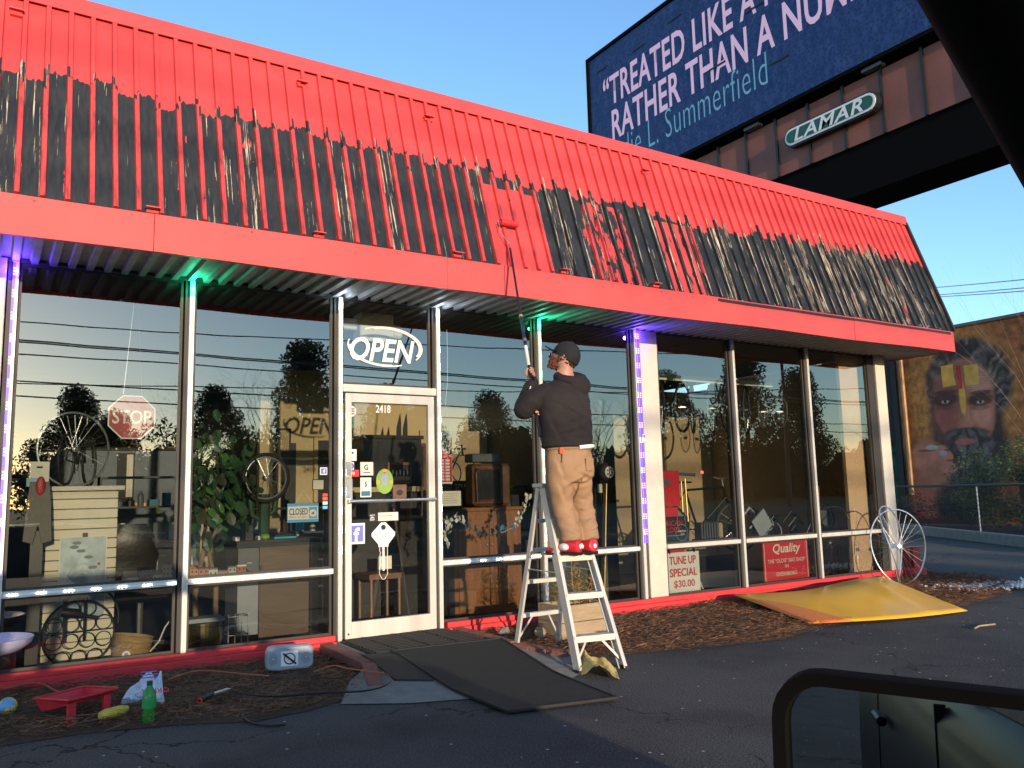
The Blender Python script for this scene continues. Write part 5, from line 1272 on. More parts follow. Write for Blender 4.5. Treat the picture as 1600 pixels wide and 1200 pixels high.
# picture on the pegboard and small cards
pic = thing('wall_picture', 'tall dark picture lit by sun on the grey pegboard wall', 'picture', (1.58,5.97,1.35)); MB().box(1.50,1.72,5.96,5.985,1.28,1.92).build('picture_frame', M['blackprint'], pic); MB().box(1.62,1.70,5.955,5.96,1.32,1.90).build('picture_print', M['offwhite'], pic)
c_ = thing('price_card', 'cream price strip on the pegboard wall', 'card', (1.7,5.97,1.15)); MB().box(1.66,1.88,5.97,5.985,1.18,1.235).build('card', M['brass'], c_)
c_ = thing('price_card', 'small green packet on the pegboard wall', 'card', (2.05,5.97,1.05)); MB().box(2.02,2.07,5.97,5.985,1.08,1.22).build('card', M['greenprint'], c_)
# office chair
ch = thing('office_chair', 'black high backed office chair behind the first window', 'chair', (1.12, 0.95, FL))
k = MB(); 
for j in range(7):
    z = 0.52+j*0.09; y = 1.00+0.02*math.sin(j); w2 = [.17,.20,.205,.20,.19,.16,.10][j]
    pts = [(1.04-w2, y-.0, z),(1.04-w2*.6, y+.045, z),(1.04+w2*.6, y+.045, z),(1.04+w2, y, z),(1.04+w2*.6,y-.02,z),(1.04-w2*.6,y-.02,z)]
    k.v += pts
for j in range(6):
    for i in range(6): q = (i+1)%6; k.f.append((j*6+i, j*6+q, (j+1)*6+q, (j+1)*6+i))
k.f += [(5,4,3,2,1,0), tuple(36+i for i in range(6))]
k.smooth().build('backrest', M['leather'], ch); MB().obox((1.08,0.86,0.50), (.44,.42,.09)).build('seat', M['leather'], ch, bevel=.03)
MB().obox((1.29,0.88,0.70), (.05,.28,.04)).build('armrest', M['leather'], ch, bevel=.015); MB().tube([(1.29,.88,.52),(1.29,.88,.69)],.012,6).build('armrest_post', M['black'], ch)
MB().tube([(1.1,.9,.10),(1.1,.9,.46)],.025,8).build('gas_column', M['steel'], ch)
for i in range(5):
    a = i*1.256; e = (1.1+math.cos(a)*.27, .9+math.sin(a)*.27, .085); MB().tube([(1.1,.9,.13), e], .016, 6).build('base_arm', M['steel'], ch); MB().blob((e[0],e[1],.068),.027,8,6).build('castor', M['black'], ch)
# ceramic house models along the ledge
def house(x, w_, h, col, roofc, lab, kind=0, z=RAIL+0.005):
    t = thing('model_house', lab, 'model house', (x, 0.075, z), 'model houses along the window ledge')
    nm = 'stucco_%d' % (abs(hash(col)) % 9999); mt = bpy.data.materials.get(nm) or mat(nm, col, .7, var=.1)
    MB().box(x-w_/2,x+w_/2,0.05,0.10,z,z+h).build('facade', mt, t)
    if kind == 1: MB().prism([(-w_/2,0),(w_/2,0),(0,.035)],(x,0.075,z+h),(1,0,0),(0,0,1),.056).build('gable_roof', M[roofc], t); MB().tube([(x,.075,z+h+.02),(x,.075,z+h+.10)],[.008,.001],6).build('steeple', M['white'], t)
    else: MB().box(x-w_/2-.002,x+w_/2+.002,0.048,0.102,z+h,z+h+.012).build('roof', M[roofc], t)
    wi = MB(); ny = max(1, int(h/.033)); nx = max(2, int(w_/.024))
    for j in range(ny):
        for i in range(nx): cx = x-w_/2+(i+.5)*w_/nx; cz = z+h*(j+.55)/ny; wi.box(cx-.005,cx+.005,0.0485,0.0495,cz-.008,cz+.008)
    wi.build('window_row', M['blackprint'], t, kind='stuff')
hs = [(0.93,.10,.045,(.60,.58,.5),'dgrey','low white model shop leftmost on the ledge',0),(1.0,.09,.10,(.10,.12,.14),'dgrey','dark grey model terrace house',0),(1.085,.06,.055,(.55,.5,.42),'dgrey','white model church with steeple',1),(1.155,.075,.11,(.30,.30,.29),'dgrey','grey three storey model house beside the mullion',0),
      (1.325,.085,.075,(.55,.28,.14),'wood','orange gabled model house right of the mullion',1),(1.405,.07,.07,(.50,.22,.15),'dgrey','pink brick model house second from the mullion',0),(1.475,.065,.065,(.6,.55,.45),'dgrey','cream model house with black roof',0),(1.545,.07,.045,(.55,.25,.18),'dgrey','low pink model house',0),(1.615,.06,.07,(.42,.42,.38),'dgrey','grey green model house',0),(1.685,.065,.075,(.45,.12,.09),'offwhite','dark red model house rightmost in the row',0)]
for h in hs: house(*h)
# wine rack and stacked baskets in the lower pane
wr = thing('wine_rack', 'round black wrought iron wine rack with bottle shaped ornament low in the first window', 'wine rack', (0.62, 0.42, FL))
cx, cy_, cz = 0.62, 0.40, 0.30
MB().ring((cx,cy_,cz),(0,-1,0),0.235,0.009,36,6,1.0,1.0).build('outer_ring', M['iron'], wr)
MB().ring((cx,cy_-.05,cz+.10),(0,-1,0),0.255,0.008,24,6,1,1,a0=R(-10),a1=R(120)).build('handle_arc', M['iron'], wr)
for j, z in enumerate((.13,.25,.37,.48)):
    n = (3,4,4,2)[j]
    for i in range(n): MB().ring((cx+(i-(n-1)/2)*.108, cy_, z),(0,-1,0),.052,.0038,18,5).build('bottle_ring', M['iron'], wr)
MB().tube([(cx-.20,cy_-.01,.31),(cx+.24,cy_-.01,.32)],.005,5).build('cross_bar', M['iron'], wr)
k = MB(); k.tube([(cx-.12,cy_-.06,.47),(cx-.02,cy_-.06,.45),(cx+.02,cy_-.06,.43),(cx+.12,cy_-.06,.41)],[.033,.035,.014,.012],10); k.smooth().build('bottle_ornament', M['iron'], wr)
for x in (cx-.10, cx+.03): MB().tube([(x,cy_-.05,.25),(x,cy_-.05,.52),(x,cy_-.05,.56)],[.008,.010,.022],8).build('stem', M['iron'], wr)
bs = thing('bamboo_baskets', 'leaning stack of bamboo baskets with a white round sticker', 'baskets', (0.95, 0.26, FL))
for k_ in range(3):
    h0 = 0.07+k_*0.04; MB().lathe((0.93+.006*k_,0.235,h0-.02), [(0.100,0),(0.118,0.06),(0.137,0.145),(0.142,0.147),(0.128,0.13),(0.09,.03)], 30, (0.14+.02*k_,0.02,1), fn=lambda t,h: 1+0.02*math.sin(t*15+h*90)).smooth().build('basket', M['basket'], bs)
MB().disc((0.90,0.098,0.16),(-.1,-1,0),0.028,16).build('sticker', M['white'], bs)
MB().obox((0.90,0.096,0.167),(.022,.001,.014),(1,-.1,0)).build('sticker_print', M['fbblue'], bs)
lc2 = thing('loose_flex', 'white flex hanging in the lower first window', 'cord', (1.12,.35,FL)); MB().tube([(0.98,.25,.10),(1.08,.28,.13),(1.15,.3,.2),(1.19,.3,.30),(1.22,.3,.34)],.006,6).smooth().build('flex', M['offwhite'], lc2)
# red extinguisher-like can lower left
top(MB().tube([(0.18,.22,FL),(0.18,.22,.33)],.05,12), 'red_can', M['signred'], 'red can on the floor at the far left window corner', 'can')
# ---- bay 2: ficus, unicycle on cactus, desk ...
fi = thing('ficus_tree', 'artificial ficus tree with dark leaves inside the second window', 'potted tree', (1.50, 0.55, FL))
k = MB(); k.tube([(1.46,.5,.10),(1.44,.5,.5),(1.50,.5,.85),(1.52,.52,1.2),(1.50,.5,1.6)],[.022,.02,.018,.014,.01],8).build('stem', M['bark'], fi); MB().tube([(1.60,.5,.10),(1.60,.5,.55),(1.54,.5,.82),(1.62,.52,1.1),(1.58,.5,1.5)],[.024,.02,.018,.014,.01],8).build('stem', M['bark'], fi)
MB().lathe((1.53,.5,FL),[(.10,0),(.13,.12),(.13,.22),(.12,.22),(.0,.2)],18).build('pot', M['dgrey'], fi)
lfm = MB(); lfm.add([(0,0,0),(.022,.014,.004),(.030,.04,.0),(.018,.068,-.006),(0,.085,-.012),(-.018,.068,-.006),(-.030,.04,.0),(-.022,.014,.004),(0,.04,-.006)], [(0,1,8),(1,2,8),(2,3,8),(3,4,8),(4,5,8),(5,6,8),(6,7,8),(7,0,8)])
lme = [lfm.mesh('leaf', M['leaf']), lfm.mesh('leaf', mat('ficus_leaf_bright', (0.07,0.19,0.05), .4, var=.3)), lfm.mesh('leaf', mat('ficus_leaf_dull', (0.06,0.07,0.04), .5, var=.3))]
for i in range(295):
    while True:
        u = Vector((random.gauss(0,1), random.gauss(0,1), random.gauss(0,1)))
        c = Vector((1.53+u.x*.15, .46+u.y*.12, 1.34+u.z*.25))
        if 0.86 < c.z < 1.98 and 0.12 < c.y and 1.30 < c.x < 2.0: break
    o = bpy.data.objects.new('leaf', random.choice(lme[:1]*4+lme[1:2]+lme[2:]*2)); COL.objects.link(o); o.parent = fi; o.location = c-fi.location
    o.rotation_euler = (random.uniform(-2.4,-.8), random.uniform(-.6,.6), random.uniform(0,6.28)); s = random.uniform(.95,1.55); o.scale = (s,s,s)
# cactus ornament and wheel
cc = thing('cactus_ornament', 'dark green painted cactus ornament on the desk', 'ornament', (2.06,.80,0.89)); 
k = MB(); k.tube([(2.06,.8,.89),(2.06,.8,1.28)],.05,10); k.build('trunk', M['cactus'], cc); MB().tube([(2.06,.8,1.05),(1.96,.8,1.10),(1.93,.8,1.3)],.024,8).smooth().build('arm', M['cactus'], cc); MB().tube([(2.06,.8,1.08),(2.15,.8,1.13),(2.17,.8,1.28)],.024,8).smooth().build('arm', M['cactus'], cc)
wheel('small bicycle wheel mounted above the cactus ornament', (2.05,.72,1.42),(0.1,-1,0), 0.20, tyre=True)
dk_ = thing('desk', 'dark topped brown laminate desk behind the second window', 'desk', (2.2,.95,FL))
MB().box(1.82,2.56,.75,1.25,.83,.885).build('desktop', M['desktop'], dk_); MB().box(2.02,2.54,.77,.80,FL,.83).build('front_panel', M['desk'], dk_); MB().box(2.50,2.54,.80,1.22,FL,.83).build('side_panel', M['desk'], dk_)
MB().box(1.84,2.015,.775,1.2,.58,.825).build('drawer', M['dgrey'], dk_); MB().obox((1.93,.765,.70),(.04,.012,.012)).build('drawer_knob', M['steel'], dk_); MB().box(1.84,2.015,.78,1.2,.10,.575).build('drawer', M['grey'], dk_)
ho = thing('ornament_horn', 'small curved dark horn ornament on the ledge', 'ornament', (1.80,.08,RAIL)); MB().tube([(1.76,.08,RAIL+.012),(1.83,.08,RAIL+.02),(1.845,.08,RAIL+.06),(1.82,.08,RAIL+.10)],[.012,.012,.010,.004],8).smooth().build('horn', M['brown'], ho)
for (x, z, sx_, sz, m_, lab) in ((2.25,.888,.20,.02,'teal','teal book lying on the desk'),(2.24,.910,.17,.018,'black','black book on top of the teal book'),(1.93,.888,.07,.13,'black','dark patterned mug on the desk'),(1.83,.888,.035,.035,'white','small white cube on the desk'),(2.03,.888,.05,.035,'white','white packet on the desk')):
    y = .78 if 'book' not in lab else .80
    top(MB().box(x-sx_/2,x+sx_/2,y-.01,y+.09,z,z+sz), 'desk_item', M[m_], lab, 'desk item', 'things on the desk', bevel=.004)
top(MB().lathe((2.06,.76,.887),[(.02,0),(.04,.015),(.042,.035),(.03,.05),(.0,.05)],14).smooth(),'tape_roll',M['greenprint'],'small green bowl in front of the cactus ornament','bowl')
tn = thing('brass_tin', 'round brass coloured tin on the floor behind the second window', 'tin', (1.46,.25,FL)); MB().lathe((1.46,.27,FL),[(.13,0),(.13,.01),(.122,.012),(.122,.25),(.13,.255),(.13,.275),(.0,.28)],26).build('drum', M['bronze'], tn)
MB().obox((1.46,.27,.335),(.27,.18,.03)).build('books_on_tin', M['grey'], tn)
ws = thing('wire_stand', 'small white wire stand beside the brass tin', 'wire stand', (1.70,.25,FL)); k = MB()
for z in (.06,.20,.34): k.tube([(1.63,.2,z),(1.78,.2,z),(1.78,.32,z),(1.63,.32,z)],.004,4,closed=True)
for x in (1.63,1.68,1.73,1.78): k.tube([(x,.2,.05),(x,.2,.36)],.004,4)
k.build('wire_frame', M['steel'], ws)
# closed sign, stickers on the second window
cs = thing('closed_sign', 'blue and white CLOSED sign hanging by a cord in the second window', 'sign', (2.18, 0.045, 1.02)); X0 = 2.03; 
MB().box(2.03,2.285,.040,.044,1.045,1.195).build('board', M['blueprint'], cs); MB().box(2.034,2.281,.0375,.0398,1.068,1.172).build('white_field', M['white'], cs)
text('CLOSED','lettering',(2.045,.0365,1.105),.15,.052,M['blackprint'],cs,bold=.01); text('Please Call Again','lettering',(2.045,.0365,1.078),.145,.018,M['wood'],cs,shear=.3)
MB().box(2.205,2.272,.036,.0373,1.073,1.165).build('clock_field', M['blueprint'], cs); MB().disc((2.238,.0355,1.115),(0,-1,0),.030,20).build('clock_dial', M['white'], cs); MB().prism([(-.02,0),(0,.008),(.014,.018),(.006,-.014)],(2.238,.0345,1.115),(1,0,0),(0,0,1),.001).build('clock_hand', M['signred'], cs)
MB().tube([(2.09,.042,1.19),(2.16,.042,1.30),(2.24,.042,1.19)],.0022,4).build('cord', M['offwhite'], cs)
def sticker(lab, x0, x1, z0, z1, m_, y=0.004, txt=None, tm='blackprint', name='window_sticker', extra=None, oct_=False):
    t = thing(name, lab, 'sticker', ((x0+x1)/2, y, z0), 'stickers on the shop glass')
    if oct_: MB().prism(octp((x1-x0)/2), ((x0+x1)/2,y,(z0+z1)/2),(1,0,0),(0,0,1),.002).build('backing', M[m_], t)
    else: MB().box(x0,x1,y-.001,y+.001,z0,z1).build('backing', M[m_], t)
    if txt:
        for s, a, b, c, d in txt: text(s,'lettering',(a,y-.0022,b),c,d,M[tm],t,bold=.01,depth=.0006)
    return t
YG = -0.0135    # front face of the door glass
s = sticker('small white square sticker with violet f, second window right edge', 2.285,2.345,1.42,1.48,'white',.008); MB().box(2.292,2.338,.004,.0062,1.427,1.473).build('blue_field', M['fbblue'], s); text('f','lettering',(2.31,.0035,1.43),.018,.036,M['white'],s,bold=.03,depth=.0006)
s = sticker('framed green certificate sticker in the second window', 2.225,2.325,1.30,1.385,'blackprint',.02); MB().box(2.232,2.318,.017,.0185,1.305,1.378).build('paper', M['offwhite'], s)
for k_, (z, m_) in enumerate(((1.245,'signred'),(1.215,'belt'),(1.18,'offwhite'),(1.145,'blueprint'))): sticker(['small red card sticker, top of the strip left of the door','orange card sticker in the strip left of the door','white card sticker in the strip left of the door','blue card sticker at the bottom of the strip left of the door'][k_],2.31,2.35,z,z+.025,m_,.01)
# ---- back of the shop seen through bay 2 and the door
for x0, x1, z0, z1, lab in ((2.80,2.97,1.76,2.05,'upper small dark picture on the beige back wall'),(2.77,2.93,1.42,1.66,'lower small framed picture on the beige back wall')):
    q = thing('framed_picture', lab, 'picture', ((x0+x1)/2,2.98,z0), 'pictures on the beige back wall'); MB().box(x0,x1,2.97,2.998,z0,z1).build('picture_frame', M['blackprint'], q); MB().box(x0+.025,x1-.025,2.964,2.969,z0+.025,z1-.025).build('picture_print', M['woodpale'], q)
for a_, b_, y_, lab in ((440,463,692,'narrow dark doorway in the beige back wall, left'),(497,519,688,'wide dark doorway in the beige back wall')):
    x0 = P(a_,y_,1,2.97).x; x1 = P(b_+(30 if a_ > 480 else 0),y_,1,2.97).x; zt = P(a_,y_,1,2.97).z
    q = thing('doorway', lab, 'doorway', ((x0+x1)/2,2.97,FL)); MB().box(x0,x1,2.975,2.998,FL,zt).build('dark_opening', M['black'], q); MB().box(x0-.05,x0-.002,2.96,2.999,FL,zt+.04).build('door_jamb', M['beige'], q)
x0, x1, zt = P(568,680,1,2.2).x, P(658,680,1,2.2).x, P(600,680,1,2.2).z
sh = thing('dark_shelf_unit', 'large dark shelf unit behind the door', 'shelf unit', ((x0+x1)/2,2.4,FL)); MB().box(x0,x1,2.2,2.6,FL,zt-.04).build('carcass', M['desktop'], sh); MB().box(x0-.02,x1+.02,2.17,2.62,zt-.04,zt).build('top_board', M['black'], sh)
fx0 = P(628,680,1,2.3); ft = thing('feather_ornament', 'two pointed dark feathers standing on the dark shelf unit', 'ornament', (fx0.x,2.3,zt))
for s_ in (-1, 1): MB().prism([(-.03,0),(-.025,.10),(.0,.20),(.02,.27),(.03,.15),(.03,0)],(fx0.x+s_*.04,2.3,zt),(1,0,0.1*s_),(0,0,1),.012).build('feather', M['leather'], ft)
q = thing('framed_picture', 'framed bright picture of dancing figures behind the door glass', 'picture', (3.05,.9,1.35)); MB().box(3.36,3.62,1.10,1.13,1.36,1.57).build('picture_frame', M['brown'], q); MB().box(3.385,3.595,1.094,1.099,1.385,1.545).build('picture_print', M['blackprint'], q)
for i in range(5): MB().blob((3.41+i*.04,1.09,1.47-.01*(i%2)),.012,6,5,(.7,.3,2.4)).build('figure', M['offwhite'], q)
MB().box(3.385,3.595,1.090,1.0935,1.39,1.43).build('picture_ground', M['woodpale'], q)
ct = thing('counter', 'beige lit counter top behind the door at mid height', 'counter', (3.25,1.5,FL)); MB().box(2.95,3.75,1.15,1.9,1.28,1.33).build('counter_top', M['beige'], ct); MB().box(2.98,3.72,1.2,1.85,FL,1.28).build('counter_body', M['desktop'], ct)
kc = thing('wooden_chair', 'dark chair with pale cushion seen low behind the door glass', 'chair', (3.2,.9,FL)); MB().obox((3.18,.9,.50),(.34,.34,.05)).build('seat', M['brown'], kc); MB().obox((3.20,.82,.62),(.13,.03,.12)).build('cushion', M['offwhite'], kc)
for x in (3.04,3.32):
    for y in (.76,1.04): MB().tube([(x,y,FL),(x,y,.5)],.016,6).build('leg', M['brown'], kc)
# ---- stickers on the door glass
DX = lambda px, py: P(px, py, 1, YG)
def dst(lab, px0, py0, px1, py1, m_, **k):
    a = DX(px0, py1); b = DX(px1, py0); return sticker(lab, a.x, b.x, a.z, b.z, m_, YG, **k), a, b
s, a, b = dst('white octagonal sticker with red bands at the top left of the door glass',540,633,557,652,'white',oct_=True)
for z in (.68,.5,.30): MB().obox(((a.x+b.x)/2,YG-.002,a.z+(b.z-a.z)*z),((b.x-a.x)*.62,.001,.012)).build('red_band', M['signred'], s)
t = thing('door_number', 'white street number 2418 on the door glass', 'lettering', (2.86,YG,1.98)); a = DX(587,645); b = DX(610,632); text('2418','lettering',(a.x,YG-.002,a.z),b.x-a.x,.068,M['white'],t,bold=.02)
s, a, b = dst('white payment sticker above the round blue one on the door',541,702,557,720,'white')
MB().disc((a.x+.03,YG-.002,b.z-.03),(0,-1,0),.010,12).build('dark_dot', M['blackprint'], s); MB().disc((a.x+.055,YG-.002,b.z-.03),(0,-1,0),.010,12).build('dark_dot', M['blackprint'], s); text('accepted','lettering',(a.x+.01,YG-.002,b.z-.075),.06,.014,M['signred'],s)
s, a, b = dst('round violet blue sticker on the door glass',542,722,553,734,'white'); MB().disc(((a.x+b.x)/2,YG-.0025,(a.z+b.z)/2),(0,-1,0),.030,20).build('disc', M['fbblue'], s); text('ADT','lettering',(a.x+.012,YG-.003,a.z+.022),.034,.015,M['white'],s)
s, a, b = dst('red rectangular yelp sticker on the door glass',541,734,561,745,'signred'); text('yelp','lettering',(a.x+.02,YG-.0025,a.z+.012),.055,.032,M['white'],s,bold=.01)
s, a, b = dst('white square sticker with coloured letter G',563,722,583,743,'offwhite'); text('G','lettering',(a.x+.032,YG-.0025,a.z+.045),.036,.045,M['cactus'],s,bold=.02); MB().obox(((a.x+b.x)/2,YG-.002,a.z+.025),(.06,.001,.008)).build('print_line', M['dgrey'], s)
s, a, b = dst('grey blue seal sticker with torch emblem',563,746,580,777,'offwhite'); MB().box(a.x+.008,b.x-.008,YG-.0025,YG-.0015,a.z+.01,a.z+.05).build('teal_field', M['tealprint'], s); MB().prism([(-.012,0),(.012,.01),(.004,.04),(.012,.055),(-.008,.045),(-.004,.02)],((a.x+b.x)/2,YG-.002,a.z+.08),(1,0,0),(0,0,1),.001).build('torch', M['tealprint'], s)
s, a, b = dst('vertical black PULL sticker on the door glass',543,748,551,787,'blackprint')
for i, c in enumerate('PULL'): text(c,'lettering',(a.x+.008,YG-.0025,b.z-.042-.037*i),.022,.030,M['white'],s,bold=.02)
MB().tube([(a.x+.003,YG-.002,a.z+.003),(b.x-.003,YG-.002,a.z+.003),(b.x-.003,YG-.002,b.z-.003),(a.x+.003,YG-.002,b.z-.003)],.0012,3,closed=True).build('white_border', M['white'], s)
# green disc sticker (tree like emblem), small pictures
a = DX(601,752); s = thing('round_green_sticker', 'large round green and grey decal in the middle of the door glass', 'sticker', (a.x,YG,a.z-.12), 'stickers on the shop glass')
MB().disc((a.x,YG-.001,a.z),(0,-1,0),.078,26,1,1.35).build('green_disc', M['greenprint'], s); MB().disc((a.x,YG-.002,a.z+.02),(0,-1,0),.035,20,1,1.6).build('grey_disc', M['grey'], s); MB().disc((a.x,YG-.002,a.z+.085),(0,-1,0),.018,16).build('yellow_disc', M['brass'], s)
for s2 in (-1,1): MB().disc((a.x+s2*.06,YG-.003,a.z-.005),(0,-1,0),.015,12).build('yellow_disc', M['brass'], s)
s, a, b = dst('brown square sticker right of the green disc',614,757,635,782,'brown'); MB().disc(((a.x+b.x)/2,YG-.002,(a.z+b.z)/2),(0,-1,0),.03,16,1,.8).build('dark_disc', M['leather'], s)
s, a, b = dst('black HOT sticker left of the torn paper',577,802,590,815,'blackprint'); 
for k_, w2 in enumerate(('HOT','&','READY')): text(w2,'lettering',(a.x+.006,YG-.0025,b.z-.022-.018*k_),.042,.012,M['white'],s,bold=.02)
s, a, b = dst('torn white paper note on the door glass above the key',591,800,622,814,'offwhite'); text('We are NC licensed locksmiths','lettering',(a.x+.01,YG-.0025,a.z+.035),.12,.014,M['blackprint'],s)
s, a, b = dst('large white framed violet sticker with white f on the door',540,817,570,851,'white'); MB().box(a.x+.016,b.x-.016,YG-.0025,YG-.0015,a.z+.018,b.z-.018).build('blue_field', M['fbblue'], s); text('f','lettering',(a.x+.068,YG-.0035,a.z+.018),.052,.115,M['white'],s,bold=.035)
# key decal
kx = DX(599,840); kd = thing('key_decal', 'big white key decal lettered HL&K on the lower door glass', 'decal', (kx.x,YG,kx.z-.35))
kp = [(-.02,.125),(.02,.125),(.105,.04),(.105,.015),(.045,-.055),(.045,-.075),(-.045,-.075),(-.045,-.055),(-.105,.015),(-.105,.04)]
MB().prism(kp,(kx.x,YG-.001,kx.z),(1,0,0),(0,0,1),.0015).build('key_bow', M['white'], kd); MB().disc((kx.x,YG-.003,kx.z+.085),(0,-1,0),.022,18).build('key_hole', M['black'], kd)
text('HL&K','lettering',(kx.x-.048,YG-.0035,kx.z-.002),.096,.032,M['grey'],kd)
MB().box(kx.x-.009,kx.x+.009,YG-.002,YG-.0005,kx.z-.27,kx.z-.075).build('key_groove', M['white'], kd)
MB().tube([(kx.x-.035,YG-.001,kx.z-.075),(kx.x-.035,YG-.001,kx.z-.11),(kx.x-.025,YG-.001,kx.z-.12),(kx.x-.033,YG-.001,kx.z-.14),(kx.x-.022,YG-.001,kx.z-.17),(kx.x-.034,YG-.001,kx.z-.19),(kx.x-.024,YG-.001,kx.z-.22),(kx.x-.038,YG-.001,kx.z-.25),(kx.x-.036,YG-.001,kx.z-.30),(kx.x-.01,YG-.001,kx.z-.34),(kx.x+.01,YG-.001,kx.z-.34),(kx.x+.036,YG-.001,kx.z-.30),(kx.x+.036,YG-.001,kx.z-.075)],.0028,4).build('key_outline', M['white'], kd)
# ---- transom: OPEN sign and boxes
op = thing('open_sign', 'white oval OPEN sign in the glass above the door', 'sign', (2.86,.03,2.37)); oc = P(601,543,1,.03)
MB().ring((oc.x,.004,oc.z),(0,-1,0),.345,.007,40,5,1,.50,a0=R(-35),a1=R(125)).build('oval_arc', M['white'], op); MB().ring((oc.x,.004,oc.z),(0,-1,0),.345,.007,40,5,1,.49,a0=R(165),a1=R(295)).build('oval_arc', M['white'], op); [MB().ring((oc.x,.004,oc.z),(0,-1,0),.345+dq,.007,40,5,1,.50,a0=R(a0_),a1=R(a1_)).build('oval_arc', M['white'], op) for dq in (-.013,-.026) for a0_, a1_ in ((-25,110),(180,280))]
a = P(545,560,1,.028); b = P(646,564,1,.028); text('OPEN','lettering',(a.x,.004,a.z-.015),b.x-a.x,.205,M['white'],op,bold=.022,shear=.25)
tb = thing('wall_box', 'cream boxy unit lit by sun behind the OPEN sign', 'box unit', (2.84,.25,2.62)); MB().box(2.72,3.04,.22,.40,2.60,2.86).build('case', M['offwhite'], tb, bevel=.01); MB().box(2.56,2.71,.26,.36,2.70,2.80).build('side_arm', M['offwhite'], tb, bevel=.01); MB().box(3.05,3.15,.26,.36,2.66,2.78).build('side_arm', M['offwhite'], tb, bevel=.02)
MB().tube([(2.56,.3,2.70),(2.62,.28,2.64),(2.68,.28,2.78)],.004,5).build('cable', M['black'], tb)
# ---- bay 3: cabinet, case, typewriter sign, garland ...
cb = thing('pine_cabinet', 'orange pine cabinet with panelled doors right of the door', 'cabinet', (4.36,1.05,FL)); C0x, C1x, CY = 3.98, 4.78, .90
MB().box(C0x,C1x,CY,CY+.4,FL,1.06).build('carcass', M['wood'], cb); MB().box(C0x-.03,C1x+.03,CY-.02,CY+.42,1.06,1.10).build('top', M['wood'], cb, bevel=.008)
for i in range(2):
    x0 = C0x+.05+i*.36; x1 = x0+.34
    MB().box(x0,x1,CY-.018,CY-.002,.42,1.03).build('door_panel', M['wood'], cb); MB().box(x0+.045,x1-.045,CY-.024,CY-.018,.47,.98).build('raised_panel', M['wood'], cb, bevel=.004)
    MB().box(x0,x1,CY-.018,CY-.002,.07,.38).build('door_panel', M['wood'], cb)
    MB().blob((x1-.02 if i == 0 else x0+.02,CY-.03,.72),.014,8,6).build('knob', M['steel'], cb)
lu = thing('suitcase', 'dark brown suitcase with leather trim on the pine cabinet', 'suitcase', (4.42,1.02,1.10)); MB().obox((4.48,1.05,1.33),(.46,.20,.44)).build('shell', M['brown'], lu, bevel=.03); MB().obox((4.42,.945,1.33),(.30,.012,.34)).build('front_pocket', M['leather'], lu, bevel=.004); 
MB().tube([(4.28,.93,1.17),(4.27,.93,1.45),(4.30,.93,1.49),(4.53,.93,1.49),(4.56,.93,1.45),(4.56,.93,1.2),(4.53,.93,1.17)],.010,6,closed=True).build('piping', M['brown'], lu)
db = thing('storage_box', 'dark blue box lying on the brown suitcase', 'box', (4.43,1.05,1.56)); MB().obox((4.42,1.05,1.61),(.34,.18,.09)).build('box_body', M['dgrey'], db, bevel=.01)
tw_ = thing('old_typewriter', 'old dark typewriter behind the handwritten note', 'typewriter', (3.88,.62,.95)); MB().obox((3.80,.7,1.16),(.26,.22,.14)).build('body', M['black'], tw_, bevel=.02)
for i in range(4):
    MB().tube([(3.70,.585+.02*i,1.24+.025*i),(3.90,.585+.02*i,1.24+.025*i)],.008,6).build('key_row', M['brown'], tw_)
MB().obox((3.80,.7,1.0),(.30,.30,.18)).build('pedestal_box', M['leather'], tw_); MB().obox((3.80,.7,.48),(.10,.10,.88)).build('stand', M['black'], tw_)
hs_ = thing('hours_sign', 'red and white BUSINESS HOURS card hanging right of the door', 'sign', (3.50,.03,1.33)); a = P(682,756,1,.03); b = P(706,702,1,.03)
MB().box(a.x,b.x,.028,.031,a.z,b.z).build('card', M['white'], hs_); MB().box(a.x+.008,b.x-.004,.0255,.0275,a.z+.015,b.z-.012).build('red_field', M['signred'], hs_); text('BUSINESS','lettering',(a.x+.018,.0245,b.z-.045),.10,.020,M['white'],hs_,bold=.01); text('HOURS','lettering',(a.x+.028,.0245,b.z-.075),.08,.020,M['white'],hs_,bold=.01)
for r_ in range(7):
    z = b.z-.10-r_*.028
    if z < a.z+.03: break
    MB().box(a.x+.032,a.x+.075,.0235,.0252,z-.010,z+.010).build('hour_slot', M['white'], hs_); MB().box(a.x+.088,a.x+.13,.0235,.0252,z-.010,z+.010).build('hour_slot', M['white'], hs_)
MB().tube([(a.x+.06,.03,b.z),(a.x+.10,.03,b.z+.22),(a.x+.12,.03,b.z)],.003,4).build('hanging_cord', M['offwhite'], hs_)
a = P(689,791,1,.03); b = P(720,767,1,.03); s = sticker('cream handwritten note hanging below the hours card', a.x,b.x,a.z,b.z,'offwhite',.03,name='paper_note')
for i in range(5): MB().box(a.x+.02,b.x-.03-.01*(i%3),.0275,.0285,b.z-.025-.02*i,b.z-.022-.02*i).build('ink_line', M['dgrey'], s)
cable = thing('hanging_wire', 'thin white wire hanging inside the glass right of the door', 'wire', (3.47,.03,1.7)); MB().tube([P(698,515,1,.03),P(699,545,1,.03),P(699,600,1,.03),P(696,628,1,.03),P(698,668,1,.03)],.003,5).smooth().build('flex', M['offwhite'], cable)
ga = thing('leaf_garland', 'garland of white and blue paper leaves across the third window', 'garland', (4.0,.10,.95)); gl_ = MB(); wl2 = MB(); bl2 = MB()
gp = [(700,858),(696,835),(700,815),(715,812),(735,825),(755,838),(775,835),(790,830),(805,822),(815,805),(822,790),(826,775)]
gpt = [P(x,y,1,.07) for x, y in gp]; gl_.tube(gpt,.003,4).build('twine', M['offwhite'], ga)
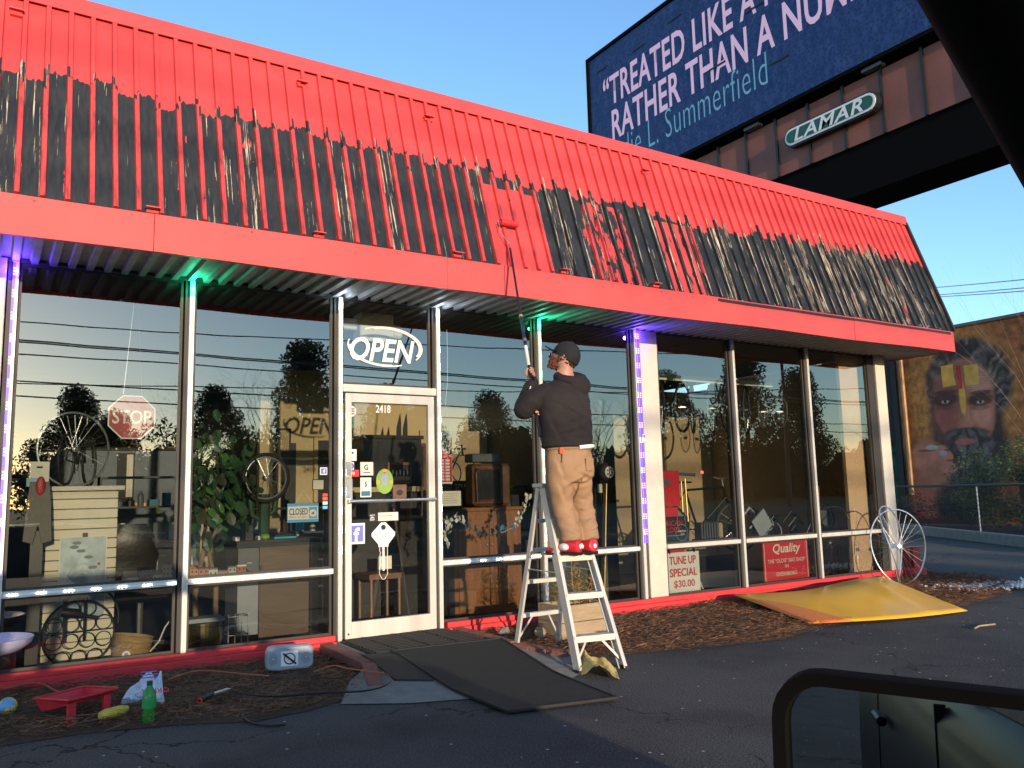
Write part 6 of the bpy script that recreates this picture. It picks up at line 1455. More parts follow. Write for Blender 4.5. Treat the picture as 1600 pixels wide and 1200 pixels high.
lw_ = MB(); lw_.add([(0,0,0),(.014,.015,.003),(.014,.032,0),(0,.046,-.004),(-.014,.032,0),(-.014,.015,.003)],[(0,1,2,3),(0,3,4,5)])
lwm = [lw_.mesh('paper_leaf', M['white']), lw_.mesh('paper_leaf', mat('blue_paper', (0.10,0.22,0.42), .6))]
for i in range(len(gpt)-1):
    for k_ in range(11):
        c = gpt[i].lerp(gpt[i+1], k_/11)+Vector((random.gauss(0,.015), random.gauss(0,.012), random.gauss(0,.02)))
        o = bpy.data.objects.new('paper_leaf', lwm[1 if 5 <= i <= 7 else 0]); COL.objects.link(o); o.parent = ga; o.location = c-ga.location; o.rotation_euler = (random.uniform(.9,2.2), random.uniform(-.5,.5), random.uniform(0,6.28)) ; s3 = random.uniform(.8,1.15); o.scale = (s3,)*3
# wall with old bicycle pictures behind bay 3
bw = thing('wall_mural_board', 'tan board with penny farthing cut-outs behind the third window', 'board', (5.0,2.5,1.0)); MB().box(4.40,5.34,2.50,2.53,1.0,2.02).build('board', M['tan'], bw)
for cx2, cz2, r_ in ((4.55,1.62,.16),(4.98,1.55,.17),(4.80,1.50,.15)): MB().ring((cx2,2.49,cz2),(0,-1,0),r_,.007,28,4).build('wheel_outline', M['iron'], bw)
for (q0_, q1_) in (((4.55,1.78),(4.52,2.0)),((4.55,1.70),(4.70,1.55)),((4.98,1.72),(4.96,1.85)),((4.86,1.80),(5.02,1.80)),((4.96,1.80),(4.80,1.5))): MB().tube([(q0_[0],2.485,q0_[1]),(q1_[0],2.485,q1_[1])],.010,5).build('frame_outline', M['iron'], bw)
pf = thing('name_plate', 'dark plate with pale lettering below the penny farthing board', 'plate', (4.85,2.1,1.28)); MB().box(4.62,5.02,2.10,2.12,1.24,1.40).build('plate', M['brown'], pf); text('SCHWINN','lettering',(4.65,2.095,1.28),.33,.08,M['offwhite'],pf)
mn_ = thing('dark_portrait', 'dark portrait of a person in a suit behind the hours card', 'picture', (4.05,2.3,1.3)); MB().box(3.95,4.38,2.3,2.33,1.30,1.85).build('picture_frame', M['brown'], mn_); MB().box(3.99,4.34,2.295,2.30,1.34,1.81).build('picture_print', M['leather'], mn_); MB().blob((4.17,2.29,1.66),.05,10,8,(1,.2,1.2)).build('painted_face', M['brown'], mn_)
bx3 = [(4.45,.55,'offwhite','pale pink box leaning low in the third window'),(4.56,.66,'woodpale','row of book spines beside the pale box')]
top(MB().box(4.42,4.54,.20,.26,RAIL+.01,RAIL+.135), 'small_box', mat('pale_pink_card',(0.60,0.36,0.30),.7), 'pale pink box on the ledge beside the mullion', 'box', bevel=.003)
for i, (m_, h) in enumerate((('offwhite',.13),('brass',.12),('white',.135),('greenprint',.11),('offwhite',.125))):
    top(MB().box(4.60+i*.035,4.632+i*.035,.20,.28,RAIL+.01,RAIL+.01+h), 'book', M[m_], ['cream book leftmost in the row behind the ladder','gold book second in the row','white book middle of the row','green book fourth in the row','cream book rightmost in the row'][i], 'book', 'books behind the ladder')
# ---- bay 4: longboard and grey wall
lb = thing('longboard', 'longboard standing upright with a cream hubbed black wheel on top', 'longboard', (5.55,.55,FL)); a = P(948,738,1,.5)
MB().ring((a.x,.5,a.z),(0,-1,0),.065,.045,28,10).smooth().build('tyre', M['rubber'], lb); MB().lathe((a.x,.47,a.z),[(.062,0),(.062,-.02),(.0,-.02)][::-1],20,(0,1,0)).build('hub', M['offwhite'], lb)
for i in range(5): MB().disc((a.x+math.cos(i*1.256)*.033,.448,a.z+math.sin(i*1.256)*.033),(0,-1,0),.010,8).build('hub_hole', M['black'], lb)
b = P(935,860,1,.5); MB().beam((a.x-.02,.52,a.z-.10),(b.x+.03,.52,FL+.02),.05,.02,(0,-1,0)).build('deck', M['black'], lb); MB().tube([(a.x-.01,.50,a.z-.12),(b.x+.05,.50,FL+.02)],.008,6).build('brass_rod', M['gold'], lb); MB().obox((a.x-.10,.5,a.z-.17),(.04,.03,.09)).build('bracket', M['offwhite'], lb)
MB().box(5.02,5.99,.78,.84,FL,2.25).build('partition', mat('grey_green_board', (0.075,0.08,0.06), 0.8, var=.15), bld)
# ---- bays 5 to 8: hanging wheels, red box, bike, lock mat, signs
rl = thing('hanging_rail', 'cream painted rail under the ceiling with hooks for wheels', 'rail', (7.9,1.2,2.6)); ra_ = P(1018,588,1,1.15); rb_ = P(1205,592,1,1.15)
MB().box(ra_.x,rb_.x,1.13,1.17,ra_.z-.035,ra_.z+.035).build('rail_board', M['offwhite'], rl)
for x in (ra_.x+.2, rb_.x-.2): MB().tube([(x,1.15,ra_.z),(x,1.15,2.97)],.01,6).build('hanger', M['steel'], rl)
gw = 'bicycle wheels hanging in the right hand window'
wx = [1012,1040,1066,1090,1112,1150,1165,1200,1218]
for i, px in enumerate(wx):
    q = P(px, 628+ (i%3)*4, 1, 1.15); q.z = ra_.z-.37-(.0 if i != 0 else -.12)
    wheel(['silver wheel hanging highest at the left end of the rail','black tyred wheel, second hanging from the rail','black tyred wheel, third hanging from the rail','black tyred wheel, fourth hanging from the rail','large wheel in the middle of the rail','wheel with gold reflector hanging left of the mullion','black tyred wheel hanging just right of the mullion','thin wheel second from the right end of the rail','thin rimmed wheel at the right end of the rail'][i],
          (q.x, 1.15+.1*(i%2), q.z), (0.75,-0.65+.15*(i%3),0), .31 if i < 7 else .22, tyre=i not in (0,7,8), group=gw)
    MB().tube([(q.x,1.15,ra_.z-.03),(q.x+.015,1.15,ra_.z-.07)],.005,5).build('hook', M['steel'], rl)
rx = P(1022,805,1,.30); ry = P(1061,735,1,.30)
rb3 = thing('red_key_machine', 'red metal cabinet with a small green and blue sticker', 'cabinet', ((rx.x+ry.x)/2,.45,.95)); MB().box(rx.x-.06,ry.x,.30,.55,1.05,ry.z).build('upper_case', M['signred'], rb3, bevel=.006); MB().box(rx.x-.06,ry.x-.02,.32,.55,rx.z-.1,1.04).build('lower_case', M['signred'], rb3, bevel=.006)
MB().box(rx.x-.04,ry.x-.04,.33,.55,FL,rx.z-.102).build('pedestal', M['signred'], rb3)
MB().box(rx.x+.06,rx.x+.14,.296,.299,ry.z-.12,ry.z-.03).build('label_card', M['offwhite'], rb3); q = P(1037,754,1,.295); MB().obox((q.x,.296,q.z),(.16,.002,.05)).build('blue_sticker', M['tealprint'], rb3); MB().disc((q.x-.06,.294,q.z),(0,-1,0),.03,12).build('green_sticker', mat('mint_print',(0.25,.5,.35),.6), rb3)
MB().box(rx.x+.0,rx.x+.09,.316,.319,rx.z+.03,rx.z+.10).build('label_card', M['offwhite'], rb3)
ml = thing('small_mirror', 'small dark oval mirror on top of the red cabinet', 'mirror', (6.4,.4,ry.z)); MB().blob((rx.x+.17,.42,ry.z+.08),.05,12,8,(1.5,.3,.7)).smooth().build('mirror_shell', M['dgrey'], ml); MB().tube([(rx.x+.10,.42,ry.z-.01),(rx.x+.12,.42,ry.z+.08)],.008,6).build('mirror_stem', M['steel'], ml)
la = P(1022,850,1,.05); lb_ = P(1074,806,1,.05); lk = thing('lock_banner', 'black banner lettered in red with a padlock outline in the window', 'banner', ((la.x+lb_.x)/2,.05,la.z)); bxx_ = 5.99
MB().box(bxx_,lb_.x,.045,.05,la.z-.01,lb_.z).build('cloth', M['blackprint'], lk); MB().box(bxx_,lb_.x,.0435,.0448,la.z-.008,la.z+.09).build('blue_field', mat('dark_blue_print',(0.01,.035,.07),.6), lk)
text('ERICAN','lettering',(bxx_+.01,.042,la.z+.175),.27,.055,M['signred'],lk,bold=.01); text('LOCK','lettering',(bxx_+.06,.042,la.z+.105),.20,.055,M['signred'],lk,bold=.01); MB().box(bxx_+.01,bxx_+.29,.0425,.0433,la.z+.07,la.z+.075).build('rule_line', M['grey'], lk)
pxx = lb_.x-.10; MB().ring((pxx,.042,la.z+.10),(0,-1,0),.085,.003,26,4).build('padlock_outline', M['grey'], lk); MB().tube([(pxx-.055,.042,la.z+.165),(pxx-.055,.042,la.z+.25),(pxx-.035,.042,la.z+.285),(pxx+.035,.042,la.z+.285),(pxx+.055,.042,la.z+.25),(pxx+.055,.042,la.z+.165)],.003,4).build('shackle_outline', M['grey'], lk)
text('AMERICAN','lettering',(pxx-.06,.041,la.z+.105),.12,.020,M['white'],lk,bold=.01); text('LOCK','lettering',(pxx-.02,.041,la.z+.075),.06,.018,M['white'],lk,bold=.01)
bike('dark bicycle with gold fork behind the red cabinet', (7.75,1.25,.42), R(-18), 1.0, 'iron')
bsnd = thing('bike_stand', 'dark repair stand under the dark bicycle', 'stand', (7.75,1.25,FL)); MB().box(7.4,8.2,1.1,1.4,FL,.40).build('platform', M['desktop'], bsnd)
gd = P(1072,790,1,.9); gr = thing('gold_rod', 'upright gold coloured bicycle fork standing in the window', 'fork', (7.0,.8,.75)); MB().tube([P(1070,748,1,.7),P(1075,815,1,.7)],.012,8).build('stanchion', M['gold'], gr); MB().tube([P(1064,752,1,.7),P(1067,800,1,.7)],.009,8).build('stanchion', M['gold'], gr); MB().tube([P(1058,740,1,.7),P(1085,742,1,.7)],.018,8).build('crown_bar', M['dgrey'], gr); MB().blob(P(1097,738,1,.7),.018,8,6).build('tail_lamp', emis('red_tail_lamp',(1,.05,.03),3), gr); MB().tube([P(1068,815,1,.7),Vector((P(1068,815,1,.7).x,.7,FL))],.01,6).build('foot', M['dgrey'], gr)
rd = thing('finned_radiator', 'small dark finned radiator with a cream end on the ledge', 'radiator', (7.2,.25,RAIL)); r0 = P(1092,838,1,.25)
for i in range(7): MB().box(r0.x+i*.04,r0.x+i*.04+.022,.20,.32,.68,.86).build('fin', M['dgrey'], rd, bevel=.006)
MB().box(r0.x+.28,r0.x+.34,.20,.32,.68,.85).build('end_block', M['beige'], rd, bevel=.015); MB().box(r0.x-.02,r0.x+.36,.18,.34,.655,.678).build('base_plate', M['desktop'], rd)
MB().box(5.99,9.38,.12,.40,.60,.655).build('display_ledge', M['desktop'], bld)
tu = thing('tune_up_sign', 'white TUNE UP SPECIAL $30.00 sign low in the window', 'sign', (6.17,.06,.16)); ta = P(1036,930,1,.04); tb_ = P(1094,868,1,.04); tc0 = P(1033,873,1,.04)
X0, X1, Z0, Z1 = 6.01, 6.49, .165, .575; fw_ = MB().box(X0,X1,.045,.055,Z0,Z1).build('board', M['white'], tu)
text('TUNE UP','lettering',(X0+.05,.043,Z1-.125),X1-X0-.10,.085,M['signred'],tu,bold=.02); text('SPECIAL','lettering',(X0+.05,.043,Z1-.25),X1-X0-.09,.085,M['signred'],tu,bold=.02); text('$30.00','lettering',(X0+.10,.043,Z1-.372),X1-X0-.18,.085,M['signred'],tu,bold=.02)
for x in (X0+.06, X1-.07): MB().box(x-.008,x+.008,.038,.06,Z1-.01,Z1+.035).build('bulldog_clip', M['black'], tu)
rs_ = thing('red_stool', 'red panel behind the tune up sign', 'panel', (6.2,.15,FL)); MB().box(5.99,6.36,.12,.16,FL,.63).build('panel', M['signred'], rs_)
ll = thing('small_stepladder', 'small aluminium stepladder inside behind the tune up sign', 'stepladder', (6.62,.3,FL)); 
for p_, q_ in (((6.46,.25,.62),(6.72,.22,.10)),((6.40,.42,.62),(6.34,.5,FL)),((6.36,.25,.62),(6.10,.22,FL))): MB().beam(p_,q_,.02,.012,(0,1,0)).build('rail', M['alu'], ll)
for z in (.50,.34,.20): MB().beam((6.54+(.62-z)*.3,.22,z),(6.64+(.62-z)*.3,.30,z),.012,.012).build('step', M['alu'], ll)
ql = thing('quality_sign', 'red Quality bike shop sign low in the middle right window', 'sign', (7.95,.08,.16)); X0, X1, Z0, Z1 = 7.52, 8.30, .165, .60
MB().box(X0,X1,.075,.085,Z0,Z1).build('board', M['signred'], ql)
for x in (X0+.02, X1-.025): MB().box(x,x+.008,.0735,.0748,Z0+.01,Z1-.01).build('border_line', M['offwhite'], ql)
text('Quality','lettering',(X0+.17,.073,Z1-.155),.48,.135,M['offwhite'],ql,bold=.02,shear=.2); text('THE "OLDIS" BIKE SHOP','lettering',(X0+.07,.073,Z1-.235),.64,.045,M['offwhite'],ql,bold=.005); text('IN','lettering',(X0+.36,.073,Z1-.295),.06,.035,M['offwhite'],ql,bold=.005); text('GREENSBORO','lettering',(X0+.20,.073,Z1-.385),.36,.045,M['offwhite'],ql,bold=.005)
rp = thing('red_post', 'pinkish red post beside the quality sign', 'post', (8.35,.2,FL)); MB().beam((8.36,.2,.60),(8.38,.2,FL),.05,.03,(0,1,0)).build('plank', M['stopred'], rp)
# heap of parts in the middle right bay
def heap(cx2, cy2, cz2, n, lab):
    t = thing('parts_heap', lab, 'parts heap', (cx2, cy2, cz2), 'heaps of bicycle parts on the window ledge')
    for i in range(n):
        x = cx2+random.uniform(-.4,.4); z = cz2+random.uniform(.05,.28)*(1-abs(x-cx2)*1.2)
        k = random.random(); mt = M[random.choice(('black','dgrey','grey','iron','leather'))]
        if k < .4: MB().obox((x,cy2+random.uniform(-.05,.1),z),(random.uniform(.06,.2),.05,random.uniform(.04,.14)),(1,0,random.uniform(-.6,.6))).build('part', mt, t, bevel=.006)
        elif k < .75: MB().tube([(x-.12,cy2,z-.05),(x,cy2-.04,z+.08),(x+.14,cy2+.02,z+.02)],random.uniform(.006,.016),6).smooth().build('part', mt, t)
        else: MB().ring((x,cy2,z),(random.uniform(-.5,.5),-1,.2),random.uniform(.05,.11),.008,18,5).build('part', mt, t)
heap(7.55,.28,.66,14,'heap of dark bicycle parts just right of the mullion'); heap(8.05,.30,.66,14,'heap of dark bicycle parts above the quality sign')
wb = thing('white_cloth', 'grey white crumpled cloth with black marks among the parts', 'cloth', (7.9,.24,.66)); q0_ = P(1190,815,1,.24); MB().obox((q0_.x,.24,q0_.z-.02),(.26,.02,.24),(1,0,.7)).build('cloth', M['grey'], wb)
cd_ = thing('metal_chair', 'black round backed metal chair in the last window', 'chair', (9.0,.5,FL)); qx = P(1290,805,1,.5); MB().ring((qx.x,.5,qx.z),(0,-1,.2),.16,.012,26,6).build('back_ring', M['iron'], cd_); MB().box(qx.x-.09,qx.x+.09,.5,.53,qx.z-.13,qx.z+.06).build('back_pad', M['dgrey'], cd_); MB().obox((qx.x,.6,.45),(.36,.34,.04)).build('seat', M['leather'], cd_, bevel=.01)
for dx in (-.15,.15):
    for dy in (-.12,.14): MB().tube([(qx.x+dx,.6+dy,FL),(qx.x+dx,.6+dy,.45)],.011,6).build('leg', M['iron'], cd_)
w2_ = P(1345,835,1,.45); wheel('thin bicycle wheel inside the last window, partly hidden by the column', (w2_.x,.45,w2_.z-.02),(0.2,-1,0),.33,tyre=False); 
for i, (u, v) in enumerate((((1278,760),(1282,850)),((1328,757),(1322,850)))): top(MB().tube([P(*u,1,.35), P(*v,1,.30)],.016,6), 'wooden_stick', M['wood'], ['wooden stick leaning at the left of the last window','forked wooden stick leaning in the middle of the last window'][i], 'stick', 'wooden sticks leaning in the last window')
# door pull on the cream post
q = P(1006,684,1,-.05); pk = thing('post_latch', 'small blue and white latch plate stuck on the cream post', 'latch', (q.x,-.05,q.z-.03)); MB().obox((q.x,-.051,q.z),(.03,.008,.075)).build('plate', M['white'], pk, bevel=.003); MB().obox((q.x,-.058,q.z+.015),(.018,.006,.03)).build('blue_tab', M['fbblue'], pk)

# ---- stock on shelves deeper in the shop
def shelf(x0, x1, y, zs, lab, n, seed, cols):
    rs = random.Random(seed); t = thing('stock_shelf', 'dark stock '+lab, 'shelf', ((x0+x1)/2, y, FL))
    for z in zs: MB().box(x0,x1,y,y+.26,z-.02,z).build('shelf_board', M['desktop'], t)
    for x in (x0, x1-.02): MB().box(x,x+.02,y+.001,y+.259,FL,zs[-1]-.021).build('upright', M['black'], t)
    for z in zs[:-1]:
        x = x0+.04; k_i = 0
        while x < x1-.12:
            w2 = rs.uniform(.05,.13); h = rs.uniform(.06,.20); m_ = M[rs.choice(cols)]; k = rs.random()
            if k < .6: mb = MB().box(x,x+w2,y+.04,y+.18,z,z+h)
            else: mb = MB().lathe((x+w2/2,y+.10,z),[(w2*.42,0),(w2*.42,h*.7),(w2*.2,h*.85),(w2*.2,h)],12)
            k_i += 1; mn2 = [q for q in M if M[q] is m_][0]; cw = {'offwhite':'cream','woodpale':'straw coloured','signred':'red','dgrey':'dark grey','greenprint':'green','tealprint':'dark teal'}.get(mn2, mn2); top(mb, 'stock_item', m_, '%s %s, %s on the %s board of the %s' % (cw, 'box' if k < .6 else 'bottle', ['first','second','third','fourth','fifth','sixth','seventh','eighth'][k_i-1], ['lowest','second','third','top'][zs.index(z)], lab), 'stock', 'stock on the shelves deep in the shop'); x += w2+rs.uniform(.01,.05)
shelf(2.25,3.0,1.9,(.35,.62,.90,1.15),'shelf behind the desk',0,3,('offwhite','teal','brown','grey','signred','black','woodpale'))
shelf(4.55,5.30,1.55,(.45,.75,1.05,1.32),'shelf behind the pine cabinet',0,5,('offwhite','black','brown','dgrey','greenprint','black'))
shelf(0.95,1.75,2.6,(.5,.85,1.2,1.5),'shelf behind the office chair',0,9,('black','dgrey','offwhite','brown','black','tealprint'))
# ------------------------------------------------------------------ stepladder
ld = thing('stepladder', 'aluminium double sided stepladder the painter stands on', 'stepladder', (3.68,-1.38,0.0))
fl_, fr_ = Vector((3.475,-1.80,0.0)), Vector((3.825,-1.875,0.0)); rl_, rr_ = Vector((3.52,-0.945,0.03)), Vector((3.925,-0.935,0.03))
tl_, tr_ = Vector((3.50,-1.40,1.27)), Vector((3.76,-1.41,1.27)); bl_, br_ = Vector((3.505,-1.345,1.27)), Vector((3.765,-1.355,1.27))
for a, b, nm in ((fl_,tl_,'front_rail'),(fr_,tr_,'front_rail'),(rl_,bl_,'rear_rail'),(rr_,br_,'rear_rail')):
    up = (b-a).cross(Vector((1,0,0)))
    k = MB(); d = (b-a).normalized(); k.beam(a, b, 0.018 if nm=='rear_rail' else 0.008, 0.045 if nm == 'rear_rail' else 0.070, up)
    if nm == 'front_rail':
        o_ = 0.012 if a is fl_ else -0.012
        sgn = up.normalized()*0.031
        k.beam(a+sgn+Vector((o_,0,0)), b+sgn+Vector((o_,0,0)), 0.024, 0.006, up); k.beam(a-sgn+Vector((o_,0,0)), b-sgn+Vector((o_,0,0)), 0.024, 0.006, up)
    k.build(nm, M['alu'], ld); MB().obox(a+Vector((0,0,.012)),(.035,.075,.024)).build('rubber_foot', M['rubber'], ld)
MB().obox((3.632,-1.378,1.285),(.33,.13,.03)).build('top_cap', M['alu'], ld, bevel=.006)
def at(a, b, z): return a.lerp(b, (z-a.z)/(b.z-a.z))
STEPZ = (0.235, 0.515, 0.775, 1.03)
for z in STEPZ:
    a = at(fl_,tl_,z); b = at(fr_,tr_,z); k = MB(); k.obox((a+b)/2,((b-a).length-.01,.085,.006),b-a); k.obox((a+b)/2+Vector((0,-.042,-.018)),((b-a).length-.01,.005,.040),b-a); k.obox((a+b)/2+Vector((0,.042,-.014)),((b-a).length-.01,.005,.03),b-a); k.build('step', M['alu'], ld)
for z in (0.30, 0.56, 0.80, 1.02):
    a = at(rl_,bl_,z); b = at(rr_,br_,z); k = MB(); k.obox((a+b)/2,((b-a).length-.01,.045,.03),b-a); k.build('rear_rung', M['alu'], ld)
for s_, (a, b) in enumerate(((fl_,tl_),(fr_,tr_))):
    p = at(a,b,.05); q = at(fl_,tl_,.225).lerp(at(fr_,tr_,.225), .38 if s_ == 0 else .62); MB().beam(p, q, .016, .004, (0,-1,0)).build('brace', M['alu'], ld)
    p = at((rl_,rr_)[s_],(bl_,br_)[s_],.10); q = at(rl_,bl_,.29).lerp(at(rr_,br_,.29), .3 if s_ == 0 else .7); MB().beam(p, q, .014, .004, (0,1,0)).build('brace', M['alu'], ld)
for a, b, c, d in ((fl_,tl_,rl_,bl_),(fr_,tr_,rr_,br_)):
    p = at(a,b,.66); q = at(c,d,.66); MB().beam(p, q, .018, .005).build('spreader', M['alu'], ld)
# ------------------------------------------------------------------ painter
V = Vector
pe = thing('person', 'man in black hoodie and cap standing on the ladder, holding a roller pole', 'person', (3.66,-1.56,.775))
FZ = 0.778
fL, fR = V((3.58,-1.60,FZ)), V((3.725,-1.61,FZ))
hip = V((3.615,-1.60,1.545)); ch_ = V((3.60,-1.575,1.86)); nk = V((3.635,-1.555,2.065)); hd = V((3.645,-1.55,2.225))
shL, shR = V((3.44,-1.565,1.97)), V((3.765,-1.575,1.975)); 
handL = P(828,583,1,-1.36); elL = V((3.345,-1.42,1.845)); wrL = handL+V((0.012,-0.01,-0.075))
pole_dir = (P(797,388,1,-0.80)-handL).normalized()
handR = handL - pole_dir*0.36; elR = V((3.70,-1.33,1.80)); wrR = handR+(elR-handR).normalized()*0.07
hl, hr = hip+V((-.085,0,-.04)), hip+V((.085,0,-.04)); kL, kR = V((3.545,-1.575,1.17)), V((3.735,-1.585,1.165)); aL, aR = fL+V((0,-.03,.125)), fR+V((0,-.03,.125))
# body: one continuous figure
bv = [hip, hip.lerp(ch_,.5), ch_, ch_.lerp(nk,.7), nk, nk.lerp(hd,.55), hd, hd+V((0,-.01,.05)),
      shL, elL, wrL, shR, elR, wrR, hl, kL, aL, hr, kR, aR]
be = [(0,1),(1,2),(2,3),(3,4),(4,5),(5,6),(6,7),(3,8),(8,9),(9,10),(3,11),(11,12),(12,13),(0,14),(14,15),(15,16),(0,17),(17,18),(18,19)]
br__ = [.11,.11,.12,.09,.055,.055,.078,.06,.05,.036,.026,.05,.036,.026,.07,.05,.034,.07,.05,.034]
skin('body', bv, be, br__, M['skin'], pe, 2)
def fuse(name, mb, mt, vox=.011, it=6, post=None):
    """several overlapping lofts fused into one continuous surface"""
    o = mb.build(name, mt, None); 
    md = o.modifiers.new('r', 'REMESH'); md.mode = 'VOXEL'; md.voxel_size = vox; md.use_smooth_shade = True
    sm2 = o.modifiers.new('s', 'SMOOTH'); sm2.iterations = it; sm2.factor = .6
    dg = bpy.context.evaluated_depsgraph_get(); m2 = bpy.data.meshes.new_from_object(o.evaluated_get(dg)); o.modifiers.clear(); o.data = m2; m2.name = name
    off = worldloc(pe)
    for v in m2.vertices: v.co = (post(v.co.copy()) if post else v.co)-off
    m2.polygons.foreach_set('use_smooth', [True]*len(m2.polygons)); m2.materials.clear(); m2.materials.append(mt); o.parent = pe; return o
def zsec(mb, secs, n=28):
    """secs: (z, cx, cy, half width, half depth)"""
    S = [[V((cx+math.cos(t)*w2, cy+math.sin(t)*d2, z)) for t in np.linspace(0, 2*math.pi, n+1)[:-1]] for z, cx, cy, w2, d2 in secs]
    q = loft(S); o = len(mb.v); mb.v += q.v; mb.f += [tuple(i+o for i in f) for f in q.f]
def curve(pts, rs, k=6):
    P_ = []; Q = []
    for i in range(len(pts)-1):
        for j in range(k):
            t = j/k; p0 = pts[max(i-1,0)]; p1 = pts[i]; p2 = pts[i+1]; p3 = pts[min(i+2,len(pts)-1)]
            P_.append(0.5*((2*p1)+(p2-p0)*t+(2*p0-5*p1+4*p2-p3)*t*t+(3*p1-p0-3*p2+p3)*t**3)); Q.append(rs[i]+(rs[i+1]-rs[i])*t)
    return P_+[pts[-1]], Q+[rs[-1]]
# head shaped separately in front of the skull: face looks up and left
fwd = V((-0.62, 0.62, 0.42)).normalized(); upd = (V((0.12,-0.12,1))-fwd*V((0.12,-0.12,1)).dot(fwd)).normalized(); sdv = fwd.cross(upd)
def hp(f, s, u): return hd+V((0,0,.015))+fwd*f+sdv*s+upd*u
def headmesh():
    mb = MB(); seg, rings = 24, 18; vs = []
    for j in range(rings+1):
        ph = math.pi*j/rings
        for i in range(seg):
            t = 2*math.pi*i/seg; f = math.cos(t)*math.sin(ph); s = math.sin(t)*math.sin(ph); u = math.cos(ph)
            F_, S_, U_ = .096*f, .076*s, .112*u
            if u < 0: S_ *= 1+.28*u; F_ *= 1+(.10*u if f > 0 else .35*u)
            if f > 0.75: F_ *= .96
            if f > .8 and abs(s) < .22 and -.35 < u < .15: F_ += .020*(1-abs(s)/.22)*(1-max(0,u)/.2)   # nose
            if f > .6 and .1 < abs(s) < .5 and .0 < u < .28: F_ -= .008                              # eye sockets
            vs.append(hp(F_, S_, U_))
    mb.add(vs, [(j*seg+i, (j+1)*seg+i, (j+1)*seg+(i+1)%seg, j*seg+(i+1)%seg) for j in range(rings) for i in range(seg)]); return mb.smooth()
headmesh().build('head', M['skin'], pe)
for s_ in (-1, 1):
    MB().blob(hp(.086,.030*s_,.018), .010, 10, 8).smooth().build('eye', M['white'], pe); MB().blob(hp(.0945,.031*s_,.019), .004, 8, 6).build('pupil', M['black'], pe)
    e = MB(); e.ring(hp(-.005,.077*s_,.0), sdv*s_, .020, .006, 14, 6, .8, 1.3); e.blob(hp(-.005,.075*s_,0), .015, 8, 6); e.smooth().build('ear', M['skin'], pe)
MB().tube([hp(.092,-.022,-.052), hp(.099,0,-.050), hp(.092,.022,-.052)], .005, 6).build('mouth', mat('lips',(.40,.13,.11),.5), pe)
bd_ = MB()
for i in range(240):
    t = random.uniform(-1.35,1.35); u = random.uniform(-.115,-.035); 
    if abs(t) < .28 and -.065 < u < -.04: continue
    rr = (1+.28*u/.112); p = hp(.097*math.cos(t)*(1+.05*u/.11), .078*math.sin(t)*rr, u); bd_.blob(p, random.uniform(.008,.014), 6, 4, jit=.2)
bd_.build('beard', M['beard'], pe, kind='stuff')
hr_ = MB()
for i in range(160):
    t = random.uniform(1.25,5.03); u = random.uniform(-.045,.03); hr_.blob(hp(.094*math.cos(t),.077*math.sin(t),u), random.uniform(.006,.011), 5, 4)
hr_.build('hair', mat('dark_brown_hair',(.05,.025,.015),.8), pe, kind='stuff')
# cap: dome, brim, squatchee
cpm = MB(); seg, rings = 26, 9; vs = []
for j in range(rings+1):
    ph = (math.pi*.56)*j/rings
    for i in range(seg):
        t = 2*math.pi*i/seg; drop = -.018*(1 if math.cos(t) < 0 else 0)*abs(math.cos(t)) if j == rings else 0
        vs.append(hp(.108*math.cos(t)*math.sin(ph)-.004, .089*math.sin(t)*math.sin(ph), .012+.112*math.cos(ph)+drop))
cpm.add(vs, [(j*seg+i, (j+1)*seg+i, (j+1)*seg+(i+1)%seg, j*seg+(i+1)%seg) for j in range(rings) for i in range(seg)])
cap_ = cpm.smooth().build('cap', M['cap'], pe); MB().blob(hp(-.004,0,.126), .007, 8, 5).build('cap_button', M['cap'], cap_)
bm_ = MB(); n = 12; vs = []
for k_, off in ((0,0),(1,.055),(2,.078)):
    for i in range(n+1):
        t = -1.0+2.0*i/n; rr = 1+off/.105*(1-.35*abs(t)**2); vs.append(hp(.104*math.cos(t)*rr, .086*math.sin(t)*(1+.05*k_), .016-.012*abs(t)+.004*k_))
lowv = [v-upd*.005 for v in vs]; N = len(vs)
bm_.add(vs+lowv, [(k_*(n+1)+i, k_*(n+1)+i+1, (k_+1)*(n+1)+i+1, (k_+1)*(n+1)+i) for k_ in range(2) for i in range(n)]+[(N+k_*(n+1)+i, N+(k_+1)*(n+1)+i, N+(k_+1)*(n+1)+i+1, N+k_*(n+1)+i+1) for k_ in range(2) for i in range(n)]+[(2*(n+1)+i, 2*(n+1)+i+1, N+2*(n+1)+i+1, N+2*(n+1)+i) for i in range(n)])
bm_.smooth().build('brim', mat('navy_cap_cloth',(0.012,0.016,0.035),.8), cap_)
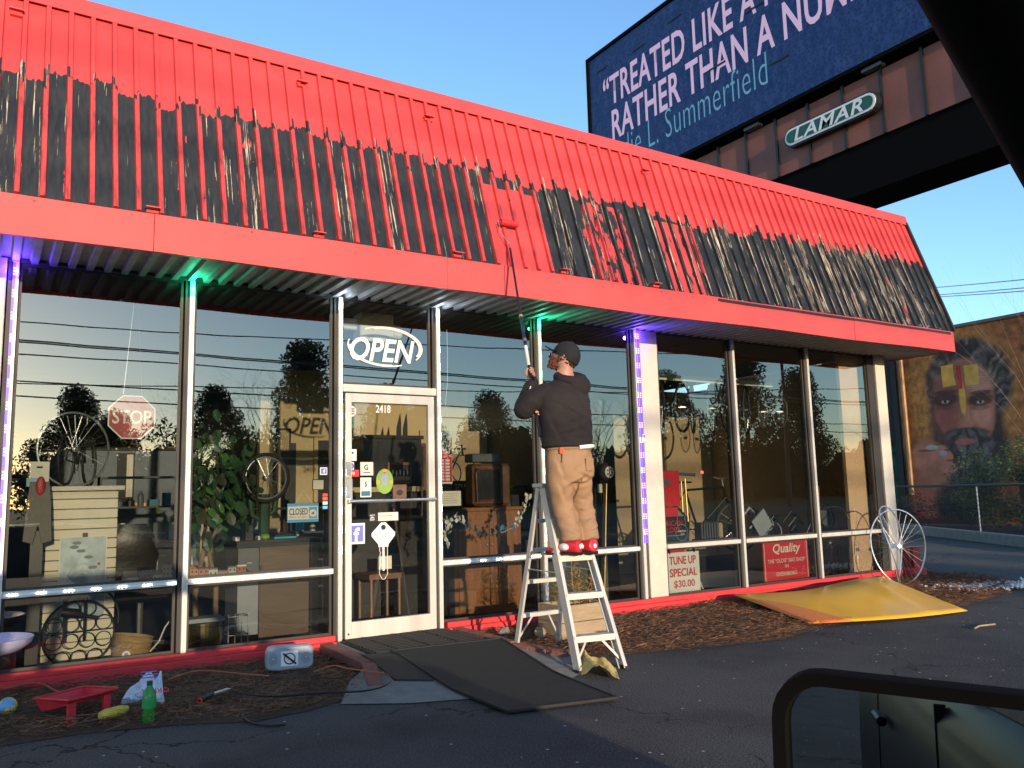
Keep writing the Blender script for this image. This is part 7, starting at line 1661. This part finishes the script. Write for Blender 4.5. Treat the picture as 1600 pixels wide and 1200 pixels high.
# hands: palm, four fingers curled round the pole, thumb
def hand(c, pole, back, label=None):
    pole = pole.normalized(); back = (back-pole*back.dot(pole)).normalized(); side = pole.cross(back)
    mb = MB(); pc2 = c+back*.030; mb.blob(pc2, .036, 12, 9, (1,1,1)); o = mb
    for v_i in range(len(mb.v)):
        v = V(mb.v[v_i])-pc2; a_, b_, c_2 = v.dot(pole), v.dot(back), v.dot(side); mb.v[v_i] = tuple(pc2+pole*a_*1.15+back*b_*.55+side*c_2*.95)
    h = mb.smooth().build('hand', M['skin'], pe)
    for i, L in enumerate((.92,1.0,.95,.8)):
        base = c+pole*(.030-.0195*i)+back*.034; pts = []
        for k_ in range(7):
            t = R(-28+L*34*k_); pts.append(c+pole*(.030-.0195*i)+(side*math.sin(t)*-1+back*math.cos(t))*(.0255+.002))
        MB().tube([base-side*-.012]+pts, [.0095]+[.0092,.009,.0088,.0085,.008,.0072,.006], 8).smooth().build('finger', M['skin'], h)
    MB().tube([pc2+side*.022-pole*.008, c+side*.030+pole*.006, c+side*.020+pole*.022-back*.016, c+side*.004+pole*.034-back*.024], [.012,.011,.009,.007], 8).smooth().build('thumb', M['skin'], h)
hand(handL, pole_dir, (wrL-handL)); hand(handR, pole_dir, (wrR-handR))
# hoodie
hm = MB(); zsec(hm, [(1.548,3.602,-1.600,.196,.132),(1.575,3.600,-1.600,.214,.146),(1.65,3.598,-1.600,.212,.146),(1.74,3.596,-1.597,.216,.147),(1.83,3.596,-1.592,.214,.144),(1.92,3.60,-1.585,.210,.135),(1.98,3.605,-1.578,.188,.118),(2.03,3.615,-1.57,.140,.098),(2.07,3.628,-1.562,.085,.078)])
for pts, rs in (([shL+V((.05,0,-.01)), shL.lerp(elL,.5)+V((-.01,0,.0)), elL, elL.lerp(wrL,.5), wrL, wrL.lerp(handL,.15)],[.092,.088,.080,.066,.052,.046]), ([shR+V((-.03,0,-.02)), shR.lerp(elR,.5)+V((.02,0,0)), elR, elR.lerp(wrR,.5), wrR],[.095,.086,.078,.062,.046])):
    hm.tube(*curve(pts, rs), 16)
def folds(co):
    f = 0
    for (x0, z0, dx, dz, wdt, am) in ((3.48,1.90,1,-.45,.016,.013),(3.50,1.84,1,-.75,.014,.010),(3.55,1.72,1,.35,.016,.010),(3.45,1.64,1,.15,.014,.010),(3.70,1.80,-.5,1,.018,.008),(3.42,1.74,.35,-1,.014,.010),(3.62,1.62,1,-.12,.013,.008)):
        L = math.hypot(dx, dz); d = ((co.x-x0)*dz-(co.z-z0)*dx)/L; t = ((co.x-x0)*dx+(co.z-z0)*dz)/L
        f += am*(-math.exp(-(d/wdt)**2)+.7*math.exp(-((d-.028)/wdt)**2))*math.exp(-((t-.06)/.13)**2)
    f += .003*math.sin(co.z*70+co.x*40)
    return V((co.x, co.y-f if co.y < -1.5 else co.y+f, co.z))
fuse('hoodie', hm, M['hoodie'], .011, 5, folds)
# hem rib, hood lying on the shoulders
hb_ = MB(); 
hb_.ring((3.602,-1.600,1.565),(0.02,0.05,1),.165,.016,34,8,1.20,.82).smooth().build('hoodie_hem', M['hoodie'], pe)
hd_ = MB(); hd_.ring(nk+V((.02,-.035,.01)),(0.1,-.55,1),.088,.036,26,9,1.15,.95,warp=lambda t: .018*math.sin(t+2.4)); hd_.blob(nk+V((.045,-.115,-.055)),.075,14,10,(1.35,.55,1.1)); hd_.smooth().build('hood', M['hoodie'], pe)
# sleeve print
sp_ = MB(); mid = elL.lerp(wrL,.42)
for i in range(26):
    p = mid+V((random.gauss(0,.020)-.015,-.078+random.gauss(0,.003),random.gauss(0,.035))); L = random.uniform(.008,.022); sp_.beam(p-V((L*.3,0,L)), p+V((L*.5,0,L)), .006, .003, (0,1,0))
sp_.build('sleeve_print', M['white'], pe, kind='stuff')
# undershirt strip at the waist
MB().ring((3.625,-1.612,1.545),(-.10,0.05,1),.150,.016,28,8,1.16,.86,a0=R(262),a1=R(335)).smooth().build('shirt_tail', M['white'], pe)
# trousers
tm = MB(); zsec(tm, [(1.555,3.605,-1.603,.176,.122),(1.50,3.605,-1.605,.186,.134),(1.42,3.61,-1.608,.194,.142),(1.35,3.615,-1.608,.194,.135),(1.30,3.618,-1.605,.182,.118)])
for x_, k_, a_ in ((hl.x-.005,kL,aL),(hr.x+.0,kR,aR)):
    tm.tube(*curve([V((x_,-1.605,1.42)), V((x_,-1.60,1.30)), k_+V((0,.0,.0)), k_.lerp(a_,.55), a_+V((-.0,-.0,.03)), a_+V((0,-.01,-.025))],[.103,.103,.085,.078,.082,.078]), 20)
def tfold(co):
    if 1.10 < co.z < 1.34: co = V((co.x-(.012 if co.x > 3.64 else -.0)*1, co.y, co.z))
    f = 0
    for (x0, z0, dx, dz, wdt, am) in ((3.66,1.335,-1,.35,.012,.012),(3.60,1.30,-1,-.5,.013,.012),(3.70,1.30,1,.30,.012,.010),(3.50,1.22,.5,-1,.014,.010),(3.72,1.16,1,-.4,.013,.009),(3.52,1.08,1,.25,.012,.010),(3.70,1.04,1,.3,.012,.010),(3.55,.98,1,-.35,.012,.011),(3.74,.95,-1,-.3,.012,.011),(3.52,.91,1,.4,.011,.012),(3.72,.89,1,-.2,.010,.012),(3.58,.87,1,.1,.010,.010),(3.47,1.40,.3,-1,.012,.010)):
        L = math.hypot(dx, dz); d = ((co.x-x0)*dz-(co.z-z0)*dx)/L; t = ((co.x-x0)*dx+(co.z-z0)*dz)/L
        f += am*(-math.exp(-(d/wdt)**2)+.8*math.exp(-((d-.024)/wdt)**2))*math.exp(-(t/.075)**2)
    f += .003*math.sin(co.z*60-co.x*50)
    return V((co.x, co.y-f, co.z))
tr__ = fuse('trousers', tm, M['pants'], .0095, 4, tfold)
MB().ring((3.605,-1.603,1.540),(0,0.03,1),.150,.010,32,6,1.20,.86).smooth().build('waistband', M['pants'], tr__)
MB().obox((3.69,-1.742,1.425),(.085,.006,.09),(1,.25,0)).build('back_pocket', M['pants'], tr__)
MB().obox((3.475,-1.70,1.525),(.04,.02,.045)).build('orange_tag', M['belt'], pe, bevel=.004)
MB().tube([(3.475,-1.70,1.50),(3.47,-1.70,1.44)],.006,5).build('strap', M['black'], pe)
# shoes
for f_, d in ((fL, V((-.42,.90,0)).normalized()), (fR, V((-.15,1,0)).normalized())):
    sid = d.cross(V((0,0,1))); c = f_+V((0,0,0))
    def sec(t, w2, h0, h1, sh=0):
        t *= 1.12; w2 *= 1.28; h1 = h0+(h1-h0)*1.22
        return [c+d*t+sid*(math.cos(a)*w2)+V((0,0,h0+(h1-h0)*(.5+.5*math.sin(a)))) for a in np.linspace(0, 2*math.pi, 13)[:-1]]
    up_ = loft([sec(-.085,.020,.018,.060), sec(-.075,.036,.012,.100), sec(-.03,.042,.012,.110), sec(.03,.044,.012,.085), sec(.09,.047,.012,.062), sec(.135,.042,.012,.052), sec(.165,.02,.014,.035)]).smooth(); shoe = up_.build('shoe', M['shoered'], pe)
    loft([sec(-.088,.024,0,.020), sec(-.07,.044,0,.026), sec(.02,.049,0,.026), sec(.10,.052,0,.022), sec(.15,.042,0,.016), sec(.172,.02,0,.014)]).smooth().build('sole', M['black'], shoe)
    for s_ in (-1, 1): MB().blob(c+d*.015+sid*(.044*s_)+V((0,0,.062)),.050,14,8,(.55,1.0,.55)).smooth().build('white_panel', M['shoewhite'], shoe)
    MB().blob(c-d*.078+V((0,0,.062)),.030,12,8,(1.0,.7,.85)).smooth().build('heel_panel', M['shoewhite'], shoe)
# ------------------------------------------------------------------ roller on its pole
rp_ = thing('roller_pole', 'long extension pole with a red paint roller held up against the roof', 'roller pole', handR)
rend = handL+pole_dir*((P(797,388,1,-0.80)-handL).length); low_ = handR-pole_dir*.20
mid1 = handL+pole_dir*.30; mid2 = handL+pole_dir*.55
MB().tube([low_, mid1], .0125, 10).build('lower_tube', M['black'], rp_); MB().tube([handL+pole_dir*.07, handL+pole_dir*.26], .0132, 10).build('pole_label', M['offwhite'], rp_)
MB().tube([mid1, mid1+pole_dir*.03], .017, 10).build('twist_lock', M['dgrey'], rp_); MB().tube([mid1, mid2], .011, 10).build('middle_tube', mat('navy_tube',(0.01,.02,.05),.3), rp_)
MB().tube([mid2, mid2+pole_dir*.02], .015, 10).build('collar', M['gold'], rp_); MB().tube([mid2, rend], .009, 8).build('upper_tube', M['black'], rp_)
rk = P(795,352,1,-0.70); tl0 = (rk.z-ZE)/(ZR-ZE); rk = V((rk.x, YE+(YR-YE)*tl0, rk.z))+sn*.058
MB().tube([rend, rend+pole_dir*.05, rk+V((-.10,-.02,-.10)), rk+V((-.105,0,0)), rk+V((-.08,0,0))], .004, 6).build('wire_frame', M['steel'], rp_)
MB().tube([rk-V((.085,0,0)), rk+V((.085,0,0))], .028, 14).build('roller_sleeve', mat('wet_red_roller',(.66,.03,.03),.35,bump=.4,bscale=60), rp_)
